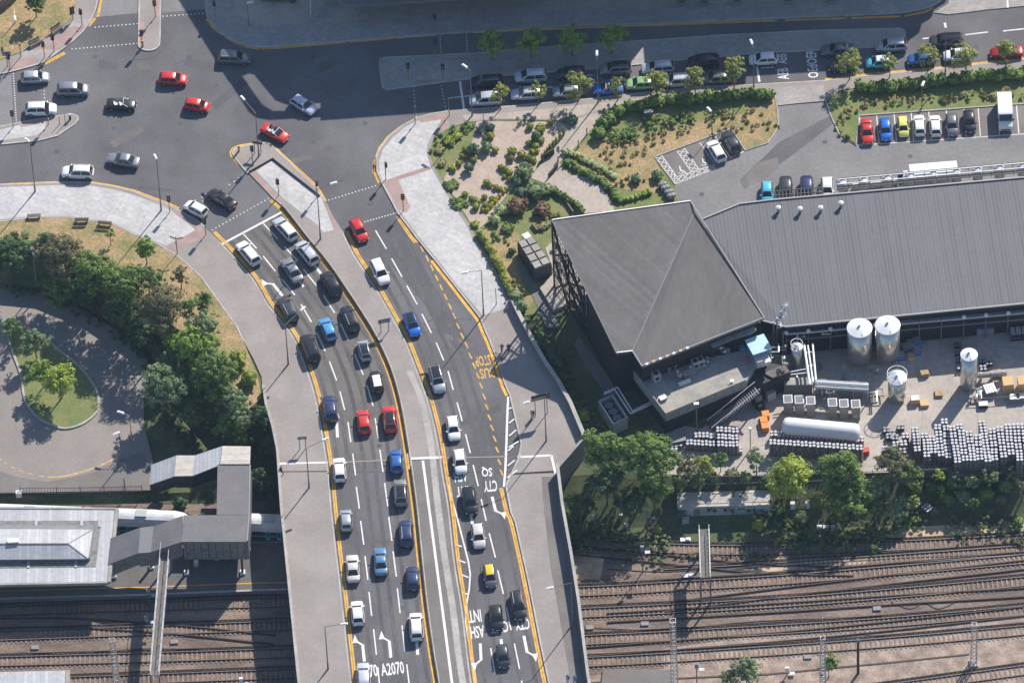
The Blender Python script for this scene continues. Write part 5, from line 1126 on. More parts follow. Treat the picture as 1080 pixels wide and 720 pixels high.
# bus shelter frame on the bus stop pavement
# ---------------------------------------------------------------- plants
RS = np.random.RandomState(11)
def leaf_mesh(name, lobes, n, size, m, seed=0, clump=.5, fill=0.35, flat=1.0, core=0):
    """leaf clumps spread through the volume of several lobes: (x,y,z,rx,ry,rz)"""
    rs = np.random.RandomState(seed+3); lobes = np.array(lobes, float)
    n = int(n*1.9); area = (lobes[:, 3]*lobes[:, 4]+lobes[:, 3]*lobes[:, 5]+lobes[:, 4]*lobes[:, 5]); pr = area/area.sum()
    per = 34; nc = max(6, n//per); li = rs.choice(len(lobes), nc, p=pr); d = rs.normal(size=(nc, 3)); d[:, 2] = np.where(rs.rand(nc) < .75, np.abs(d[:, 2]), d[:, 2]*.8); d /= np.linalg.norm(d, axis=1)[:, None]
    rr = np.where(rs.rand(nc) < fill, rs.uniform(.3, .8, nc), rs.uniform(.84, 1.08, nc))
    cc = lobes[li, :3]+d*rr[:, None]*lobes[li, 3:6]
    idx = np.repeat(np.arange(nc), per); k = len(idx)
    o = rs.normal(size=(k, 3)); o /= np.linalg.norm(o, axis=1)[:, None]; o[:, 2] = np.where(rs.rand(k) < .7, np.abs(o[:, 2]), o[:, 2])
    cr = (clump*rs.uniform(.55, 1.15, nc))[idx]
    ps = cc[idx]+o*cr[:, None]*rs.uniform(.65, 1.0, k)[:, None]*np.array([1, 1, .85])
    nr = o*1.0+d[idx]*.45+rs.normal(size=(k, 3))*.28; nr[:, 2] = nr[:, 2]*flat+.2; nr /= np.linalg.norm(nr, axis=1)[:, None]
    t = np.cross(nr, rs.normal(size=(k, 3))); t /= np.linalg.norm(t, axis=1)[:, None]; b = np.cross(nr, t)
    s = size*rs.uniform(.6, 1.25, k)[:, None]
    v = np.stack([ps-t*s*.5, ps-b*s*.34, ps+t*s*.55, ps+b*s*.34], 1).reshape(-1, 3)
    if core:
        nu, nv = 9, 5; cv = []
        L_ = lobes; q = []
        for c_ in L_:
            gx = np.array([[math.cos(2*math.pi*i/nu)*math.cos(e), math.sin(2*math.pi*i/nu)*math.cos(e), math.sin(e)] for e in np.linspace(-1.2, 1.5, nv+1) for i in range(nu)])*core*(1+rs.normal(size=(nu*(nv+1), 1))*.06)
            P3 = gx*c_[3:6]+c_[:3]
            for a_ in range(nv):
                for i in range(nu): j = (i+1) % nu; q += [P3[a_*nu+i], P3[a_*nu+j], P3[(a_+1)*nu+j], P3[(a_+1)*nu+i]]
        v = np.concatenate([v, np.array(q)]); k = len(v)//4
    me = bpy.data.meshes.new(name); me.vertices.add(4*k); me.vertices.foreach_set('co', v.ravel()); me.loops.add(4*k); me.loops.foreach_set('vertex_index', np.arange(4*k))
    me.polygons.add(k); me.polygons.foreach_set('loop_start', np.arange(0, 4*k, 4)); me.materials.append(m); me.update(calc_edges=True); return me
def trunk_mesh(h, r, limbs=5, seed=0, top=.75, spread=1.2, n=7):
    rs = random.Random(seed); g = MB(); x = y = 0; z = 0; rr = r; P_ = [(0, 0, 0)]
    for i in range(4):
        nx_, ny_, nz_ = x+rs.uniform(-.08, .08)*h*.12, y+rs.uniform(-.08, .08)*h*.12, z+h*top/4
        g.tube((x, y, z), (nx_, ny_, nz_), rr, rr*.8, n); x, y, z = nx_, ny_, nz_; rr *= .8; P_.append((x, y, z))
    for i in range(limbs):
        a = 2*math.pi*i/limbs+rs.uniform(-.4, .4); s = P_[2+(i % 3)]; e = (s[0]+math.cos(a)*spread*rs.uniform(.7, 1.1), s[1]+math.sin(a)*spread*rs.uniform(.7, 1.1), s[2]+h*rs.uniform(.15, .28))
        g.tube(s, e, rr*.6, rr*.25, 5); g.tube(e, (e[0]*1.3, e[1]*1.3, e[2]+h*.08), rr*.3, rr*.1, 4)
    return g.mesh('trunk', MT['bark'])
def ground_at(px, py, dz):
    z = 0
    while z > -6.5:
        p = U(px, py, z+dz)
        if ground_z(p.x, p.y) >= z-.07: break
        z -= .1
    return p, z-.05
TN = [0]
def tree(px, py, rpx, H, leaf, lab, n=2600, lobes=6, squash=.8, size=.34, zg=None, group=None, cz=.62, name='tree', cat='tree', trunk_r=None, ry=None, fillr=.35):
    """px,py: middle of the crown in the picture, rpx crown radius there"""
    TN[0] += 1; sd = TN[0]*17; rs = random.Random(sd); R = rpx/7.75*1.12
    if zg is None: p, zg = ground_at(px, py, H*cz)
    else: p = U(px, py, zg+H*cz)
    t = thing(name, lab, cat, (p.x, p.y, zg), rs.uniform(0, 6), group)
    rz = min(H*(1-cz)*1.02, R*1.35)
    lb = [(0, 0, H*cz, R*.62, R*.62, rz*.8)]; size = min(size, .13+.06*R); n = int(n*min(2.2, max(1, 2.2/R)))
    for i in range(lobes):
        a = 2*math.pi*i/lobes+rs.uniform(-.3, .3); q = rs.uniform(.38, .58)*R; k = rs.uniform(.36, .5)
        lb.append((math.cos(a)*q, math.sin(a)*q, H*cz+rs.uniform(-.35, .38)*rz, R*k, R*k, rz*rs.uniform(.4, .55)))
    lb.append((rs.uniform(-.15, .15)*R, rs.uniform(-.15, .15)*R, H*cz+rz*.5, R*.45, R*.45, rz*.5))
    meshobj('crown', leaf_mesh('crown', lb, n, size, L[leaf], sd, clump=min(max(.16, R*.19), .62), fill=fillr), t)
    meshobj('trunk', trunk_mesh(H*.8, trunk_r or max(.07, H*.022), 5, sd, top=cz, spread=R*.45), t)
    return t
def bush(px, py, rpx, leaf, lab, h=None, zg=None, group=None, n=None, size=.2, squash=.8, name='shrub', cat='shrub', ry=None):
    TN[0] += 1; R = rpx/7.75; h = h or R*1.3
    if zg is None: p, zg = ground_at(px, py, h*.5)
    else: p = U(px, py, zg+h*.5)
    sd = TN[0]*13; rs = random.Random(sd)
    lb = [(0, 0, h*.5, R*.8, R*.8, h*.5)]
    for i in range(4): a = i*1.57+rs.uniform(-.4, .4); lb.append((math.cos(a)*R*.5, math.sin(a)*R*.5, h*.42, R*.45, R*.45, h*.4))
    o = meshobj(name, leaf_mesh('foliage', lb, n or int(160+420*R*R/1.0), size, L[leaf], sd, clump=max(.12, R*.14), core=.8), None, (p.x, p.y, zg), rs.uniform(0, 6))
    return tag(o, lab, cat, group)
def hedge(pts, w, h, leaf, lab, zg=None, n=None, size=.26, name='hedge', cat='hedge', kind=None, dens=55):
    TN[0] += 1; base = UL(pts, zg if zg is not None else 0.0); o0 = base[0]; lb = []; Lt = 0
    for a, c in zip(base, base[1:]):
        d = (c-a).length; Lt += d; k = max(1, int(d/(w*.6)))
        for i in range(k):
            q = a.lerp(c, (i+.5)/k); z = (zg if zg is not None else ground_z(q.x, q.y)); rs = random.Random(TN[0]*100+len(lb))
            lb.append((q.x-o0.x+rs.uniform(-.15, .15)*w, q.y-o0.y+rs.uniform(-.15, .15)*w, z+h*.5, w*.5, w*.5, h*.52*rs.uniform(.85, 1.1)))
    o = meshobj(name, leaf_mesh('foliage', lb, n or int(Lt*(w+h)*dens), size, L[leaf], TN[0]*7, clump=.30 if kind else .2, core=0 if kind else .9), None, (o0.x, o0.y, 0)); tag(o, lab, cat if not kind else None); 
    if kind: o['kind'] = kind; 
    return o
GT = 'trees on the park bank at the left'
T = tree
T(10, 272, 26, 8.5, 'dark', 'dark leafy tree cut by the left edge of the photo', 3600, group=GT); T(47, 262, 15, 7, 'dark', 'small dark tree next to the twin-headed floodlight', 1500, group=GT)
T(62, 272, 27, 9.5, 'olive', 'dull olive conifer right of the twin-headed floodlight', 4200, size=.26, group=GT); T(58, 306, 17, 6, 'mid', 'low green tree below the olive conifer, by the forecourt kerb', 1400, group=GT)
T(103, 290, 27, 9.5, 'mid', 'full green tree in the middle of the park bank, highest in the row', 3900, group=GT); T(88, 308, 17, 6, 'dark', 'dark tree in the shade over the forecourt edge', 1700, group=GT)
T(134, 302, 24, 8.5, 'mid', 'full green tree behind the small lime tree of the lawn', 3200, group=GT); T(128, 328, 20, 7, 'dark', 'dark tree in deep shade above the forecourt, left of the brownish conifer', 1900, group=GT)
T(168, 328, 27, 9, 'olive', 'brownish conifer in the middle of the park bank', 4200, size=.26, group=GT); T(160, 296, 15, 7, 'mid', 'light green tree between the park lawn and the brownish conifer', 1300, group=GT)
T(153.5, 264, 11.5, 5, 'bright', 'small round lime-green tree standing alone on the dry lawn', 1500, group=None, cz=.6); T(190, 290, 10.5, 5, 'olive', 'thin olive sapling on the dry lawn near the pavement', 560, size=.22, fillr=.5)
T(116, 248, 7.5, 3.4, 'street', 'tiny pale sapling below the right park bench', 260, size=.2, fillr=.5); T(216, 320, 12, 5.2, 'mid', 'small leafy tree at the pavement edge of the park bank', 1000)
T(199, 325, 12, 6, 'mid', 'light green tree right of the brownish conifer', 1000, group=GT); T(214, 345, 17, 7, 'sage', 'grey-green tree above the brightest crowns of the bank', 1700, group=GT)
T(205, 368, 24, 9.5, 'bright', 'brightest full crown of the lower park bank', 3400, group=GT); T(226, 388, 24, 9, 'mid', 'bright green tree just left of the olive bushes and the bridge wall', 3200, group=GT)
T(173, 410, 27, 9.5, 'sage', 'big sage-green tree hanging over the forecourt', 4300, group=GT); T(180, 382, 15, 6, 'sage', 'sage-green tree over the corner of the forecourt shade', 1300, group=GT)
T(236, 418, 18, 7.5, 'mid', 'dense tree in the bank above the station stairs', 1900, group=GT); T(249, 424, 14, 6.5, 'sage', 'grey-green tree close to the bridge wall', 1200, group=GT); T(243, 452, 18, 7, 'mid', 'lowest tree of the bank, behind the tan stair roof', 1700, group=GT)
T(222, 405, 20, 7, 'mid', 'green crown just above the deep shade over the station stairs', 1900, group=GT); T(256, 442, 14, 6, 'sage', 'grey-green crown leaning on the bridge wall', 1100, group=GT); T(196, 400, 14, 7, 'mid', 'dark-centred green crown between the sage tree and the brightest crown', 1200, group=GT)
T(150, 352, 17, 6, 'dark', 'low shaded crown under the brownish conifer', 1300, group=GT); T(186, 360, 17, 6.5, 'mid', 'shaded crown between the brownish conifer and the sage tree', 1300, group=GT)
T(206, 440, 15, 5, 'mid', 'green crown in the gap above the light stair roof', 1000, group=GT); T(190, 432, 14, 4.5, 'sage', 'grey-green low crown below the big sage tree', 900, group=GT); T(252, 466, 13, 5, 'mid', 'green crown behind the right end of the tan stair roof', 900, group=GT)
T(212, 424, 20, 6, 'dark', 'dark tree in deep shade above the light stair roof', 1700, group=GT); T(284, 470, 12, 5, 'dark', 'dark bush-like tree between the station stairs and the bridge', 800, group=GT); T(275, 505, 13, 5, 'dark', 'dark tree beside the train and the bridge wall', 900, group=GT); T(275, 442, 13, 6, 'dark', 'shaded tree squeezed against the curved bridge wall', 900, group=GT)
bush(251, 378, 12, 'moss', 'upper of the two olive-yellow bushes by the left pavement', h=2.6, n=900, size=.2); bush(262, 397, 12, 'moss', 'lower of the two olive-yellow bushes by the left pavement', h=2.6, n=900, size=.2)
bush(190, 530, 9, 'dark', 'dark bush under the light stair roof', h=2, n=400); bush(170, 516, 9, 'dark', 'dark bush beside the foot of the station stairs', h=2, n=400)
T(62, 402, 19, 6.5, 'lime', 'bright lime tree standing on the forecourt island', 2600, zg=FORE); T(44, 392, 14, 5.5, 'bright', 'mid green tree left of the lime tree on the forecourt island', 1400, zg=FORE); T(37, 362, 15, 5.5, 'sage', 'spiky grey-green tree at the top of the forecourt island', 1300, zg=FORE); T(13, 347, 13, 5, 'mid', 'thin green tree at the upper left tip of the forecourt island', 620, zg=FORE)
T(37, 3, 12, 4.8, 'mid', 'tree casting a dark shadow on the dry lawn in the top left corner', 1500, zg=.2)
# street trees
ST = [(527.5, 101, 10, 620), (568, 96, 8, 400), (609, 92, 13.5, 1250), (651, 92, 8.5, 430), (692, 87, 12.5, 1000), (733, 84, 11, 850), (774, 77, 12.5, 1000), (896, 68, 13, 1100), (938.5, 68, 8, 520), (979, 60, 11, 850), (1019, 60, 12.5, 1050), (1061, 55, 10.5, 800)]
for i, (x, y, r_, n_) in enumerate(ST): T(x, y, r_*1.22, 3.6+r_*.15, 'street', 'young street tree on the south pavement, %s from the left' % ORD[i], int(n_*1.1), zg=.12, size=.22, cz=.56, group='young street trees along the south pavement', lobes=5, trunk_r=.09, fillr=.5)
for i, (x, y, r_) in enumerate([(519, 47, 17), (560, 45, 17), (603, 43, 17.5), (645, 40, 18)]): T(x, y, r_*1.05, 5.4, 'bright', 'spreading tree on the shaded traffic island, %s from the left' % ORD[i], 1500, zg=.12, size=.28, cz=.60, group='trees on the shaded island', fillr=.5, trunk_r=.1)
# railway side trees
GR = 'trees between the brewery yard and the tracks'
T(636, 476, 25, 8.5, 'mid', 'round green tree nearest the bridge corner', 3500, group=GR); T(684, 484, 33, 10, 'mid', 'largest tree, right of the bridge corner', 6200, group=GR); T(640, 510, 22, 7, 'dark', 'shaded tree below the bridge corner tree', 2000, group=GR); T(690, 515, 18, 7.0, 'mid', 'lower crown of the tree group left of the long shed', 2600, group=GR)
T(664, 530, 20, 6, 'dark', 'dark tree in the shade between bridge and shed', 1500, group=GR); T(612, 534, 16, 5, 'dark', 'dark tree against the foot of the bridge', 1100, group=GR); T(606, 560, 10, 3.5, 'dark', 'low dark bush-like tree by the first track and the bridge', 500, group=GR)
T(721, 492, 14, 5, 'olive', 'olive tree just right of the largest tree', 1100, group=GR); T(741, 491, 14, 4.6, 'moss', 'yellow-green bushy tree below the left kegs', 1100, group=GR); T(760, 486, 9, 3.6, 'mid', 'small tree below the left kegs', 500, group=GR); T(798, 486, 14, 5.5, 'sage', 'slender tree beside the orange crates', 900, group=GR, fillr=.5)
T(834, 504, 25, 8, 'lime', 'yellow-green round tree right of the long shed', 3000, group=GR); T(888, 500, 28, 9.5, 'mid', 'tall green tree in front of the white tank', 4300, group=GR); T(893, 530, 24, 7.5, 'mid', 'lower crown below the tall tree in front of the tank', 2000, group=GR)
T(942, 492, 20, 7.5, 'olive', 'dull green tree left of the small lime saplings', 2100, group=GR); T(960, 502, 15, 6.5, 'mid', 'tree beside the small lime saplings', 1100, group=GR); T(926, 518, 16, 6, 'sage', 'grey-green tree between the tall tree and the steps', 1200, group=GR); T(948, 537, 15, 4.5, 'sage', 'grey-green bushy tree at the edge of the tracks', 1000, group=GR); T(963, 530, 8, 4.5, 'moss', 'narrow yellow-green tree left of the two lids on the bank', 500, group=GR); T(922, 535, 14, 5, 'mid', 'dark green tree at the edge of the tracks', 900, group=GR)
T(990, 502, 7.5, 3.6, 'lime', 'upper small lime sapling', 420, group=GR); T(993, 518, 5.5, 2.6, 'lime', 'lower small lime sapling', 260, group=GR)
T(1008, 507, 10, 4, 'sage', 'first grey-green sapling right of the lime ones', 520, group=GR); T(1025, 508, 10, 4, 'sage', 'second grey-green sapling right of the lime ones', 520, group=GR); T(1044, 502, 12, 4.6, 'sage', 'third grey-green sapling right of the lime ones', 700, group=GR); T(1068, 501, 9, 3.6, 'sage', 'spiky sapling near the right edge', 380, group=GR)
T(1078, 516, 10, 4, 'olive', 'olive bush-like tree cut by the right edge', 500, group=GR); T(1025, 530, 8, 3.6, 'mid', 'thin sapling on the bank below the full row of kegs', 260, group=GR); T(1006, 514, 8, 3, 'mid', 'low green sapling below the lime ones', 300, group=GR)
bush(1073, 550, 9, 'mid', 'bush by the tracks near the right edge', h=1.6, n=450); bush(1005, 544, 4, 'bright', 'tiny bright bush on the bank', h=.8, n=90); bush(800, 553, 9, 'moss', 'yellow-green bush in front of the long shed', h=1.6, n=450); bush(748, 540, 6, 'mid', 'small bush left of the long shed door', h=1, n=120) if False else None
bush(693, 558, 6, 'moss', 'spindly yellow bush left of the long shed', h=1.8, n=160)
T(787, 708, 17, 5, 'sage', 'tree at the bottom edge between the tracks and a mast', 1700, zg=RAILZ); T(767, 714, 9, 3.6, 'sage', 'smaller tree left of the one at the bottom edge', 600, zg=RAILZ); T(874, 702, 11, 4, 'mid', 'bushy tree beside the lattice mast at the bottom', 900, zg=RAILZ)
hedge([(600, 520), (640, 545), (700, 552)], 4.0, 1.2, 'dark', 'undergrowth of the bank', kind='stuff', name='undergrowth', dens=22)
hedge([(710, 510), (760, 506), (830, 520), (835, 545), (900, 548)], 3.6, 1.1, 'dark', 'undergrowth of the bank', kind='stuff', name='undergrowth', dens=22)
hedge([(905, 540), (935, 542), (960, 520), (975, 525)], 3.2, 1.1, 'mid', 'undergrowth of the bank', kind='stuff', name='undergrowth', dens=22)
hedge([(770, 502), (850, 505), (930, 505), (1010, 520), (1080, 520)], 2.0, .9, 'olive', 'rough scrub along the fence', kind='stuff', name='scrub', dens=22)
hedge([(60, 280), (110, 306), (160, 342), (200, 380), (235, 425), (255, 455), (270, 480)], 3.0, 1.2, 'dark', 'undergrowth of the park bank', kind='stuff', name='undergrowth', dens=30)
hedge([(0, 278), (50, 286), (95, 308), (140, 340), (165, 375), (175, 420), (215, 460)], 2.0, .9, 'dark', 'undergrowth of the park bank', kind='stuff', name='undergrowth', dens=30)
hedge([(556, 338), (570, 362), (586, 388), (602, 414), (618, 436)], 2.2, 1.0, 'mid', '', kind='stuff', name='undergrowth', dens=30)
hedge([(575, 345), (596, 380), (618, 412), (634, 440)], 2.2, .5, 'mid', '', kind='stuff', name='rough_grass', dens=26)
hedge([(598, 512), (615, 540), (608, 560)], 3.0, 1.6, 'mid', '', kind='stuff', name='undergrowth', dens=26)
hedge([(625, 530), (665, 545), (700, 540)], 3.6, 1.3, 'sage', '', kind='stuff', name='undergrowth', dens=20)
hedge([(818, 543), (850, 547), (905, 547), (930, 547)], 1.6, 1.0, 'mid', '', kind='stuff', name='undergrowth', dens=22)
hedge([(820, 525), (870, 535), (915, 530)], 3.6, 1.2, 'mid', '', kind='stuff', name='undergrowth', dens=20)
hedge([(1000, 530), (1040, 528), (1085, 528)], 2.6, .8, 'dark', '', kind='stuff', name='undergrowth', dens=24)
hedge([(1000, 543), (1040, 541), (1085, 540)], 1.6, .6, 'olive', '', kind='stuff', name='undergrowth', dens=20)
hedge([(705, 556), (760, 556), (820, 556)], 1.2, .5, 'olive', '', kind='stuff', name='scrub', dens=22)
hedge([(195, 520), (230, 518), (275, 520)], 2.0, 1.0, 'dark', '', kind='stuff', name='undergrowth', dens=30)
hedge([(215, 455), (240, 480), (280, 490), (286, 515)], 2.6, 1.2, 'dark', '', kind='stuff', name='undergrowth', dens=30)
hedge([(632, 160), (650, 170), (672, 160), (690, 155)], 2.4, .3, 'weed', '', kind='stuff', name='meadow_weeds', zg=.05, dens=12)
hedge([(636, 178), (655, 192), (672, 196), (690, 192)], 2.2, .35, 'mid', '', kind='stuff', name='meadow_weeds', zg=.05, dens=12)
hedge([(760, 134), (785, 135), (812, 125), (815, 140)], 2.6, .3, 'weed', '', kind='stuff', name='meadow_weeds', zg=.05, dens=12)
hedge([(456, 165), (462, 152), (478, 140), (497, 133)], 2.0, .35, 'mid', '', kind='stuff', name='meadow_weeds', zg=.05, dens=34)
hedge([(512, 252), (530, 248), (545, 258)], 2.4, .3, 'mid', '', kind='stuff', name='meadow_weeds', zg=.05, dens=16)
hedge([(565, 226), (578, 232), (590, 226)], 2.0, .5, 'weed', '', kind='stuff', name='meadow_weeds', zg=.05, dens=26)
bush(671, 188, 7, 'blue', 'dark round bush on the dry meadow left of the casks', h=1.3, zg=.06, n=300); bush(693, 185, 8, 'dark', 'dark bush between the meadow and the hatched bays', h=1.3, zg=.06, n=360)
for i, (x, y, r_, lf) in enumerate([(716, 508, 9, 'mid'), (734, 506, 10, 'sage'), (752, 503, 8, 'mid'), (772, 500, 9, 'olive'), (786, 503, 8, 'mid'), (808, 508, 10, 'dark'), (862, 528, 11, 'mid'), (846, 546, 9, 'sage'), (822, 536, 8, 'mid'), (908, 512, 10, 'mid'), (966, 512, 10, 'mid'), (982, 512, 9, 'dark'), (1000, 526, 9, 'mid'), (1016, 522, 9, 'sage'), (1040, 520, 10, 'mid'), (1056, 526, 8, 'olive'), (1060, 512, 9, 'sage'), (880, 544, 9, 'mid'), (985, 538, 7, 'olive'), (1045, 538, 7, 'dark')]):
    bush(x, y, r_, lf, '%s scrub bush on the railway bank, %s from the left' % (('low green', 'grey-green', 'olive', 'dark')[['mid', 'sage', 'olive', 'dark'].index(lf)], ORD[[0, 1, 2, 3, 4, 5, 8, 7, 6, 10, 11, 12, 14, 15, 16, 18, 19, 9, 13, 17][i]]), h=r_*.2, group='scrub bushes on the railway bank')
# hedges and garden plants, east
hedge([(628, 150), (634, 138), (646, 125), (660, 118), (690, 112), (722, 108), (752, 106)], 1.9, 1.7, 'mid', 'thick green hedge curving beside the garden path and south pavement', zg=.05, dens=110)
hedge([(752, 106), (790, 103), (815, 102)], 1.7, 1.5, 'mid', 'clipped hedge ending at the car park entrance', zg=.05, dens=110)
hedge([(905, 97), (935, 94), (960, 92), (1000, 88), (1040, 84), (1090, 80)], 2.0, 1.6, 'mid', 'long hedge above the row of parking bays', zg=.05, dens=110)
hedge([(640, 148), (665, 142), (690, 132), (715, 127), (738, 123)], 2.6, .8, 'mid', 'ground cover', kind='stuff', name='ground_cover', zg=.05, dens=40)
hedge([(640, 158), (672, 152), (700, 143), (730, 135)], 2.2, .45, 'weed', 'ground cover', kind='stuff', name='ground_cover', zg=.05, dens=16)
hedge([(882, 128), (900, 115), (940, 109), (980, 106), (1030, 103), (1080, 100)], 1.8, .5, 'weed', 'rough grass', kind='stuff', name='rough_grass', zg=.05, dens=26)
hedge([(882, 135), (890, 143), (898, 148)], 1.2, .5, 'mid', 'rough grass', kind='stuff', name='rough_grass', zg=.05, dens=26)
hedge([(742, 128), (775, 122), (806, 115)], 2.4, .45, 'weed', 'rough grass', kind='stuff', name='rough_grass', zg=.05, dens=22)
hedge([(630, 188), (645, 180), (665, 170)], 1.6, .35, 'weed', 'rough grass', kind='stuff', name='rough_grass', zg=.05, dens=14)
hedge([(597, 172), (612, 181), (630, 190), (645, 200), (650, 212)], 1.1, .9, 'mid', 'clipped hedge along the upper side of the curved garden path', zg=.05, dens=130, size=.17)
hedge([(600, 162), (625, 174), (650, 188)], 1.2, .6, 'pale', 'pale flowering border behind the clipped hedge', zg=.05, dens=45, size=.2, name='flower_border', cat='plants')
hedge([(578, 200), (595, 209), (610, 218), (616, 226)], 1.0, .9, 'mid', 'short clipped hedge along the lower side of the curved garden path', zg=.05, dens=130, size=.17)
hedge([(652, 214), (668, 209), (688, 204)], .9, .7, 'bright', 'low hedge beside the kegs north of the wedge-roofed building', zg=.05, dens=60, size=.2)
hedge([(504, 246), (513, 258), (522, 275), (532, 295), (540, 312)], 1.15, 1.2, 'moss', 'narrow green hedge beside the pale paving, upper part', zg=.05, dens=70, size=.22)
hedge([(541, 312), (548, 322), (556, 332)], 2.0, 1.8, 'sage', 'bushy end of the hedge beside the pale paving', zg=.05, dens=60, size=.24)
hedge([(566, 345), (578, 365), (592, 390), (606, 415)], 3.4, .6, 'dark', 'undergrowth in the building shade', kind='stuff', name='undergrowth', dens=24)
hedge([(570, 352), (590, 380)], 1.8, 1.6, 'dark', 'dark shrubs between the wall and the shaded path', dens=50, name='shrub_row', cat='shrubs')
bush(594, 396, 8, 'dark', 'dark round bush in the shade left of the sloping path', h=1.6, n=350); bush(614, 438, 10, 'moss', 'yellow-green bush right of the wall end', h=2.0, n=550); bush(540, 264, 5, 'dark', 'small dark bush left of the slatted box building', h=1.0, zg=.05, n=220)
hedge([(540, 296), (556, 312)], .8, .5, 'weed', 'grass verge', kind='stuff', name='grass_verge', zg=.05, dens=20)
CB = [(499, 157, 8, 'blue', 'dark green bush in the middle of the gravel garden', 1.9), (512.5, 154.5, 7.5, 'sage', 'lighter bush right of the dark green one in the gravel garden', 1.7), (494, 176.5, 6.5, 'blue', 'grey-green ball bush with a clear shadow on the gravel', 1.5), (565, 143, 6.5, 'blue', 'dark cone-like bush among the round shrubs at the upper right', 1.9),
      (552, 181, 12, 'sage', 'large sage bush at the right end of the gravel', 2.2), (545, 190, 8, 'blue', 'dark bush below the large sage bush', 1.6), (565, 201, 12, 'sage', 'pale green bush below the garden path', 2.0), (577, 199, 8, 'pale', 'silvery bush beside the short clipped hedge', 1.4), (546, 217, 13, 'rust', 'russet and green bush, left of two', 1.9), (571, 220, 11, 'rust', 'russet bush, right of two near the roof corner', 1.5),
      (530, 221, 10, 'pale', 'silvery bush below the line of gold shrubs', 1.3), (522, 231, 8, 'pale', 'silvery bush nearest the pale paving', 1.2), (536, 240, 9, 'mid', 'low green bush on the garden lawn', .8), (549, 203, 8, 'blue', 'dark green bush between the sage and russet ones', 1.8), (573, 238, 7, 'weed', 'planting beside the small wall near the roof corner', .6), (474, 148, 8, 'moss', 'leafy clump at the curved pavement edge', .7), (464, 158, 7, 'weed', 'dry grassy clump at the curved pavement edge', .5), (482, 143, 7, 'moss', 'leafy clump in the upper left garden corner', .7), (466, 172, 6, 'weed', 'dry clump at the left tip of the garden', .5), (506, 137, 6, 'blue', 'dark low bush in the upper garden', .9), (517, 135, 6, 'blue', 'dark low bush under the sapling shadow', .9), (603, 126, 8, 'blue', 'grey-green bush at the top of the cone row', 1.0), (596, 160, 5, 'pale', 'silvery bush at the gate of the garden path', .8)]
for x, y, r_, lf, lab, h_ in CB: bush(x, y, r_, lf, lab, h=h_, zg=.08, n=int(r_*r_*11), size=.18)
bush(476, 195, 10, 'mid', 'flat juniper at the garden edge, upper of two', h=.45, zg=.08, n=900, size=.18); bush(484, 214, 12, 'mid', 'flat juniper at the garden edge, lower of two', h=.45, zg=.08, n=1200, size=.18); bush(501, 236, 6, 'moss', 'green clump where gravel meets pale paving', h=.6, zg=.08, n=300, size=.18)
RB = [(517.5, 144, 4.5), (512, 146, 3.2), (522.5, 159, 4), (491, 158, 4), (487, 165, 3), (492, 166.5, 3), (500, 169.5, 4), (484, 173, 4), (478.5, 179, 3.8), (474, 177.5, 2.2), (540, 160.5, 5.5), (550, 164, 5), (539, 168, 4), (559, 134.5, 4.3), (570, 137, 6), (558, 152, 4), (565, 155, 4.5), (571, 149, 4), (561, 161, 4), (557, 167, 4), (562, 169, 4), (528, 177, 3.5), (532.5, 179, 4.2), (537.5, 183, 4), (532, 186.7, 2.6), (537.5, 189.5, 3.6), (513, 193.5, 4), (517, 196, 3), (523, 198, 3.6), (527.5, 199.3, 2.8), (490.6, 206, 4), (497, 209.5, 3), (501, 211.5, 3.6), (505.6, 213.5, 2.2), (511, 208.5, 3.6), (502, 218.5, 4.5), (512, 216.5, 3.8), (509, 221.8, 2.6), (519, 210.5, 3.6), (580.6, 129.5, 4)]
protos = [leaf_mesh('round_shrub', [(0, 0, .34, .5, .5, .38)], 1100, .10, L['moss'], 900+k, clump=.06, fill=.0, core=.93) for k in range(3)]
def rank_label(i, items, base):
    x, y = items[i][0], items[i][1]
    row = sorted([k for k in range(len(items)) if int(items[k][1]/14) == int(y/14)], key=lambda k: items[k][0]); k = row.index(i)
    rows = ['topmost band', 'second band', 'third band', 'fourth band', 'fifth band', 'sixth band', 'lowest band', 'bottom band']; ys_ = sorted({int(q[1]/14) for q in items})
    return base % (ORD[k], rows[ys_.index(int(y/14))])
for i, (x, y, r_) in enumerate(RB):
    p = U(x, y, .09+r_*.05); o = meshobj('round_shrub', protos[i % 3], None, (p.x, p.y, .09), i*1.3); s_ = r_/7.75/.52; o.scale = (s_, s_, s_*1.05)
    tag(o, rank_label(i, RB, 'clipped round shrub on gravel, %s from left in the %s of them'), 'shrub', 'clipped round shrubs in the gravel garden')
GD_ = [(524, 210.5), (527, 207), (531, 202.8), (534, 199.5), (522, 213), (517.5, 218), (514, 222), (519, 215.5), (564, 171), (567, 160)]
gp = leaf_mesh('gold_shrub', [(0, 0, .26, .33, .33, .3)], 400, .10, L['gold'], 77, clump=.05, core=.9)
for i, (x, y) in enumerate(GD_):
    p = U(x, y, .2); tag(meshobj('gold_shrub', gp, None, (p.x, p.y, .09), i), rank_label(i, GD_, 'small golden shrub at the gravel edge, %s from left in the %s of them'), 'shrub', 'small golden shrubs')
cp_ = leaf_mesh('cone', [(0, 0, .45, .24, .24, .45), (0, 0, .8, .2, .2, .4)], 600, .11, L['moss'], 31, clump=.05, fill=.1, core=.9); cp2 = leaf_mesh('tip', [(0, 0, 1.22, .15, .15, .18)], 90, .10, L['gold'], 32, clump=.05)
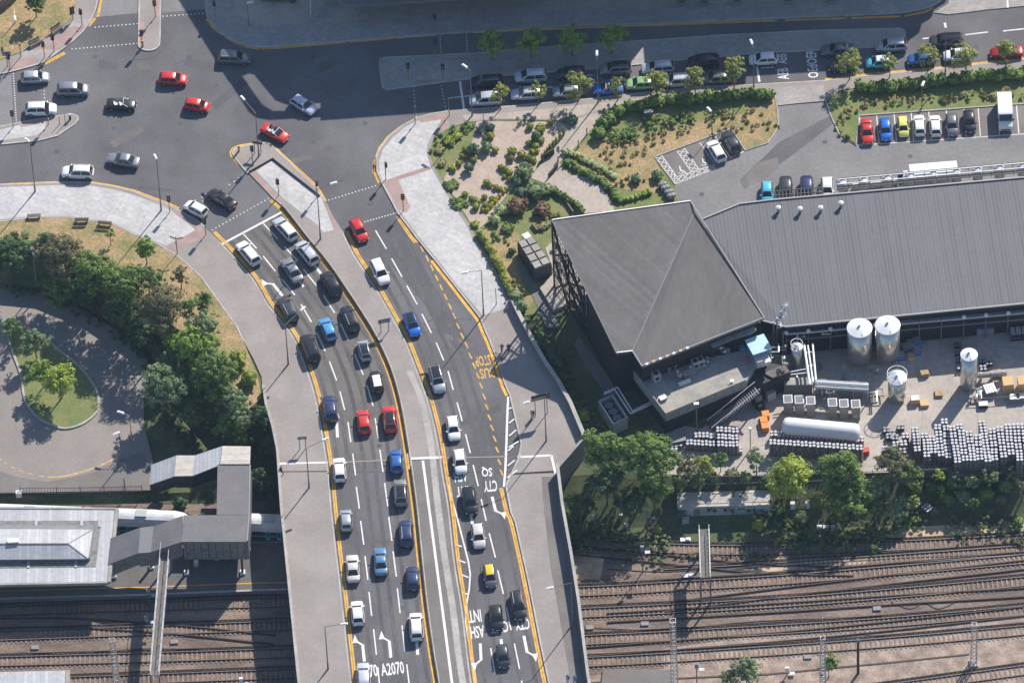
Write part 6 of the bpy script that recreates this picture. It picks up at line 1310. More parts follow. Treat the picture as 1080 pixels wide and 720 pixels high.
for i, (x, y) in enumerate([(594.6, 142), (590.6, 147), (586.6, 151.5), (583.3, 155), (580, 158.5), (577.5, 162), (575, 165), (572, 168.5), (609, 169)]):
    p = U(x, y, .1); t = thing('cone_shrub', 'yellow-tipped upright shrub beside the garden path, %s from the top' % ORD[i] if i < 8 else 'single yellow-tipped upright shrub on the far side of the garden path', 'shrub', (p.x, p.y, .09), 0, 'yellow-tipped upright shrubs')
    meshobj('foliage', cp_, t); meshobj('tip', cp2, t)
# ---------------------------------------------------------------- large building north of the road (outside the frame, throws the big shadow)
HB = 18.0
W_back = (-52*5, -85*5)
lpoly = [(240+W_back[0], 85+W_back[1]), (240, 85), (243, 88), (262, 118), (270, 124.5), (284, 127), (338, 124), (338, 117), (310, 120), (285, 120), (274, 113), (252, 82), (262, 78), (262+W_back[0], 78+W_back[1])]
r1 = [(262+W_back[0], 78+W_back[1]), (262, 78), (268, 79), (290, 106), (303, 111), (338, 109), (338, 127.5), (440, 120), (530, 112), (600, 107), (655, 101), (658, 84), (664, 66), (677, 49), (677, -177)]
r2 = [(677.5, -177), (677.5, 49), (679, 66), (676, 84), (680, 98), (720, 98), (784, 91), (785, 81), (871, 75.5), (920, 72), (934, 66), (950, 60), (957, 44), (968, 36), (970, 27), (981, 20), (983, 12), (996, 4), (1006, -177)]
bt = thing('office_building', 'tall building along the top edge whose flat roof throws the big shadow over the junction', 'building', tuple(S(500, -40, 0)))
def local(pts, o): return [(p.x-o.location.x, p.y-o.location.y) for p in pts]
for i, pl in enumerate((lpoly, r1, r2)):
    g = MB(); g.prism(local([S(a, b_, HB) for a, b_ in pl], bt), HB-.5, HB); g.build('roof', MT['roof_flat'], bt)
g = MB(); g.prism(local([S(a, b_, HB) for a, b_ in [(150, -177), (300, 70), (345, 92), (530, 88), (655, 80), (655, -177)]], bt), 0, HB-.5); g.build('wall', MT['clad_grey'], bt)
g = MB(); g.prism(local([S(a, b_, HB) for a, b_ in [(690, -177), (690, 80), (780, 70), (930, 50), (955, 20), (985, -177)]], bt), 0, HB-.5); g.build('wall', MT['clad_grey'], bt)
for k in range(9):
    x = 375+k*30; a = S(x, 92-(x-345)*.02, HB); g = MB(); g.box(a.x-bt.location.x, a.y-bt.location.y-.45, 4, 2.2, .2, 2.2); g.build('window', MT['bld_glass'], bt)
c1 = thing('entrance_canopy', 'long pale canopy with rounded end jutting from the top edge', 'canopy', tuple(U(400, -5, .12)))
g = MB(); g.prism(local(UL(SM([(352, -30), (355, -4), (359, 2), (366, 6), (378, 8)], 3)+[(475, 1.5), (560, -3), (560, -30)], 4.2), c1), 4.1, 4.55); g.build('canopy_roof', MT['roof_edge'], c1)
for x in (380, 430, 480): p = U(x, 0, 4); g = MB(); g.tube((p.x-c1.location.x, p.y-c1.location.y+.8, 0), (p.x-c1.location.x, p.y-c1.location.y+.8, 4.1), .12, .12, 8); g.build('column', MT['grey_paint'], c1)
# house corner in the top-left: brick wall
wall_obj('brick_wall', [(-20, 21), (0, 12), (12, 5), (22, -4), (30, -14)], 0.1, 2.0, .3, MT['brick'], 'dark brick garden wall crossing the top left corner')
# clipped hedge strip on the shaded plaza
p = U(293, 1, .13); o = meshobj('box_hedge', leaf_mesh('foliage', [(x*.55, -x*.10, .35, .5, .4, .35) for x in range(-4, 5)], 900, .18, L['dark'], 5), None, (p.x, p.y, .12)); tag(o, 'short dark clipped hedge on the shaded plaza', 'hedge')
# ---------------------------------------------------------------- wedge-roofed building
NWp, NEp, Ep, Sp, Cp, SWp = U(582, 232, 14.4), U(728, 212, 9.4), U(806, 335, 5.6), U(677, 386, 5.4), U(667, 369, 5.8), U(650, 372, 5.8)
def zpl(px, py):
    n = (NEp-NWp).cross(Cp-NWp); d = (fwd*FPX+right*(px-540)-up*(py-360)); return (cam_pos+d*((NWp-cam_pos).dot(n)/d.dot(n))).z
Cp = U(667, 370, 5.55); SWp = U(650, 372, zpl(650, 372)); CRn = U(733, 223, zpl(733, 223))
wb = thing('brewery_hall', 'large hall with a folded grey wedge roof above a dark lattice wall', 'building', (NWp.x, NWp.y, 0)); O = wb.location
def lc(p, dz=0): return (p.x-O.x, p.y-O.y, p.z+dz)
def slab(name, top, th, m, par, mside=None):
    n = len(top); g = MB(); vs = [lc(p) for p in top]+[lc(p, -th) for p in top]; g.add(vs, [tuple(range(n))])
    g.cur = 1; g.add([], []); 
    g.f.append(list(range(2*n-1, n-1, -1))); g.mi.append(1)
    for i in range(n): j = (i+1) % n; g.f.append([i, i+n, j+n, j]); g.mi.append(1)
    me = recalc(g.mesh(name, [m, mside or MT['roof_edge']])); return meshobj(name, me, par)
slab('roof', [NWp, SWp, Cp, CRn, NEp], .45, MT['roof_dark'], wb); slab('roof', [CRn, Cp, Sp, Ep], .45, MT['roof_flat'], wb)
g = MB(); g.bar(lc(Cp, .03), lc(CRn, .03), .14, .08)
for a, c in ((NWp, SWp), (NWp, NEp), (NEp, Ep), (Sp, Ep), (Cp, Sp), (SWp, Cp)): g.bar(lc(a, .02), lc(c, .02), .15, .16)
g.build('roof_trim', MT['roof_edge'], wb)
def wallq(a, c, zb, par, m, ta=0.5, name='wall', t=.25):
    """upright wall below the roof line a-c"""
    A, C_ = Vector(lc(a)), Vector(lc(c)); d = Vector((C_.x-A.x, C_.y-A.y, 0)).normalized(); n = Vector((-d.y, d.x, 0))*t
    vs = [(A.x, A.y, zb), (C_.x, C_.y, zb), (C_.x, C_.y, C_.z-ta), (A.x, A.y, A.z-ta)]; vs += [(x+n.x, y+n.y, z) for x, y, z in vs]
    g = MB(); g.add(vs, [(0, 1, 2, 3), (7, 6, 5, 4), (0, 4, 5, 1), (1, 5, 6, 2), (2, 6, 7, 3), (3, 7, 4, 0)]); return meshobj(name, recalc(g.mesh(name, m)), par)
ctr = (NWp+NEp+Ep+Sp+SWp)/5
def ins(p, k=.06): q = p.lerp(Vector((ctr.x, ctr.y, p.z)), k); return q
mid = NWp.lerp(SWp, .50)
wallq(ins(mid, .03), ins(SWp, .03), YARD-1, wb, MT['clad_dark']); wallq(ins(SWp, .03), ins(Cp, .04), YARD-1, wb, MT['clad_dark']); wallq(ins(Cp, .05), ins(Sp, .05), YARD-1, wb, MT['clad_dark'])
wallq(ins(Sp, .06), ins(Ep, .06), YARD-1, wb, MT['clad_dark']); wallq(ins(Ep, .03), ins(NEp, .03), -1, wb, MT['clad_dark'], 1.1); wallq(ins(NEp, .06), ins(NWp.lerp(NEp, .35), .06), -.3, wb, MT['bld_glass'], 1.6)
iw = NWp.lerp(NEp, .22); iw = ins(iw, .15); wallq(ins(mid, .10), iw, -.3, wb, MT['bld_glass'], 3.2)
# lattice on the open corner
LA, LB = Vector(lc(NWp, -.4)), Vector(lc(mid, -.4))
def lp(u, v): q = LA.lerp(LB, u); return (q.x, q.y, .1+(q.z-.1)*v)
for u0, v0, u1, v1 in ((0, 0, 0, 1), (1, 0, 1, 1), (0, 0, .5, .5), (.5, .5, 0, 1), (.5, .5, 1, 0), (.5, .5, 1, 1), (0, .5, .5, .5), (.5, 0, .5, 1), (0, .5, .5, 0), (.5, 0, 1, .5), (0, .5, .5, 1), (.5, 1, 1, .5), (.5, .5, 1, .5), (0, .02, 1, .02), (0, .25, 1, .25), (0, .75, 1, .75)):
    g = MB(); g.bar(lp(u0, v0), lp(u1, v1), .26, .26); g.build('lattice_strut', MT['clad_dark'], wb)
g = MB()
for i in range(1, 16): g.bar(lp(i/16, 0), lp(i/16, 1), .07, .07)
for j in range(1, 14): g.bar(lp(0, j/14), lp(1, j/14), .06, .06)
g.build('lattice_mesh', MT['clad_dark'], wb)
NA, NB = Vector(lc(NWp, -.4)), Vector(lc(NWp.lerp(NEp, .45), -.4))
for i in range(6): q = NA.lerp(NB, i/5); g = MB(); g.bar((q.x, q.y, .05), (q.x, q.y, q.z), .2, .2); g.build('column', MT['clad_dark'], wb)
for a in (1, 2): 
    p, q = U(597, 327, .2), U(613, 340, .2)
# outdoor tables in the lattice corner
for i, (x, y) in enumerate(((586, 262), (592, 275), (590, 290))):
    p = U(x, y, .1); t = thing('cafe_table', 'small dark outdoor table behind the lattice corner, %s from the top' % ORD[i], 'table', p, 0, 'outdoor tables'); g = MB(); g.lathe([(.45, .70), (.45, .74)], n=14); g.build('tabletop', MT['black'], t); g = MB(); g.tube((0, 0, 0), (0, 0, .7), .05, .05, 8); g.lathe([(.22, 0), (.2, .04)], n=12); g.build('pedestal', MT['black'], t)
for i, (x, y) in enumerate(((612, 336), (619, 344), (604, 322))):
    p = U(x, y, -.3 if i else -.2); g = MB(); g.box(0, 0, 0, 1.7, .4, .45, -.75); o = g.build('bench_block', MT['clad_grey']); o.location = p; tag(o, 'low grey bench block in the shade under the wedge roof, %s' % ['middle one', 'lowest one', 'topmost one'][i], 'bench')
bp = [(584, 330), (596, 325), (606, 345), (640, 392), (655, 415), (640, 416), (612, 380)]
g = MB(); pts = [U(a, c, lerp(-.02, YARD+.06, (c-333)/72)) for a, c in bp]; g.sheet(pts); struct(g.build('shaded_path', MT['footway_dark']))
# flood lights along the south eave
for k in range(7):
    q = Sp.lerp(Ep, .04+.055*k); t = thing('floodlight', 'lit warm flood lamp on the south eave of the wedge roof, %s from the left' % ORD[k], 'floodlight', (q.x, q.y-.1, q.z+.05), 0, 'flood lamps on the south eave'); g = MB(); g.box(0, 0, 0, .42, .3, .2, .4); g.build('housing', MT['box_tan'] if k % 2 else MT['lantern'], t); g = MB(); g.bar((0, 0, 0), (0, -.5, .5), .05); g.build('bracket', MT['metal'], t)
# ---------------------------------------------------------------- ribbed shed
Nl = [(741, 231), (780, 215), (812, 211), (1080, 187), (1320, 166)]; Sl = [(804, 338), (829, 344.5), (850, 342.5), (1080, 320), (1320, 298)]
sh_ = thing('brewery_shed', 'very long shed with a blue-grey ribbed metal roof', 'building', tuple(U(741, 231, 4))[:2]+(0,)); O = sh_.location
for i in range(4): 
    slab('roof', [U(*Nl[i], 4.2), U(*Sl[i], 3.1), U(*Sl[i+1], 3.1), U(*Nl[i+1], 4.2)], .3, MT['roof_shed'], sh_)
sw = [U(820, 345, 3.1), U(850, 341, 3.1), U(1080, 318.5, 3.1), U(1320, 296.5, 3.1)]
for a, c in zip(sw, sw[1:]): wallq(a, c, YARD-.2, sh_, MT['clad_dark'], .35)
nw = [U(745, 232, 4.2), U(782, 217, 4.2), U(814, 213, 4.2), U(1080, 189, 4.2), U(1320, 168, 4.2)]
for a, c in zip(nw, nw[1:]): wallq(a, c, -.2, sh_, MT['clad_grey'], .4)
for hh, ql in ((3.18, Sl), (4.28, Nl)):
    g = MB(); g.wall(local([U(*q, hh) for q in ql], sh_), -.12, .12, hh-.1, hh+.1); g.build('gutter', MT['roof_edge'], sh_)
for i, (x, y) in enumerate(((821, 224), (844, 225), (865.5, 224), (887, 219))):
    p = U(x, y, 3.95); t = thing('roof_vent', 'capped white roof vent on the ribbed roof, %s from the left' % ORD[i], 'vent', p, 0, 'small vents on the ribbed roof'); g = MB(); g.tube((0, 0, 0), (0, 0, .9), .22, .22, 10); g.build('pipe', MT['metal'], t); g = MB(); g.lathe([(.34, .9), (.36, 1.1), (.1, 1.25)], n=12); g.build('cap', MT['lantern'], t)
# steel walkway along the north eave with round tank tops
wk_ = thing('steel_walkway', 'dark steel walkway with handrails along the north edge of the ribbed roof', 'walkway', tuple(U(880, 203, 0))[:2]+(0,)); O = wk_.location
A_, B_ = U(883, 198, 3.6), U(1300, 161, 3.6)
for nm, off, zz, w in (('deck_grating', 0, 0, .5), ('handrail', -.5, .9, .07), ('handrail', .9, .9, .07), ('pipe', 1.3, .2, .16), ('pipe', .5, .1, .14)):
    g = MB(); g.bar(lc(A_+Vector((0, off, zz))), lc(B_+Vector((0, off, zz))), w, .08 if w > .3 else w); g.build(nm, MT['dark_metal'] if nm != 'pipe' else MT['metal'], wk_)
n_ = 36
for k in range(n_+1):
    q = A_.lerp(B_, k/n_); g = MB(); g.bar(lc(q+Vector((0, -.5, 0))), lc(q+Vector((0, -.5, .9))), .06); g.bar(lc(q+Vector((0, -.5, 0))), lc(q+Vector((0, 1.3, .05))), .08); g.build('bracket', MT['dark_metal'], wk_)
for k, x in enumerate((889, 911.5, 936.5, 961, 985, 1009, 1031.5, 1054.5, 1079)):
    y = 195.5-(x-889)*.092; p = U(x, y, 3.2); t = thing('tank', 'white-domed steel tank behind the walkway of the ribbed roof, %s from the left' % ORD[k], 'tank', (p.x, p.y+.3, 0.02), 0, 'domed tanks behind the walkway')
    g = MB(); g.lathe([(.72, 0), (.72, 3.2)], n=18); g.build('shell', MT['steel'], t, True); g = MB(); g.lathe([(.73, 3.2), (.68, 3.4), (.42, 3.6), (.1, 3.68)], n=18); g.build('dome', MT['lantern'], t, True)
    g = MB(); g.lathe([(.82, 3.0), (.84, 3.1)], n=18); g.build('rim', MT['dark_metal'], t)
g_ = thing('walkway_grating', 'dark grating platform overhanging the parked cars at the shed edge', 'walkway', tuple(U(845, 208, 4))[:2]+(0,)); O = g_.location
A_, B_ = U(818, 207, 3.6), U(868, 203, 3.6)
g = MB()
for k in range(14): q0 = A_.lerp(B_, k/13); g.bar(lc(q0+Vector((0, -.6, 0))), lc(q0+Vector((0, .9, 0))), .12, .08)
for s_ in (-.6, .1, .9): g.bar(lc(A_+Vector((0, s_, .05))), lc(B_+Vector((0, s_, .05))), .12, .1)
g.build('grating', MT['dark_metal'], g_)
for k in (0, .5, 1): q = A_.lerp(B_, k); g = MB(); g.bar((q.x-O.x, q.y-O.y+.9, 0), (q.x-O.x, q.y-O.y+.9, 3.6), .15); g.build('leg', MT['dark_metal'], g_)
tag(MB().prism(UL([(899, 198), (955, 191), (955, 194), (899, 201)], 0.02), 0.02, .9).build('low_wall', MT['white_metal']), 'low pale rail wall left of the white lorry', 'wall')
# ---------------------------------------------------------------- terrace annex, stairs and plant
AZ = 1.3
an = thing('terrace_annex', 'flat-roofed terrace annex with a pale parapet, half in the shade of the wedge roof', 'building', tuple(U(702, 437, AZ))[:2]+(0,)); O = an.location
ap = [(702, 437.5), (787, 402), (810, 364), (668, 393)]
g = MB(); g.prism(local(UL(ap, AZ), an), -.1, AZ); g.build('roof', MT['stone_roof'], an)
g = MB(); g.prism(local([p+(Vector((ctr.x, ctr.y, 0))-p)*.01 for p in UL([(702.5, 436.5), (786, 402), (809, 365), (669, 393)], AZ)], an), YARD-.3, -.1); g.build('wall', MT['clad_dark'], an)
g = MB(); w = UL(ap, AZ); g.wall(local([w[3], w[0], w[1]], an), 0, .22, AZ, AZ+.35); g.build('parapet', MT['stone_roof'], an)
for k in range(9):
    q = w[0].lerp(w[1], (k+.5)/9); g = MB(); g.bar((q.x-O.x, q.y-O.y-.05, .0), (q.x-O.x, q.y-O.y-.05, 1.2), .06, .06); g.build('parapet_joint', MT['clad_grey'], an)
an2 = thing('plant_deck', 'flat dark deck with plywood sheets left of the steel pipework', 'building', tuple(U(815, 395, .5))[:2]+(0,)); O = an2.location
g = MB(); g.prism(local(UL([(806, 393), (828, 384), (833, 392), (815, 398), (811, 396)], .8), an2), .55, .8); g.build('roof', MT['deck_roof'], an2)
g = MB(); g.prism(local(UL([(790, 405), (800, 380), (828, 386), (833, 393), (806, 404)], .5), an2), YARD-.2, .5); g.build('wall', MT['clad_dark'], an2)
g = MB(); g.box(-1.3, 2.2, .9, 3.2, .7, .1, .45); g.build('plank', MT['stone_roof'], an2)
def simple_box(name, label, cat, px, py, z, sx, sy, sz, rz, m, parts=(), group=None):
    p = U(px, py, z); t = thing(name, label, cat, (p.x, p.y, z), rz, group); g = MB(); g.box(0, 0, 0, sx, sy, sz); g.build('body', MT[m] if isinstance(m, str) else m, t)
    for nm, bx, mm in parts:
        g = MB(); (g.box(*bx) if len(bx) >= 6 else g.tube(*bx)); g.build(nm, MT[mm], t)
    return t
t = simple_box('roof_cabin', 'cabin with a pale blue roof on the terrace', 'cabin', 800, 374, AZ, 2.5, 2.6, 2.1, .35, 'sign_blue', [('roof', (0, 0, 2.1, 2.8, 2.9, .12), 'blue_roof')])
simple_box('roof_sheet', 'small stepped white sheet at the foot of the pale blue roof', 'roof sheet', 804, 384, AZ, 1.9, .9, 1.3, .35, 'steel_lt', [('upstand', (.5, -.7, .7, .9, .5, .6), 'steel_lt')])
for nm, x, y, sx in (('larger grey chiller unit with twin fans on the shaded terrace', 736, 386, 1.7), ('smaller grey chiller unit near the left end of the terrace', 692, 400, 1.1)):
    p = U(x, y, AZ); t = thing('chiller_unit', nm, 'air conditioner', (p.x, p.y, AZ), .4); g = MB(); g.box(0, 0, 0, sx, .9, 1.35); g.build('casing', MT['steel_lt'], t)
    for s_ in ((-.4, .4) if sx > 1.5 else (0,)):
        g = MB(); g.lathe([(.32, 1.35), (.32, 1.42)], s_, 0, 0, 14); g.build('fan', MT['black'], t); g = MB(); g.box(s_, -.46, .35, .55, .03, .6); g.build('grille', MT['black'], t)
simple_box('duct_hood', 'pale duct hood under the left end of the south eave', 'duct', 699, 390, AZ, 1.2, .9, 1.1, .4, 'steel_lt', [('duct', (.5, .4, .6, .6, .8, .5), 'metal')])
simple_box('bar_counter', 'long low dark counter on the shaded terrace', 'counter', 727, 396, AZ, 1.8, .6, .9, .4, 'clad_grey', [('top', (0, 0, .9, 1.9, .7, .06), 'stone_roof')])
simple_box('slatted_bench', 'slatted white bench on the terrace', 'bench', 722, 404.5, AZ, 1.7, .45, .4, .4, 'steel_lt', [('slats', (0, 0, .4, 1.75, .5, .05), 'lantern')])
simple_box('hatch_box', 'small box hatch at the left corner of the pale terrace roof', 'hatch', 699, 421, AZ, .9, .7, .4, .5, 'stone_roof', [('lid', (0, 0, .4, 1.0, .8, .08), 'steel_lt')])
simple_box('vent_box', 'small vent near the right end of the pale terrace roof', 'vent', 772, 404, AZ, .35, .35, .5, 0, 'white_metal', [('cap', (0, 0, .5, .5, .5, .08), 'lantern')])
simple_box('storage_tub', 'bright blue tub on the shaded terrace', 'tub', 783, 369, AZ, .6, .6, .8, .3, 'cyan', [('lid', (0, 0, .8, .65, .65, .05), 'blue')])
simple_box('storage_crate', 'pink crate on the shaded terrace', 'crate', 786.5, 381.5, AZ, .5, .5, .35, .3, 'pink', [('rim', (0, 0, .33, .55, .55, .05), 'pink')])
for i, (x, y) in enumerate(((762, 368), (768, 372), (746, 381), (706, 392), (712, 389), (683, 399))): simple_box('terrace_stool', 'pale stool or heater on the shaded terrace, %s from the left' % ORD[[4, 5, 3, 1, 2, 0][i]], 'stool', x, y, AZ, .35, .35, .7, i, 'sign_blue', [('top', (0, 0, .7, .45, .45, .06), 'steel_lt')])
t = thing('awning', 'long beige awning below the south eave of the wedge roof', 'awning', tuple(U(775, 356, 3.9))); O = t.location
g = MB(); g.prism(local(UL([(749, 363), (773, 352), (795, 344), (798, 348), (792, 352), (773, 357.5), (752, 366.5)], 3.9), t), -.1, .05); g.build('canopy', MT['stone_roof'], t)
for x, y in ((752, 365), (790, 351)): p = U(x, y, 3.9); g = MB(); g.tube((p.x-O.x, p.y-O.y, -2.6), (p.x-O.x, p.y-O.y, -.1), .06, .06, 6); g.build('post', MT['dark_metal'], t)
# steel stair down to the yard
t = thing('steel_staircase', 'long galvanised stair climbing beside the annex from the keg stacks', 'staircase', tuple(U(748, 452, YARD))); O = t.location
a, c = U(748, 452, YARD), U(799, 411, .9)
d = Vector((c.x-a.x, c.y-a.y, 0)); nv = Vector((-d.y, d.x, 0)).normalized()
for s_ in (-.7, .7): 
    g = MB(); g.bar(lc(a+nv*s_, .0-O.z), lc(c+nv*s_, 0-O.z), .08, .28); g.build('stringer', MT['dark_metal'], t)
    g = MB(); g.bar(lc(a+nv*s_, 1.0-O.z), lc(c+nv*s_, 1.0-O.z), .08); g.build('handrail', MT['lantern'], t)
g = MB()
for k in range(24): q = a.lerp(c, (k+.5)/24); g.bar(lc(q-nv*.68, -O.z), lc(q+nv*.68, -O.z), .22, .05)
g.build('treads', MT['grey_paint'], t)
for k in range(10): q = a.lerp(c, k/9); g = MB(); g.bar(lc(q-nv*.7, -O.z), lc(q-nv*.7, 1-O.z), .05); g.build('baluster', MT['metal'], t)
for k in (.35, .95):
    q = a.lerp(c, k); g = MB(); g.bar((q.x-O.x, q.y-O.y, 0), (q.x-O.x, q.y-O.y, q.z-O.z), .18); g.build('leg', MT['dark_metal'], t)
p = U(735, 456, YARD); t = thing('yard_lamp', 'wooden-coloured lamp pole at the foot of the steel stair', 'lamp', p); g = MB(); g.tube((0, 0, 0), (0, 0, 6), .11, .09, 8); g.build('pole', MT['wood'], t); g = MB(); g.box(0, 0, 6, .7, .4, .25); g.build('lantern', MT['lantern'], t)
p = U(791.5, 474, YARD); t = thing('yard_lamp', 'pale blue-grey lamp pole on the sunny concrete between the keg groups', 'lamp', p); g = MB(); g.tube((0, 0, 0), (0, 0, 4.2), .09, .07, 8); g.build('pole', MT['metal'], t); g = MB(); g.lathe([(.1, 4.2), (.25, 4.35), (.2, 4.6)], n=10); g.build('lantern', MT['lantern'], t)
# fan enclosure
t = thing('fan_enclosure', 'open-topped grey panel box with dark fans beside the silver pipes', 'plant box', tuple(U(647, 431, -1.2))[:2]+(YARD,)); O = t.location
fp = UL([(631, 422.5), (646, 415.5), (662, 440), (646.5, 446.5)], -.6)
w = [(p.x-O.x, p.y-O.y) for p in fp]; g = MB(); g.wall(w+[w[0]], 0, -.14, 0, 2.4); g.build('panel_walls', MT['sign_blue'] if False else MT['steel_lt'], t)
g = MB(); g.prism([(x*.93, y*.93) for x, y in w], .0, 1.5); g.build('fan_deck', MT['black'], t)
for k in range(3):
    q = (Vector(w[0]+(0,))+Vector(w[1]+(0,)))/2; r_ = (Vector(w[3]+(0,))+Vector(w[2]+(0,)))/2; e = q.lerp(r_, .22+.28*k); g = MB(); g.lathe([(.55, 1.5), (.6, 1.9)], e.x, e.y, 0, 16); g.lathe([(.2, 1.5), (.18, 2.0)], e.x, e.y, 0, 10); g.build('fan', MT['grey_paint'], t)
t = thing('insulated_pipes', 'pair of silver insulated pipes bending from the fan box to the annex', 'pipes', tuple(U(640, 412, 0))); O = t.location
for off in (0, .45):
    P_ = [U(637, 416, -.4), U(648, 410, -.4), U(665, 436, -.4), U(687, 426, -.4)]; g = MB()
    P_ = [P_[0]+Vector((0, off*.6, 0)), P_[1]+Vector((off, off*.6, 0)), P_[2]+Vector((off*.6, off*.9, 0)), P_[3]+Vector((0, off, 0))]
    for p, q in zip(P_, P_[1:]): g.tube((p.x-O.x, p.y-O.y, p.z), (q.x-O.x, q.y-O.y, q.z), .11, .11, 8)
    g.build('pipe', MT['steel_lt'], t)
# slatted box building in the garden
t = thing('slatted_pavilion', 'dark slatted box building with eight pale roof panels in the garden', 'pavilion', tuple(U(563, 272, 0))[:2]+(0,)); O = t.location
w = [(p.x-O.x, p.y-O.y) for p in UL([(545.6, 255), (562, 249), (581.5, 277.5), (564, 284.5)], 2.7)]
g = MB(); g.prism(w, 0, 2.7); g.build('walls', MT['clad_dark'], t)
A_, B_, C_, D_ = [Vector((*q, 2.7)) for q in w]
for i in range(2):
    for j in range(4):
        def q(u, v): return A_.lerp(B_, u).lerp(D_.lerp(C_, u), v)
        u0, u1, v0, v1 = (i+.09)/2, (i+.91)/2, (j+.10)/4, (j+.90)/4; g = MB(); g.prism([q(u0, v0), q(u1, v0), q(u1, v1), q(u0, v1)], 2.7, 2.82); g.build('roof_panel', MT['stone_roof'], t)
g = MB()
for k in range(13): q0 = D_.lerp(C_, k/12); g.bar((q0.x, q0.y-.06, .1), (q0.x, q0.y-.06, 2.6), .09, .06)
for k in range(4): g.bar((D_.x, D_.y-.10, .5+k*.6), (C_.x, C_.y-.10, .5+k*.6), .05, .06)
g.build('slats', MT['grey_paint'], t)
simple_box('white_hatch', 'white square panel at the top corner of the slatted box building', 'panel', 555.5, 251, 1.9, .9, .9, .5, .5, 'stone_roof', [('rim', (0, 0, .5, 1, 1, .05), 'steel_lt')])
for i, (pts, h_) in enumerate((([(560.5, 238), (566, 245), (581, 239)], .5), ([(598, 217), (604, 226)], .5), ([(584, 162), (573, 168)], 1.0), ([(588, 170), (587, 178), (578, 188)], .9))):
    wall_obj('low_wall', pts, .05, h_+.08, .18, MT['wood'] if i < 2 else MT['clad_dark'], ['timber edge of the planting bed by the roof corner', 'short timber edge at the end of the clipped hedge', 'dark gate panel across the garden path, upper', 'dark gate panel along the garden path, lower'][i], 'edging' if i < 2 else 'gate')
for i, (x, y) in enumerate(((619, 142), (610, 155), (600, 167), (594, 172))): simple_post(x, y, .1, 1.4, 'grey fence post beside the garden path, %s from the top' % ORD[i], 'fence_post', .09, 'grey_paint', 'post', 'fence posts along the garden path')
simple_box('utility_cabinet', 'green-grey cabinet on the planted bank above the disabled bays', 'cabinet', 684, 122, .08, 1.2, .5, .9, 0, 'sign_blue', [('lid', (0, 0, .9, 1.3, .6, .06), 'metal')])
for i, (x, y) in enumerate(((699, 197), (702, 200.5), (705.5, 205), (708, 209))):
    p = U(x, y, .1); t = thing('cask', 'grey cask lying beside the wedge roof corner, %s from the top' % ORD[i], 'barrel', p, .3, 'casks beside the car park'); g = MB(); g.lathe([(.3, -.6), (.42, -.2), (.42, .2), (.3, .6)], n=14); g.v = [(z, y_, x_+.45) for x_, y_, z in g.v]; g.build('staves', MT['clad_grey'], t); g = MB(); g.tube((-.28, 0, .45), (-.22, 0, .45), .44, .44, 14); g.tube((.22, 0, .45), (.28, 0, .45), .44, .44, 14); g.build('hoop', MT['steel_lt'], t)
# ---------------------------------------------------------------- tanks and pipework in the yard
def silo(px, py, r, H, label, legs=.9, cone=.55, cols=True, ring=False, z=YARD+.03):
    p = U(px, py, z); t = thing('steel_silo', label, 'tank', (p.x, p.y, z)); 
    g = MB(); g.lathe([(r*.35, legs*.5), (r*.97, legs), (r, legs+.1), (r, H)], n=36); g.build('shell', MT['steel'], t, False); t.children[0].data.polygons.foreach_set('use_smooth', [len(q.vertices) == 4 for q in t.children[0].data.polygons])
    g = MB(); g.lathe([(r*1.03, H-.02), (r*1.03, H+.08), (r*.55, H+cone*.6), (.12, H+cone), (.1, H+cone+.1)], n=36); g.build('roof_cone', MT['lantern'] if not ring else MT['steel_lt'], t)
    g = MB(); g.lathe([(r*1.01, legs+.9), (r*1.012, legs+1.0)], n=36); g.build('band', MT['metal'], t)
    for k in range(4): a = math.pi/4+k*math.pi/2; g = MB(); g.bar((r*.93*math.cos(a), r*.93*math.sin(a), 0), (r*.93*math.cos(a), r*.93*math.sin(a), legs+.3), .16); g.build('leg', MT['metal'], t)
    g = MB(); g.box(r*.2, -r*.45, H+cone*.5, .1, r*.8, .05); g.tube((0, 0, H+cone), (0, 0, H+cone+.3), .18, .18, 10); g.build('manhole', MT['metal'], t)
    if cols:
        g = MB()
        for s_ in (-1, 1): g.bar((s_*.22-r*.75, -r*.75, 0), (s_*.22-r*.75, -r*.75, H), .05)
        for k in range(int(H/.35)): g.bar((-.22-r*.75, -r*.75, .3+k*.35), (.22-r*.75, -r*.75, .3+k*.35), .04)
        g.build('ladder', MT['metal'], t)
    if ring:
        g = MB(); n = 18
        for zz in (H+.05, H+.9):
            for i in range(n): a0, a1 = 2*math.pi*i/n, 2*math.pi*(i+1)/n; g.bar((r*1.12*math.cos(a0), r*1.12*math.sin(a0), zz), (r*1.12*math.cos(a1), r*1.12*math.sin(a1), zz), .07)
        for i in range(0, n, 2): a0 = 2*math.pi*i/n; g.bar((r*1.12*math.cos(a0), r*1.12*math.sin(a0), H), (r*1.12*math.cos(a0), r*1.12*math.sin(a0), H+.9), .05)
        g.build('guard_rail', MT['metal'], t)
    return t
silo(906.5, 379.5, 1.68, 6.7, 'left of the two big steel silos with ladder'); silo(936, 376.5, 1.68, 6.7, 'right of the two big steel silos with ladder')
silo(946, 420, 1.22, 4.4, 'short wide steel tank with a round guard rail in the sun', .7, .4, False, True); silo(1021.5, 407, 1.14, 6.6, 'tall slim steel tank with a white domed top, alone in the yard', .3, .45, False)
silo(840.5, 389, .72, 4.6, 'slim steel tank with a hoop top beside the steaming pipework', .6, .3, False, True)
t = thing('pipe_rack', 'steel pipe rack with white lamps running below the south edge of the ribbed roof', 'pipe rack', tuple(U(830, 352, YARD))); O = t.location
A_, B_ = U(829, 352, 1.5), U(1110, 327, 1.5)
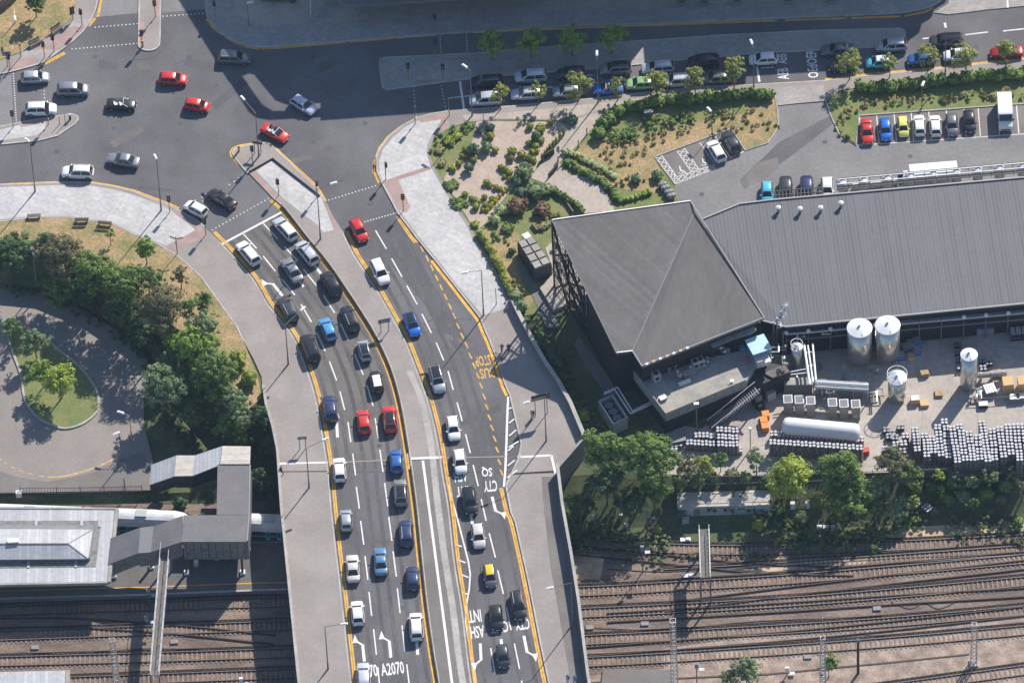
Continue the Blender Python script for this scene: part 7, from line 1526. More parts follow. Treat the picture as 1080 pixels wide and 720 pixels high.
for k, (off, zz, r_, m_) in enumerate(((0, 0, .14, 'steel_lt'), (.35, .05, .10, 'metal'), (-.45, .4, .12, 'metal'), (-.5, -.8, .10, 'grey_paint'), (.7, .4, .10, 'metal'))):
    g = MB(); g.tube(lc(A_+Vector((0, off, zz)), -O.z), lc(B_+Vector((0, off, zz)), -O.z), r_, r_, 8); g.build('pipe', MT[m_], t)
for k in range(13):
    q = A_.lerp(B_, k/12); g = MB(); g.bar((q.x-O.x, q.y-O.y, 0), (q.x-O.x, q.y-O.y, 5.0), .16); g.bar((q.x-O.x, q.y-O.y-.6, 4.35), (q.x-O.x, q.y-O.y+.8, 4.35), .12); g.build('column', MT['grey_paint'], t)
    if k in (0, 1, 2, 4, 8, 9, 10): g = MB(); g.lathe([(.28, 0), (.3, .2), (.15, .35)], q.x-O.x, q.y-O.y-.3, 5.0, 10); g.build('lamp', MT['lantern'], t)
t = thing('conveyor_frame', 'white pipe bridge leaning across the yard beside the slim hooped tank', 'pipework', tuple(U(854, 395, YARD))); O = t.location
for x0, y0, x1, y1, r_ in ((848, 363, 854, 405, .17), (852, 364, 857.5, 403, .12), (857, 362, 860.5, 401, .14)):
    g = MB(); p, q = U(x0, y0, 1.2), U(x1, y1, 1.2); g.tube(lc(p, -O.z), lc(q, -O.z), r_, r_, 8); g.build('pipe', MT['white_metal'], t)
for x0, y0, x1, y1 in ((848, 372, 857, 371), (850, 386, 859, 385), (853, 401, 860, 399), (834, 392, 850, 389), (834, 395, 851, 393)): g = MB(); g.bar(lc(U(x0, y0, 1.1), -O.z), lc(U(x1, y1, 1.1), -O.z), .12); g.build('crossbar', MT['metal'], t)
for x, y in ((850, 375), (858, 397)): p = U(x, y, 1.2); g = MB(); g.bar((p.x-O.x, p.y-O.y, 0), (p.x-O.x, p.y-O.y, 4.1), .14); g.build('leg', MT['metal'], t)
t = thing('large_duct', 'fat silver duct lying across the yard above the cooling units', 'duct', tuple(U(888, 412, YARD))); O = t.location
for y0, y1, r_, m_ in ((403.5, 407, .34, 'steel_lt'), (408, 411.5, .22, 'metal'), (400.5, 404, .10, 'metal')):
    g = MB(); g.tube(lc(U(860, y0, .0), -O.z), lc(U(916, y1, .0), -O.z), r_, r_, 12); g.build('duct', MT[m_], t)
for x, y in ((862, 406), (881, 407), (900, 408), (915, 410)): p = U(x, y, 0); g = MB(); g.bar((p.x-O.x, p.y-O.y, 0), (p.x-O.x, p.y-O.y, 3.3), .12); g.build('leg', MT['metal'], t)
cu = None
for i, (x, y) in enumerate(((831, 420.5), (843, 421), (855, 422), (878, 424), (890, 425), (902.5, 425.6))):
    p = U(x, y, YARD+2.9)
    if cu is None:
        cu = thing('cooling_unit', 'x', 'cooling unit', (p.x, p.y, YARD+.03), 0, 'tall finned cooling units'); g = MB(); g.box(0, 0, .2, 1.12, 1.25, 2.6); g.build('casing', MT['clad_grey'], cu); g = MB(); g.box(0, 0, 2.8, 1.25, 1.4, .1); g.build('top_frame', MT['steel_lt'], cu); g = MB(); g.box(0, 0, 2.9, 1.0, 1.15, .03); g.build('grille', MT['grey_paint'], cu)
        g = MB()
        for k in range(7): g.box(-.5+k*.167, -.66, .2, .04, .06, 2.6)
        g.build('fins', MT['stone_roof'], cu)
        for s_ in (-.5, .5): g = MB(); g.box(s_, -.5, 0, .1, .1, .2); g.build('leg', MT['metal'], cu)
        cu['label'] = 'tall finned cooling unit above the white tank, first from the left'; KIDS.clear()
    else: copy_tree(cu, (p.x, p.y, YARD+.03), 0, 'tall finned cooling unit above the white tank, %s from the left' % ORD[i])
for i, (x, y, w_) in enumerate(((842, 412, 3.8), (866, 414, 1.5), (898, 416, 3.0))): simple_box('duct_box', ['long ribbed box', 'narrow ribbed box', 'wide ribbed box'][i]+' behind the cooling units', 'duct', x, y, YARD+.03, w_, 1.2, 2.0, -.05, 'box_tan' if False else 'clad_grey', [('top', (0, 0, 2.0, w_+.1, 1.3, .08), 'stone_roof')])
t = thing('storage_tank', 'long white horizontal tank with rounded ends and red lettering marks', 'tank', tuple(U(866, 462, YARD+.03)), hdg(866, 452, 82, 7.5)); Lh = (U(907, 455, -1)-U(824, 448, -1)).length/2
g = MB(); prof = [(.02, -Lh), (.6, -Lh+.08), (1.05, -Lh+.35), (1.2, -Lh+.75), (1.2, Lh-.75), (1.05, Lh-.35), (.6, Lh-.08), (.02, Lh)]
p0 = U(866, 452.5, YARD+1.7); g.lathe(prof, n=28); dv = Vector((p0.x-t.location.x, p0.y-t.location.y, 0)); rz = t.rotation_euler.z; c_, s_ = math.cos(-rz), math.sin(-rz); dx, dy = dv.x*c_-dv.y*s_, dv.x*s_+dv.y*c_
g.v = [(z+dx, y+dy, x+1.7) for x, y, z in g.v]; me = recalc(g.mesh('vessel', MT['white_metal'], True)); meshobj('vessel', me, t)
for s2 in (-Lh*.6, Lh*.6): g = MB(); g.box(s2+dx, dy, 0, .4, 1.8, .9); g.build('saddle', MT['concrete'], t)
g = MB()
for k in range(9): g.box(dx-2.2+k*.28+(.3 if k > 3 else 0), dy-1.16, 1.15, .16, .06, .22)
g.build('lettering', MT['red'], t)
# steaming vent pipes
t = thing('vent_stack', 'tangle of steel vent pipes where steam rises at the shed corner', 'vent', tuple(U(822, 372, YARD))); O = t.location
for k, (x, y, h_) in enumerate(((816, 372, 6.5), (820, 374, 7.8), (824, 372, 6.2), (826, 377, 5.4))):
    p = U(x, y, YARD); g = MB(); g.tube((p.x-O.x, p.y-O.y, 0), (p.x-O.x, p.y-O.y, h_), .14, .12, 8); g.build('pipe', MT['metal'], t)
g = MB(); 
for k in range(10): a = k*.9; g.bar((-.4+.8*(k % 2), .3*math.sin(a), .6*k+.6), (.4-.8*(k % 2), .3*math.cos(a), .6*k+1.2), .07)
g.build('bracing', MT['steel_lt'], t)
# steam
sm = mat('steam', (.9, .91, .93), 1.0, spec=0.0); nt = sm.node_tree; tc = nt.nodes.new('ShaderNodeNewGeometry'); nz = nt.nodes.new('ShaderNodeTexNoise'); nz.inputs['Scale'].default_value = 2.2; nz.inputs['Detail'].default_value = 5; nt.links.new(tc.outputs['Position'], nz.inputs['Vector'])
mr = nt.nodes.new('ShaderNodeMapRange'); mr.inputs['From Min'].default_value = .42; mr.inputs['From Max'].default_value = .68; mr.inputs['To Max'].default_value = .42; nt.links.new(nz.outputs[0], mr.inputs[0]); nt.links.new(mr.outputs[0], nt.nodes['Principled BSDF'].inputs['Alpha'])
p = U(822, 345, 4.6); vs = [(0, 0, 0, .22, .22, .4), (.1, .2, .6, .3, .3, .5), (.15, .5, 1.3, .4, .4, .5), (.5, .8, 1.9, .5, .5, .5), (.7, 1.1, 2.5, .5, .45, .4), (1.1, 1.4, 3.0, .4, .4, .3)]
o = meshobj('steam', leaf_mesh('steam', vs, 420, .34, sm, 4, clump=.25), None, p); tag(o, 'white wisp of steam drifting over the ribbed roof', 'steam')
def pipe_cluster(px, py, lab, n, r, h, z=YARD, seed=1):
    rs = random.Random(seed); p = U(px, py, z); t = thing('pipework', lab, 'pipework', tuple(p)); pts = [(rs.uniform(-r, r), rs.uniform(-r, r), rs.uniform(.3, h)) for _ in range(n+1)]
    for a, c in zip(pts, pts[1:]):
        m_ = (c[0], a[1], a[2]); g = MB(); g.tube(a, m_, .09, .09, 7); g.tube(m_, (c[0], c[1], a[2]), .09, .09, 7); g.tube((c[0], c[1], a[2]), c, .09, .09, 7); g.build('pipe', MT[rs.choice(['steel_lt', 'metal', 'stone_roof'])], t)
    for k in range(3): a = pts[k]; g = MB(); g.lathe([(.16, 0), (.2, .15), (.08, .35)], a[0], a[1], a[2], 10); g.build('valve', MT[rs.choice(['metal', 'lantern', 'box_tan'])], t); g = MB(); g.bar((a[0], a[1], 0), a, .08); g.build('support', MT['grey_paint'], t)
for i, (x, y, lab, n, r, h) in enumerate(((925, 422, 'valves and pipes left of the short wide tank', 9, 1.3, 1.4), (1028, 418, 'valves and pipes at the foot of the tall slim tank', 8, 1.0, 1.1), (818, 392, 'tangled pipes on the deck beside the pale blue roof cabin', 12, 1.6, 4.6), (836, 402, 'pipes at the corner of the cooling units', 8, 1.2, 1.6), (905, 440, 'small pipes right of the cooling units', 6, .8, 1.2), (872, 419, 'pipes between the two groups of cooling units', 7, .9, 2.2), (920, 390, 'pipes between the feet of the big silos', 5, .8, 1.0))): pipe_cluster(x, y, lab, n, r, h, YARD, i+3)
for i, (x, y) in enumerate(((828, 384), (846, 354), (872, 352), (760, 372), (728, 392), (714, 398), (742, 388))): pipe_cluster(x, y, 'small pipe run %s' % ['below the steaming vents', 'over the slim hooped tank', 'under the shed eave left of the silos', 'on the terrace under the awning', 'on the terrace by the smaller chiller', 'at the left end of the terrace', 'beside the larger chiller'][i], 4, .7, .8, [1.2, .2, .5, AZ, AZ, AZ, AZ][i], i+30)
for i, (x, y, lab) in enumerate(((990, 416, 'pallet pile left of the shadow of the tall slim tank'), (1052, 395, 'pallet pile above the long silver machine'), (975, 395, 'pallet pile in the middle of the open yard'), (862, 388, 'dark pallet pile in the shed shade'))): 
    p = U(x, y, YARD+.03); t = thing('pallet_pile', lab, 'pallets', tuple(p), .1*i)
    for k in range(3+i % 3): o = bpy.data.objects.new('pallet', MB().box(0, 0, 0, 1.1, 1.0, .1).mesh('pallet', MT['pallet' if i != 3 else 'clad_grey'])); COL.objects.link(o); o.parent = t; o.location = (rs_[k % 3]*.06 if (rs_ := (-1, 0, 1)) else 0, 0, k*.15)
# crates, boxes and machines
for i, (x, y, m_, lab) in enumerate(((807.5, 440, 'orange', 'top orange crate beside the white tank'), (805.5, 446, 'orange', 'middle orange crate beside the white tank'), (807, 452.5, 'orange', 'lowest orange crate beside the white tank'))): simple_box('crate', lab, 'crate', x, y, YARD+.03, .95, .95, .8, .1, m_, [('rim', (0, 0, .8, 1.0, 1.0, .08), 'orange')])
for x, y, lab in ((1063, 411, 'tan packing box left of two, beside the tall slim tank'), (1079, 410, 'tan packing box cut by the right edge')): simple_box('packing_box', lab, 'box', x, y, YARD+.03, 1.4, 1.5, 1.9, .08, 'box_tan', [('lid', (0, 0, 1.9, 1.45, 1.55, .06), 'box_tan')])
simple_box('packing_box', 'tan carton with white wrap on the sunny concrete', 'box', 965, 424, YARD+.03, 1.2, .9, .9, .05, 'box_tan', [('wrap', (0, 0, .9, 1.1, .85, .08), 'lantern')]); simple_box('packing_box', 'flat plain tan carton right of the wrapped one', 'box', 975, 427, YARD+.03, 1.1, .9, .45, .05, 'box_tan', [('lid', (0, 0, .45, 1.12, .92, .04), 'box_tan')])
simple_box('ribbed_bin', 'white ribbed bin beside the tall slim tank', 'bin', 1044, 414, YARD+.03, 1.4, 1.5, .9, .25, 'clad_grey', [('lid', (0, 0, .9, 1.5, 1.6, .1), 'lantern'), ('rib', (0, 0, 1.0, .08, 1.55, .05), 'metal'), ('rib', (.4, 0, 1.0, .08, 1.55, .05), 'metal'), ('rib', (-.4, 0, 1.0, .08, 1.55, .05), 'metal')])
simple_box('small_crate', 'dark crate of parts below the ribbed bin', 'crate', 1037, 428, YARD+.03, 1.2, .9, .6, 0, 'clad_dark', [('rim', (0, 0, .6, 1.25, .95, .06), 'metal')])
for i, (x, y) in enumerate(((1070, 422), (1077, 421))): simple_box('parts_crate', ['left', 'right'][i]+' purple-grey crate by the right edge', 'crate', x, y, YARD+.03, 1.3, .9, .8, 0, 'sign_blue', [('rim', (0, 0, .8, 1.35, .95, .07), 'steel_lt')])
t = thing('long_machine', 'long horizontal silver machine right of the tall slim tank', 'machine', tuple(U(1046, 400, YARD+.03)), .05)
g = MB(); g.tube((-1.9, 0, 1.1), (2.0, 0, 1.1), .42, .42, 14); g.build('drum', MT['stone_roof'], t); 
for s_ in (-1.5, 0, 1.5): g = MB(); g.tube((s_-.08, 0, 1.1), (s_+.08, 0, 1.1), .5, .5, 14); g.build('flange', MT['metal'], t); g = MB(); g.box(s_, 0, 0, .2, .6, .8); g.build('leg', MT['metal'], t)
t = thing('guard_rail', 'low steel rail and hose across the yard below the tall slim tank', 'rail', tuple(U(1040, 424, YARD))); O = t.location
g = MB(); g.bar(lc(U(1022, 421, YARD+.9), -O.z), lc(U(1095, 416, YARD+.9), -O.z), .09); g.build('rail', MT['dark_metal'], t)
for x in (1024, 1040, 1060, 1078): p = U(x, 421-(x-1022)*.07, YARD+.9); g = MB(); g.bar((p.x-O.x, p.y-O.y, 0), (p.x-O.x, p.y-O.y, .9), .07); g.build('post', MT['dark_metal'], t)
simple_post(890.5, 401, YARD, 3.2, 'short pale post with a lamp in front of the left silo', r=.16, m='stone_roof')
for i, (x, y, m_, lab) in enumerate(((955, 369, 'grey_paint', 'dark crate stack nearest the right silo'), (960, 366, 'sign_blue', 'pale grey crate stack right of the right silo'), (967, 364, 'blue', 'bright blue crate stack right of the right silo'), (967, 372, 'blue', 'lower blue crate stack'), (950, 378, 'blue', 'narrow blue crate stack at the foot of the right silo'), (961, 377, 'box_tan', 'pallet of tan boards near the blue crates'))):
    simple_box('crate_stack', lab, 'crates', x, y, YARD+.03, .95, 1.2 if i in (1, 2) else .9, [1.0, 1.1, 1.3, .8, 1.0, .5][i], .15, m_, [('rim', (0, 0, [1.0, 1.1, 1.3, .8, 1.0, .5][i], 1.0, 1.0, .06), 'metal' if i != 5 else 'pallet'), ('crate_edge', (0, 0, [1.0, 1.1, 1.3, .8, 1.0, .5][i]*.5, 1.0, 1.24 if i in (1, 2) else .94, .06), 'steel_lt')])
for i, x in enumerate((1033, 1039, 1045)): simple_box('blue_crate_stack', 'blue crate stack in the shed shade, %s from the left' % ORD[i], 'crates', x, 352-(x-1033)*.1, YARD+.03, .75, 1.0, 1.5, 0, 'sign_blue', [('rim', (0, 0, 1.5, .8, 1.05, .06), 'blue'), ('crate_edge', (0, 0, .7, .8, 1.05, .06), 'metal')], 'blue crate stacks in the shed shade')
for i, x in enumerate((1068, 1074, 1080)): simple_box('keg_rack', 'silver rack in the shed shade by the right edge, %s from the left' % ORD[i], 'rack', x, 356-(x-1068)*.1, YARD+.03, .6, 1.3, 1.4, 0, 'clad_dark', [('shelf', (0, 0, .5, .65, 1.35, .06), 'metal'), ('top', (0, 0, 1.4, .65, 1.35, .06), 'steel_lt')], 'silver racks in the shed shade')
simple_box('dark_tank_box', 'covered grey machine behind the orange crates', 'machine', 811, 418, YARD+.03, 1.3, 1.6, 1.4, .5, 'steel_lt', [('cover', (0, 0, 1.4, 1.35, 1.65, .1), 'metal')])
simple_box('green_shed', 'low grey-green cover at the foot of the keg stacks', 'cover', 715, 467, YARD+.03, 2.0, 1.2, 1.0, .2, 'sign_blue', [('lid', (0, 0, 1.0, 2.1, 1.3, .08), 'clad_grey')])
simple_box('forklift_body', 'dark machine with an orange light near the top of the steel stair', 'machine', 800, 428, YARD+.03, 1.0, 1.9, 1.2, .5, 'clad_dark', [('cab', (0, .2, 1.2, .9, .9, .8), 'sign_blue'), ('fork', (-.3, -1.3, .1, .12, 1, .06), 'metal'), ('fork', (.3, -1.3, .1, .12, 1, .06), 'metal'), ('beacon', (0, .2, 2.0, .2, .2, .2), 'orange')])
simple_box('trolley', 'orange trolley under a keg pallet by the sunny gap', 'trolley', 934, 486, YARD+.03, .9, .9, .6, 0, 'orange', [('tray', (0, 0, .6, 1, 1, .06), 'red')])
simple_box('red_frame', 'red metal frame below the end of the white tank', 'frame', 913, 478, YARD+.03, .9, .7, .8, .1, 'red', [('top', (0, 0, .8, 1, .8, .06), 'red')])
for i, (x, y) in enumerate(((711, 471), (708, 466), (716, 462))): pass
# black keg cones
def keg_mesh(dark=False):
    g = MB(); g.cur = 0; n = 12; g.lathe([(.19, 0), (.235, .05), (.235, .50), (.20, .56)], n=n); g.cur = 1; g.lathe([(.205, .5605), (.205, .60), (.10, .60)], n=n)
    return g.mesh('keg', [MT['keg_black' if dark else 'keg_body'], MT['keg'] if not dark else MT['keg_body']])
KM = [keg_mesh(), keg_mesh(True)]; g = MB(); 
for k in range(5): g.box(-.42+k*.21, 0, .1, .12, 1.04, .03)
for k in range(3): g.box(0, -.45+k*.45, 0, 1.0, .1, .1)
PM = g.mesh('pallet', MT['pallet'])
rk = random.Random(3)
def keg_stack(px, py, levels, lab, group, dark=0, z=YARD+.03):
    H = .13+levels*.66; p = U(px, py, z+H); t = thing('keg_stack', lab, 'keg stack', (p.x, p.y, z), rk.uniform(-.06, .06), group)
    for l in range(levels):
        zz = l*.66
        meshobj('pallet', PM, t, (0, 0, zz-(.0 if l == 0 else .03))).scale = (1, 1, 1 if l == 0 else .5)
        for a in (-.26, .26):
            for b_ in (-.26, .26): meshobj('keg', KM[dark], t, (a+rk.uniform(-.01, .01), b_+rk.uniform(-.01, .01), zz+.135-(.0 if l == 0 else .07)))
    return t
COLS = [[(934, 472)], [(945, 467)], [(955, 458), (953, 466), (952, 474)], [(965, 452), (966, 458.5), (966.5, 465), (967.5, 472)], [(975, 458), (976.5, 464.5), (977, 471), (977.5, 478)], [(983, 461), (984, 467.5), (984.5, 474)], [(989, 449), (990, 456), (990.5, 463), (991.5, 470), (992.5, 477)], [(996, 443), (998, 450), (998.3, 457.5), (998.5, 465), (999.5, 472), (1000.5, 479)],
        [(1004.5, 450.5), (1005.5, 457.5), (1006.5, 464.5), (1008, 471), (1009, 477.5), (1010, 484)], [(1012, 448.5), (1014, 455), (1014.8, 461.5), (1015.5, 468), (1016.5, 475), (1018, 482)], [(1022, 456), (1023, 463), (1024.5, 470), (1025.3, 476), (1026, 482)], [(1031.5, 459.5), (1032, 466.5), (1033, 474), (1033.5, 481)],
        [(1036, 445), (1037, 451.5), (1038, 458), (1039, 464.5), (1040, 471), (1041, 477.5), (1042, 483)], [(1046.5, 453), (1047, 460), (1048, 467), (1048.5, 474.5), (1049, 481.5)], [(1054.5, 451), (1055.5, 458), (1056.5, 464.5), (1057.5, 471.5), (1058.5, 478.5)],
        [(1063, 448.5), (1064, 455), (1064.5, 461.5), (1065.5, 468.5), (1066.5, 475.5)], [(1071.5, 448), (1072.5, 455), (1073, 462), (1074, 469), (1075, 476), (1075.5, 482)], [(1080, 448), (1081, 455), (1082, 462), (1083, 470), (1084, 477)]]
for ci, cl in enumerate(COLS):
    for k, (x, y) in enumerate(cl):
        keg_stack(x, y, (5 if ci > 7 else 4) if ci not in (0, 1) else 2, 'keg stack, %s column of the big keg field, %s from the back' % (ORD[ci], ORD[k]), 'keg stacks in the big field at the right', 1 if (ci, k) in ((2, 2), (3, 2)) else 0)
for k, (x, y) in enumerate(((935, 452), (941, 455), (938, 459), (944, 460), (950, 449))): keg_stack(x, y, 1, 'black keg group at the sunny left end of the field, %s' % ['topmost left', 'middle', 'lower left', 'lower right', 'apart at the right'][k], 'black keg groups', 1)
for k in range(12):
    x = 816+k*8.3; keg_stack(x, 455.5+(x-812)*.065, 2, 'keg stack in the back row below the white tank, %s from the left' % ORD[k], 'keg stacks below the white tank')
    if k < 12: keg_stack(x-1, 464.5+(x-812)*.065, 4, 'keg stack in the front row below the white tank, %s from the left' % ORD[k], 'keg stacks below the white tank')
for r_, row in enumerate(([(759, 451.5), (767.5, 452), (775.5, 452.5)], [(736, 457.5), (744, 457.5), (752, 458.5), (760, 459), (767.5, 459.5), (775, 460)], [(727, 465), (735, 465.5), (743, 466), (751, 466.5), (760, 466.5), (768, 467), (775.5, 467)])):
    for k, (x, y) in enumerate(row): keg_stack(x, y, 2 if x < 756 else 3, 'keg stack left of the lamp pole, %s row, %s from the left' % (['back', 'middle', 'front'][r_], ORD[k]), 'keg stacks beside the steel stair')
for k, (x, y) in enumerate(((711, 471), (716, 467), (779, 473))): keg_stack(x, y, 1, ['low keg group nearest the largest tree', 'low keg group right of the one nearest the largest tree', 'single low keg group at the right foot of the stair kegs'][k], 'low keg groups')
for k, (x, y) in enumerate(((1010, 362), (1011, 370), (1012, 378), (1013, 386), (1036, 379), (1043, 381), (1037, 387))): keg_stack(x, y, 1, 'low black keg pallet beside the tall slim tank, %s' % ['topmost left', 'second left', 'third left', 'lowest left', 'upper right', 'far right', 'lower right'][k], 'black keg pallets by the slim tank', 1)
# fence along the bank
def fence(pts, zf, h, label, m='grey_paint', step=2.5, name='fence'):
    w = [U(a, c, zf) for a, c in pts]; t = thing(name, label, 'fence', tuple(w[0])); O_ = w[0]
    g = MB(); P_ = []
    for a, c in zip(w, w[1:]):
        k = max(1, int((c-a).length/step))
        for i in range(k): P_.append(a.lerp(c, i/k))
    P_.append(w[-1])
    for a, c in zip(P_, P_[1:]):
        for hh in (.25, h-.2): g.bar((a.x-O_.x, a.y-O_.y, hh), (c.x-O_.x, c.y-O_.y, hh), .05)
        k = 12
        for i in range(k): q = a.lerp(c, i/k); g.bar((q.x-O_.x, q.y-O_.y, 0.05), (q.x-O_.x, q.y-O_.y, h), .035)
    g.build('mesh_panel', MT[m], t)
    for q in P_[:100]: g = MB(); g.bar((q.x-O_.x, q.y-O_.y, 0), (q.x-O_.x, q.y-O_.y, h+.1), .1); g.build('post', MT[m], t)
    return t
fence([(700, 513), (760, 511), (830, 509), (920, 506), (1000, 503), (1090, 499)], YARD-.1, 2.0, 'grey palisade fence between the keg yard and the railway bank', 'grey_paint')
fence([(22, 521), (60, 521), (110, 520), (150, 519)], FORE, 1.5, 'thin fence between the forecourt and the train', 'dark_metal')
# long grey shed by the tracks
t = thing('lineside_building', 'long low grey building with a pale weathered roof at the foot of the bank', 'building', tuple(U(763, 547, RAILZ))); O = t.location
w = [(p.x-O.x, p.y-O.y) for p in UL([(714, 519.5), (812, 516.5), (812, 532), (714, 535)], RAILZ+2.5)]
MT['lineside'] = mat('lineside_wall', (0.40, 0.42, 0.43), 0.7, var=.12, scale=.6)
g = MB(); g.prism([(x*.99, y*.97) for x, y in w], 0, 2.4); g.build('wall', MT['lineside'], t); g = MB(); g.prism(w, 2.4, 2.55); g.build('roof', MT['canopy_tan'], t)
for i in range(7): x = w[3][0]+(w[2][0]-w[3][0])*(i+.5)/7; y = w[3][1]*.97; g = MB(); g.box(x, y-.03, .1, .9, .08, 1.9); g.build('door', MT['clad_grey'], t)
simple_box('equipment_cabinet', 'pale equipment cabinet in front of the long grey building, left', 'cabinet', 723, 551, RAILZ+.03, .9, .5, 1.0, 0, 'steel_lt', [('lid', (0, 0, 1.0, 1, .6, .06), 'metal')])
for i, (x, y, lab) in enumerate(((625, 552, 'tall pale lineside cabinet in the shade, left of two'), (655, 548, 'shorter tan lineside cabinet in the shade, right of two'), (661, 556, 'tiny white box below the lineside cabinets'), (836, 540, 'white lineside cabinet under the yellow-green tree, left'), (852, 539, 'white lineside cabinet under the yellow-green tree, right'))): simple_box('equipment_cabinet', lab, 'cabinet', x, y, RAILZ+.03, [.5, .45, .35, .5, .5][i], .45, [1.6, 1.2, .6, 2.0, 2.0][i], 0, ['lineside', 'box_tan', 'lantern', 'lantern', 'lantern'][i], [('cap', (0, 0, [1.6, 1.2, .6, 2.0, 2.0][i], .6, .5, .06), 'steel_lt')])
for i, (x, y, m_) in enumerate(((864, 558, 'lantern'), (871, 558, 'sign_blue'), (879, 558, 'lantern'))): simple_box('trackside_box', ['white trackside box, left of three by the first track', 'blue-green trackside box, middle of three', 'white trackside box, right of three by the first track'][i], 'box', x, y, RAILZ+.03, .7, .5, .6, 0, m_, [('lid', (0, 0, .6, .75, .55, .05), 'steel_lt')])
for i, (x, y) in enumerate(((966, 531), (978, 536))): simple_box('access_cover', ['upper', 'lower'][i]+' slatted metal cover on the grassy bank', 'cover', x, y, -4.9, 1.1, 1.2, .25, .7, 'clad_grey', [('frame', (0, 0, .25, 1.15, .1, .05), 'metal'), ('frame', (0, .5, .25, 1.15, .1, .05), 'metal'), ('frame', (0, -.5, .25, 1.15, .1, .05), 'metal')])
# ---------------------------------------------------------------- railway
sl_me = MB().box(0, 0, 0, .24, 2.45, .07).mesh('sleeper', MT['wood_sleeper'])
def track(pts, label, x_vis=((-12, 318), (596, 1092)), third=1):
    w = [Vector((*(U(a, c, RAILZ).xy), 0)) for a, c in pts]; w = smooth([(p.x, p.y, 0) for p in w], 6)
    t = thing('railway_track', label, 'railway track', (w[0].x, w[0].y, RAILZ+.04), 0, 'railway tracks'); O_ = w[0]; ww = [(p.x-O_.x, p.y-O_.y) for p in w]
    for s_ in (-.7525, .7525):
        g = MB(); g.wall(ww, s_-.07, s_+.07, .06, .20); r_ = g.build('rail', MT['rail'], t); g = MB(); g.strip(ww, s_-.04, s_+.04, .204); g.build('rail_head', MT['rail_top'], r_)
    g = MB(); g.wall(ww, third*1.22-.06, third*1.22+.06, .10, .26); g.build('conductor_rail', MT['rail'], t)
    d = 0; pos = []
    for a, c in zip(w, w[1:]):
        L_ = (c-a).length
        while d < L_:
            q = a.lerp(c, d/L_); v = Vector((q.x, q.y, RAILZ))-cam_pos; X = 540+FPX*v.dot(right)/v.dot(fwd); dr = (c-a).normalized()
            if any(lo < X < hi for lo, hi in x_vis): pos.append((q, math.atan2(dr.y, dr.x), X))
            d += .65
        d -= L_
    pos.sort(key=lambda z: -z[2]); 
    for q, a, X in pos[:98]: meshobj('sleeper', sl_me, t, (q.x-O_.x, q.y-O_.y, 0), a)
    if pos[98:]:
        g = MB()
        for q, a, X in pos[98:]: g.box(q.x-O_.x, q.y-O_.y, 0, .24, 2.45, .07, a)
        o = g.build('sleepers', MT['wood_sleeper'], t); o['kind'] = 'stuff'
    return t
TR = [('topmost track, where the train stands', [(-80, 554), (0, 556), (290, 563), (600, 574.5), (740, 580), (830, 580), (945, 576), (1080, 569), (1250, 560)]), ('second track from the top, ending its bend near the gantry', [(-80, 648), (0, 645), (270, 636), (605, 624.5), (715, 618.5), (810, 613), (945, 602), (1080, 590), (1250, 575)]),
      ('third track from the top', [(-80, 674), (0, 671), (270, 661), (610, 647), (810, 636.5), (945, 626), (1080, 613.5), (1250, 597)]), ('fourth track from the top', [(-80, 701), (0, 698), (270, 690), (616, 675.5), (810, 665), (945, 656), (1080, 644), (1250, 628)]),
      ('fifth track from the top', [(-80, 725), (0, 722), (270, 712), (619, 698.5), (810, 687), (945, 677), (1080, 665), (1250, 649)])]
for lab, pts in TR: track(pts, lab+' of the railway')
track([(600, 768), (780, 748), (935, 727), (1080, 707), (1250, 684)], 'lowest track, in the bottom right corner', ((760, 1092),))
track([(700, 606), (800, 600), (945, 590), (1080, 580.5), (1250, 568)], 'crossover track squeezed between the first two tracks at the right', ((840, 1092),))
# crossovers: plain rail pairs threading between the tracks
for i, pts in enumerate(([(700, 641), (810, 627), (945, 611), (1080, 596), (1250, 574)], [(640, 652), (810, 642), (945, 633), (1080, 625), (1250, 612)], [(618, 688), (810, 673), (945, 660), (1080, 645)], [(600, 580), (700, 590), (800, 600), (900, 603)], [(-60, 659), (60, 657), (180, 664), (290, 675)])):
    w = smooth([(p.x, p.y, 0) for p in UL(pts, RAILZ)], 6); t = thing('crossover_rails', 'pair of dark crossover rails without clear sleepers, %s' % ['between second and third track at the right', 'just below the third track', 'between fourth and fifth track', 'under the small gantry', 'at the bottom left'][i], 'railway rails', (w[0].x, w[0].y, RAILZ+.04)); ww = [(p.x-w[0].x, p.y-w[0].y) for p in w]
    for s_ in (-.75, .75): g = MB(); g.wall(ww, s_-.08, s_+.08, .08, .22); g.build('rail', MT['rail'], t)
for i, pts in enumerate(([(640, 600), (700, 603), (760, 600), (840, 606)], [(620, 662), (700, 664), (800, 655), (930, 650)], [(770, 600), (870, 594), (960, 588), (1080, 584)], [(940, 635), (960, 642), (975, 636), (990, 642), (1010, 634)], [(20, 688), (80, 690), (150, 684), (230, 686)], [(900, 668), (960, 672), (1040, 664)])):
    w = smooth([(p.x, p.y, 0) for p in UL(pts, RAILZ)], 4); ww = [(p.x, p.y) for p in w]; tag(MB().wall(ww, -.06, .06, RAILZ, RAILZ+.12).build('trackside_cable', MT['black']), 'loose dark cable lying between the tracks, %s' % ['near the small gantry', 'left of the masts', 'below the first track at the right', 'looping in the fourth gap at the right', 'at the bottom left', 'in the fifth gap at the right'][i], 'cable')
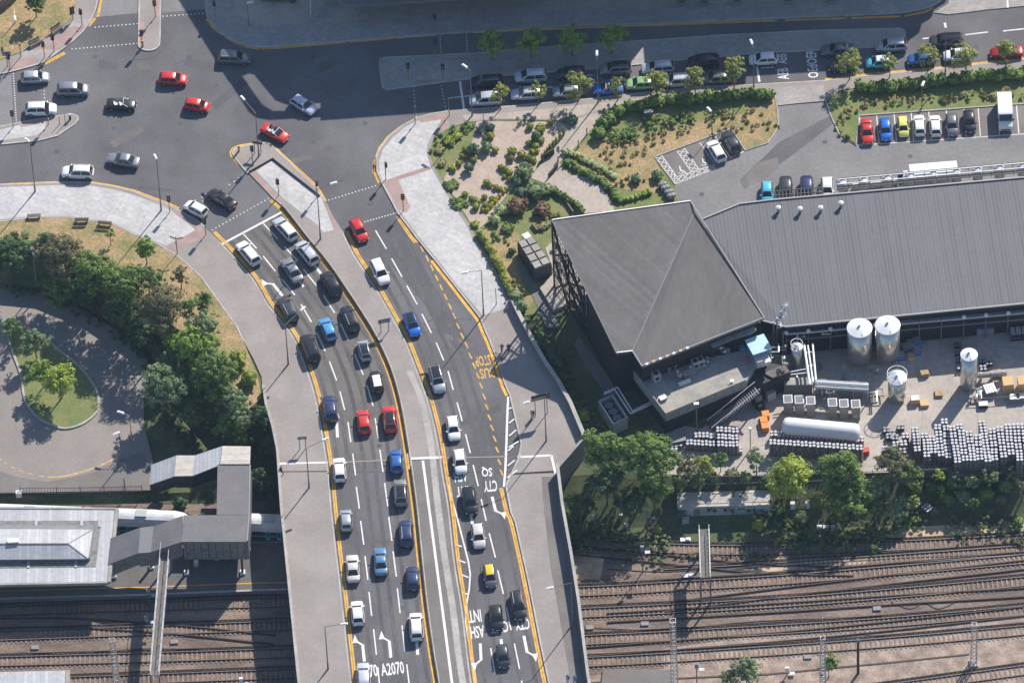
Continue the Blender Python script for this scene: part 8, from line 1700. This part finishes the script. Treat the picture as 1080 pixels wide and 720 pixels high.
# cable trough
w = UL([(620, 720), (700, 716), (810, 711), (945, 698), (1022, 690)], RAILZ); tag(MB().wall(w, -.12, .12, RAILZ, RAILZ+.12).build('cable_trough', MT['rail']), 'thin dark cable trough above the bottom right corner', 'cable trough')
g = MB(); g.prism(UL([(636, 705), (712, 706), (712, 740), (632, 740)], RAILZ+.4), RAILZ-.1, RAILZ+.4); struct(g.build('trackside_paving', MT['footway_dark']))
for i, (x, y) in enumerate(((622, 662), (680, 658), (925, 642), (852, 693), (184, 677), (37, 683))): simple_box('cable_cover', 'flat grey lid lying between tracks, %s' % ['left of the mast shadow', 'second right of the bridge', 'small dark one right of centre', 'oval one above the bottom trees', 'pale one right of the gantry', 'one below the big canopy'][i], 'lid', x, y, RAILZ+.04, 1.0, .6, .2, 0, 'ballast_pale' if i > 3 else 'clad_grey', [('rim', (0, 0, .2, 1.05, .65, .03), 'clad_grey')])
# masts
def mast(bx, by, ty, lab, w_=.75, r=.05):
    a = U(bx, by, RAILZ); h = pole_h(bx, by, bx, ty, RAILZ); t = thing('lattice_mast', lab, 'mast', tuple(a)); g = MB()
    for sx, sy in ((-1, -1), (1, -1), (1, 1), (-1, 1)): g.bar((sx*w_/2, sy*w_/2, 0), (sx*w_*.38, sy*w_*.38, h), .10)
    g.build('corner_posts', MT['metal'], t); g = MB(); n = int(h/.8)
    for k in range(n):
        z0, z1 = k*h/n, (k+1)*h/n; k0, k1 = .5-.12*k/n, .5-.12*(k+1)/n
        for sx, sy, ex, ey in ((-1, -1, 1, -1), (1, -1, 1, 1), (1, 1, -1, 1), (-1, 1, -1, -1)): g.bar((sx*w_*k0, sy*w_*k0, z0), (ex*w_*k1, ey*w_*k1, z1), .06); g.bar((ex*w_*k1, ey*w_*k1, z1), (sx*w_*k1, sy*w_*k1, z1), .06)
    g.build('lattice', MT['metal'], t); g = MB(); g.box(0, 0, 0, w_*1.5, w_*1.5, .3); g.build('footing', MT['concrete'], t)
    return t, h
t, h = mast(712, 748, 654, 'lattice mast between the bridge and the bottom trees', .95); t, h = mast(868, 735, 672, 'lattice mast with a spike beside the bushy tree at the bottom', .8); g = MB(); g.bar((0, 0, h), (0, 0, h+4.3), .09); g.build('spike', MT['metal'], t)
t, h = mast(1027, 700, 658, 'lattice mast with a spike standing on pale ballast at the right', .8); g = MB(); g.bar((0, 0, h), (0, 0, h+3), .09); g.build('spike', MT['metal'], t); mast(126, 748, 674, 'lattice mast left of the railway gantry', .85)
p = U(905, 710, RAILZ); t = thing('black_post', 'thick black post with a clear shadow between two masts', 'post', tuple(p)); g = MB(); g.tube((0, 0, 0), (0, 0, 7.2), .20, .18, 10); g.build('shaft', MT['black'], t); g = MB(); g.lathe([(.26, 7.2), (.26, 7.35)], n=12); g.build('cap', MT['dark_metal'], t)
def signal_post(x, y, h, lab, z=RAILZ):
    p = U(x, y, z); t = thing('railway_signal', lab, 'railway signal', tuple(p)); g = MB(); g.tube((0, 0, 0), (0, 0, h), .09, .07, 8); g.build('post', MT['grey_paint'], t); g = MB(); g.box(0, -.1, h-.4, .5, .3, .9); g.build('signal_head', MT['lantern'] if h < 3 else MT['sign_blue'], t); g = MB(); g.box(.7, 0, h-1.0, .7, .5, .08); g.build('platform', MT['metal'], t)
    return t
signal_post(678, 603, 5.2, 'railway signal with a small cage right of the bridge, between first two tracks'); signal_post(735, 723, 4.5, 'railway signal cluster at the bottom left of the trees'); signal_post(830, 712, 1.4, 'short white ground signal between the bottom trees'); signal_post(683, 561, 4.0, 'railway signal in the shade at the edge of the trees')
signal_post(255, 726, 2.0, 'low signal in the bridge shadow at the bottom left')
for i, (x, y) in enumerate(((723, 570), (726, 608))): simple_box('point_machine', ['upper', 'lower'][i]+' white point machine beside the small gantry', 'point machine', x, y, RAILZ+.06, 1.4, .6, .35, 0, 'lantern', [('motor', (.3, 0, .35, .5, .4, .15), 'steel_lt')])
def gantry(x0, y0, x1, y1, zt, w_, lab):
    a, c = U(x0, y0, zt), U(x1, y1, zt); t = thing('signal_gantry', lab, 'gantry', (a.x, a.y, RAILZ)); d = (c-a); L_ = d.length; d.normalize(); n = Vector((-d.y, d.x, 0)); O_ = Vector((a.x, a.y, RAILZ))
    A, C_ = a-O_, c-O_
    g = MB(); g.bar(A-n*0, C_, w_*.85, .10); g.build('walkway', MT['ballast_pale'] if False else MT['deck_roof'], t)
    for s_ in (-1, 1):
        g = MB(); g.bar(A+n*s_*w_/2, C_+n*s_*w_/2, .14, .5); g.build('girder', MT['metal'], t); g = MB(); g.bar(A+n*s_*w_/2+Vector((0, 0, 1.05)), C_+n*s_*w_/2+Vector((0, 0, 1.05)), .07)
        for k in range(13): q = A.lerp(C_, k/12)+n*s_*w_/2; g.bar(q, q+Vector((0, 0, 1.05)), .05)
        g.build('handrail', MT['metal'], t)
    for q in (A, C_):
        for s_ in (-1, 1): g = MB(); b_ = q+n*s_*w_/2; g.bar((b_.x, b_.y, 0), b_, .22); g.build('leg', MT['grey_paint'], t)
    return t
gantry(174.5, 577, 163, 712, -.3, 1.15, 'long narrow railway gantry crossing the tracks below the footbridge'); gantry(742.5, 558, 744, 609, -.8, 1.3, 'short railway gantry with handrails below the long grey building')
for i, (x, y) in enumerate(((158, 624), (156, 652))): signal_post(x, y+14, 3.0, ['upper', 'lower'][i]+' white signal head left of the long gantry')
# conductor crossing marks
# ---------------------------------------------------------------- station
PZ = -5.4
g = MB(); g.prism(UL([(-200, 566), (0, 566), (340, 563), (345, 622), (270, 622.5), (160, 627), (0, 631.5), (-200, 637)], PZ), RAILZ-.1, PZ); struct(g.build('platform', MT['platform']))
g = MB(); w = UL([(340, 620.5), (270, 622.5), (160, 627), (0, 631.5), (-200, 637)], PZ); g.strip(w, -.25, .05, PZ+.006); w2 = UL([(340, 563.5), (0, 566.3), (-200, 566.3)], PZ); g.strip(w2, 0.05, .3, PZ+.006); struct(g.build('platform_edge', MT['kerb']))
g = MB(); w = UL([(340, 613), (270, 614.5), (160, 618.5), (0, 623), (-200, 628)], PZ); g.strip(w, -.07, .07, PZ+.007); w = UL([(340, 571), (0, 574)], PZ); g.strip(w, -.07, .07, PZ+.007); struct(g.build('platform_line', MT['yellow']))
ca = thing('platform_canopy', 'big pale canopy roof with raised hipped skylight over the platform', 'canopy', tuple(U(60, 575, PZ))); O = ca.location
CZ = -1.3
def cl(pts, z): return [(p.x-O.x, p.y-O.y) for p in UL(pts, z)]
outer = [(-90, 536), (122, 537), (113.5, 613), (-90, 617)]; inr = [(-90, 549), (107, 549), (101, 597.5), (-90, 600)]; inn = [(-90, 556), (100, 557), (95, 591), (-90, 592.5)]
g = MB(); o_, i_, n2 = cl(outer, CZ), cl(inr, CZ), cl(inn, CZ)
g.prism(o_, CZ-O.z-.35, CZ-O.z); g.build('roof', MT['canopy'], ca)
g = MB(); g.prism(i_, CZ-O.z, CZ-O.z+.05); g.build('skylight', MT['skylight'], ca)
g = MB(); g.prism(n2, CZ-O.z+.05, CZ-O.z+.7); g.build('lantern_wall', MT['clad_grey'], ca)
ridge = [U(-90, 573.5, CZ+1.5), U(72, 573, CZ+1.5)]; e = UL([(-90, 557), (98, 558), (93, 589), (-90, 590.5)], CZ+.72)
g = MB(); P_ = [(p.x-O.x, p.y-O.y, p.z-O.z) for p in e+ridge]; g.add(P_, [(3, 5, 4, 0)[::-1] if False else (0, 4, 5, 1), (1, 5, 2), (2, 5, 4, 3), (0, 3, 4), (0, 1, 2, 3)]); meshobj('hipped_roof', recalc(g.mesh('hipped_roof', MT['canopy'])), ca)
g = MB(); g.bar(P_[4], P_[5], .16, .12); g.bar(P_[5], P_[1], .1, .08); g.bar(P_[5], P_[2], .1, .08); g.build('ridge_cap', MT['grey_paint'], ca)
for x, y in ((40, 552.5), (88, 552.5), (107, 552), (32, 595), (82, 594.5), (-8, 552), (-15, 596)): p = U(x-2, y, CZ+.06); g = MB(); g.box(p.x-O.x, p.y-O.y, p.z-O.z, .35, 1.1, .06); g.build('skylight_bar', MT['canopy'], ca)
g = MB(); w = cl([(122.5, 536.5), (114, 613.5)], CZ); g.wall(w, -.1, .35, CZ-O.z-.4, CZ-O.z+.12); w = cl([(113.5, 613.5), (-90, 617.5)], CZ); g.wall(w, -.1, .2, CZ-O.z-.4, CZ-O.z+.1); w = cl([(-90, 535.5), (122, 536.5)], CZ); g.wall(w, -.1, .2, CZ-O.z-.4, CZ-O.z+.1); g.build('gutter', MT['stone_roof'], ca)
simple_r = U(14, 571, CZ+1.5); g = MB(); g.box(simple_r.x-O.x, simple_r.y-O.y, simple_r.z-O.z, 1.5, .7, .35); g.build('ridge_box', MT['lantern'], ca)
for x in (-40, 10, 60, 105): p = U(x, 578, CZ); g = MB(); g.tube((p.x-O.x, p.y-O.y, 0), (p.x-O.x, p.y-O.y, CZ-O.z-.3), .15, .15, 10); g.build('column', MT['grey_paint'], ca)
cb = thing('platform_canopy', 'corner of another pale ribbed canopy in the bottom left', 'canopy', tuple(U(40, 730, RAILZ))); O = cb.location
g = MB(); g.prism(cl([(-90, 710), (73, 706.5), (72, 760), (-90, 765)], CZ), CZ-O.z-.3, CZ-O.z); g.build('roof', MT['canopy'], cb); g = MB(); w = cl([(73.5, 706.5), (72.5, 760)], CZ); g.wall(w, -.5, .05, CZ-O.z-.35, CZ-O.z+.08); g.build('gutter', MT['stone_roof'], cb)
for x in (0, 50): p = U(x, 740, CZ); g = MB(); g.tube((p.x-O.x, p.y-O.y, 0), (p.x-O.x, p.y-O.y, CZ-O.z-.3), .15, .15, 10); g.build('column', MT['grey_paint'], cb)
# footbridge
FZ = 1.6
fb = thing('footbridge', 'covered station footbridge with dark roofs, a pale tan landing roof and two covered stairs', 'footbridge', tuple(U(245, 560, PZ))); O = fb.location
def slab3(name, pts, th, m):
    top = [U(a, c, z) for a, c, z in pts]; n = len(top); g = MB(); g.add([lc(p, -O.z) for p in top]+[lc(p, -O.z-th) for p in top], [tuple(range(n)), tuple(range(2*n-1, n-1, -1))]+[(i, (i+1) % n, (i+1) % n+n, i+n) for i in range(n)])
    return meshobj(name, recalc(g.mesh(name, m)), fb)
slab3('roof', [(229.5, 489.5, FZ), (263.5, 489.5, FZ), (262.5, 542.5, FZ), (228.5, 542.5, FZ)], .2, MT['roof_slate']); slab3('roof', [(193.5, 543, FZ), (262.5, 542.8, FZ), (260, 571, FZ), (191.5, 571, FZ)], .2, MT['roof_slate'])
slab3('landing_roof', [(235, 470, FZ+.15), (264.3, 470.5, FZ+.15), (263.7, 489, FZ+.15), (232, 489, FZ+.15)], .2, MT['canopy_tan'])
slab3('stair_roof', [(193, 543.5, FZ), (191.5, 571, FZ), (159, 582, FZ-1.2), (162, 554.5, FZ-1.2)], .15, MT['roof_slate']); slab3('stair_roof', [(162, 554.5, FZ-1.2), (159, 582, FZ-1.2), (146, 583, FZ-1.2), (148, 556, FZ-1.2)], .15, MT['grey_paint']); slab3('stair_roof', [(148, 556, FZ-1.2), (146, 583, FZ-1.2), (114, 595, FZ-2.8), (117, 567, FZ-2.8)], .15, MT['roof_slate'])
slab3('stair_roof', [(235, 470, FZ), (232, 490, FZ), (203, 501.5, FZ-1.2), (205.5, 480, FZ-1.2)], .15, MT['canopy']); slab3('stair_roof', [(205.5, 480, FZ-1.2), (203, 501.5, FZ-1.2), (184, 501.8, FZ-1.2), (186, 480, FZ-1.2)], .15, MT['canopy_tan']); slab3('stair_roof', [(186, 480, FZ-1.2), (184, 501.8, FZ-1.2), (157.5, 511, FZ-3.2), (159.5, 490, FZ-3.2)], .15, MT['canopy'])
def fwall(a, c, drop, name, m, inset=.1):
    A, C_ = U(*a), U(*c); vs = [lc(A, -O.z-.2), lc(C_, -O.z-.2), lc(C_, -O.z-drop), lc(A, -O.z-drop)]; vs = [(x, y+inset, z) for x, y, z in vs]+[(x, y+inset+.15, z) for x, y, z in vs]
    g = MB(); g.add(vs, [(0, 1, 2, 3), (7, 6, 5, 4), (0, 4, 5, 1), (1, 5, 6, 2), (2, 6, 7, 3), (3, 7, 4, 0)]); return meshobj(name, recalc(g.mesh(name, m)), fb)
fwall((193, 571, FZ), (260, 571, FZ), 3.9, 'side_wall', MT['skylight']); fwall((191.5, 571, FZ), (159, 582, FZ-1.2), 3.2, 'stair_side', MT['skylight']); fwall((159, 582, FZ-1.2), (146, 583, FZ-1.2), 3.0, 'stair_side', MT['skylight']); fwall((146, 583, FZ-1.2), (110, 597, FZ-2.9), 2.6, 'stair_side', MT['skylight'])
fwall((232, 490, FZ), (203, 501.5, FZ-1.2), 2.6, 'stair_side', MT['clad_dark']); fwall((203, 501.5, FZ-1.2), (184, 501.8, FZ-1.2), 2.6, 'stair_side', MT['clad_dark']); fwall((184, 501.8, FZ-1.2), (158, 511, FZ-3.2), 2.4, 'stair_side', MT['clad_dark'])
g = MB(); w = cl([(263, 490), (262, 543), (260, 570)], FZ); g.wall(w, 0, .18, FZ-O.z-3.9, FZ-O.z+.05); g.build('side_wall', MT['roof_edge'], fb)
slab3('floor', [(194, 545, -2.3), (260, 545, -2.3), (259, 569.5, -2.3), (193, 569.5, -2.3)], .3, MT['grey_paint']); slab3('floor', [(230, 492, -2.3), (262, 492, -2.3), (261, 544, -2.3), (230, 544, -2.3)], .3, MT['grey_paint'])
for x, y in ((197, 606), (256, 606), (160, 600), (256, 580), (197, 580)): p = U(x, y-2, PZ); g = MB(); g.bar((p.x-O.x, p.y-O.y, 0), (p.x-O.x, p.y-O.y, 3.0 if x > 180 else 2.5), .3); c2 = g.build('column', MT['dark_metal'], fb); g = MB(); g.box(p.x-O.x, p.y-O.y, 0, .7, .7, .35); g.build('base', MT['lantern'], c2)
for k in range(9):
    x = 196+k*7.7; p = U(x, 571, FZ); g = MB(); g.bar((p.x-O.x, p.y-O.y+.05, FZ-O.z-3.8), (p.x-O.x, p.y-O.y+.05, FZ-O.z-.2), .06); g.build('mullion', MT['dark_metal'], fb)
for i, (x, y) in enumerate(((118, 609), (207, 596), (229, 589), (262, 580))): simple_box('platform_bench', 'white bench on the shaded platform, %s from the left' % ORD[i], 'bench', x, y, PZ+.01, 1.3 if i == 0 else .6, .45, .45, 0, 'steel_lt', [('back', (0, .25, .45, 1.3 if i == 0 else .6, .06, .4), 'lantern')], 'benches on the shaded platform')
p = U(21, 520, FORE); t = simple_box('service_cabinet', 'white cabinet in a dark pit beside the forecourt fence', 'cabinet', 20, 523, FORE, .7, .6, .9, 0, 'lantern', [('lid', (0, 0, .9, .75, .65, .05), 'steel_lt')])
simple_post(132, 519, FORE, 3.0, 'grey signpost by the forecourt fence with a white foot', r=.08, m='dark_metal')
# train
def train_car(x0, x1, lab, nose_r=False, nose_l=False, wins=()):
    def ax(x, z): return U(x, 531+ (x+40)*.0385+4, z)
    a, c = ax(x0, -2.75), ax(x1, -2.75); d = (c-a); L_ = d.length; rz = math.atan2(d.y, d.x); t = thing('train_carriage', lab, 'train', (a.x, a.y, RAILZ+.25), rz, 'carriages of the white train'); 
    prof = [(-1.36, .55), (-1.40, 1.2), (-1.38, 2.5), (-1.22, 3.05), (-.85, 3.40), (-.4, 3.55), (0, 3.60), (.4, 3.55), (.85, 3.40), (1.22, 3.05), (1.38, 2.5), (1.40, 1.2), (1.36, .55)]
    st = [(0, 1, 1), (L_, 1, 1)]
    if nose_r: st = [(0, 1, 1), (L_-3.2, 1, 1), (L_-1.8, .97, .90), (L_-.7, .86, .70), (L_, .62, .45)]
    if nose_l: st = [(0, .62, .45), (.7, .86, .70), (1.8, .97, .90), (3.2, 1, 1), (L_, 1, 1)]
    g = MB(); n = len(prof)
    for x, sy, sz in st: g.v += [(x, y*sy, .55+(z-.55)*sz) for y, z in prof]
    for k in range(len(st)-1):
        for i in range(n): j = (i+1) % n; g.f.append([k*n+i, (k+1)*n+i, (k+1)*n+j, k*n+j]); g.mi.append(0)
    g.f += [list(range(n)), list(range(len(g.v)-1, len(g.v)-n-1, -1))]; g.mi += [0, 0]; meshobj('body', recalc(g.mesh('body', MT['train_white'])), t)
    for s_ in (-1, 1):
        g = MB(); g.box(L_/2, s_*1.395, 1.55, L_-3.4*(nose_r or nose_l)-.6, .04, .85) if not (nose_r or nose_l) else g.box(L_/2+(1.5 if nose_l else -1.5), s_*1.395, 1.55, L_-4.2, .04, .85); g.build('window_band', MT['glass'], t)
        g = MB(); g.box(L_/2+(1.5 if nose_l else -1.5 if nose_r else 0), s_*1.40, .55, L_-(4.2 if (nose_l or nose_r) else .4), .04, .9); g.build('lower_side', MT['navy_side'], t)
    for w_ in wins:
        q = ax(w_, -4); dx = (q.x-a.x)*math.cos(rz)+(q.y-a.y)*math.sin(rz)
        for e in (-.75, .75): g = MB(); g.box(dx+e, -1.44, .75, .62, .03, 1.7); dd = g.build('door', MT['cyan'], t); g = MB(); g.box(dx+e, -1.46, 1.5, .36, .03, .75); g.build('door_window', MT['glass'], dd)
    k = 0; x = 2.5
    while x < L_-3.5: g = MB(); g.box(x, 0, 3.56, 1.5, 1.1, .14); g.build('roof_unit', MT['train_grey'], t); x += 5.2
    for x in (2.5, L_-2.5): g = MB(); g.box(x, 0, 0, 2.4, 2.2, .55); g.build('bogie', MT['black'], t)
    return t
MT['train_white'] = mat('train_white', (0.60, 0.61, 0.61), .45, var=.1, scale=.6); MT['train_grey'] = mat('train_grey', (0.40, 0.41, 0.41), .5); MT['navy_side'] = mat('train_side', (0.02, 0.035, 0.06), .35)
train_car(-70, 85, 'carriage of the white train at the left edge, mostly behind the canopy'); train_car(89, 208, 'leading white carriage with a sloping nose under the footbridge', nose_r=True, wins=(131.5,))
train_car(224, 345, 'white carriage of the second train, partly under the road bridge', nose_l=True, wins=(290,))
# ---------------------------------------------------------------- air between the aircraft and the ground
hm = bpy.data.materials.new('haze'); hm.use_nodes = True; nt = hm.node_tree; nt.nodes.clear(); ou = nt.nodes.new('ShaderNodeOutputMaterial'); vp = nt.nodes.new('ShaderNodeVolumePrincipled')
vp.inputs['Color'].default_value = (.55, .74, 1.0, 1); vp.inputs['Density'].default_value = 3.0e-5; nt.links.new(vp.outputs[0], ou.inputs['Volume'])
g = MB(); g.box(0, 0, -9, 24000, 24000, 980); o = g.build('haze', hm); o['kind'] = 'stuff'
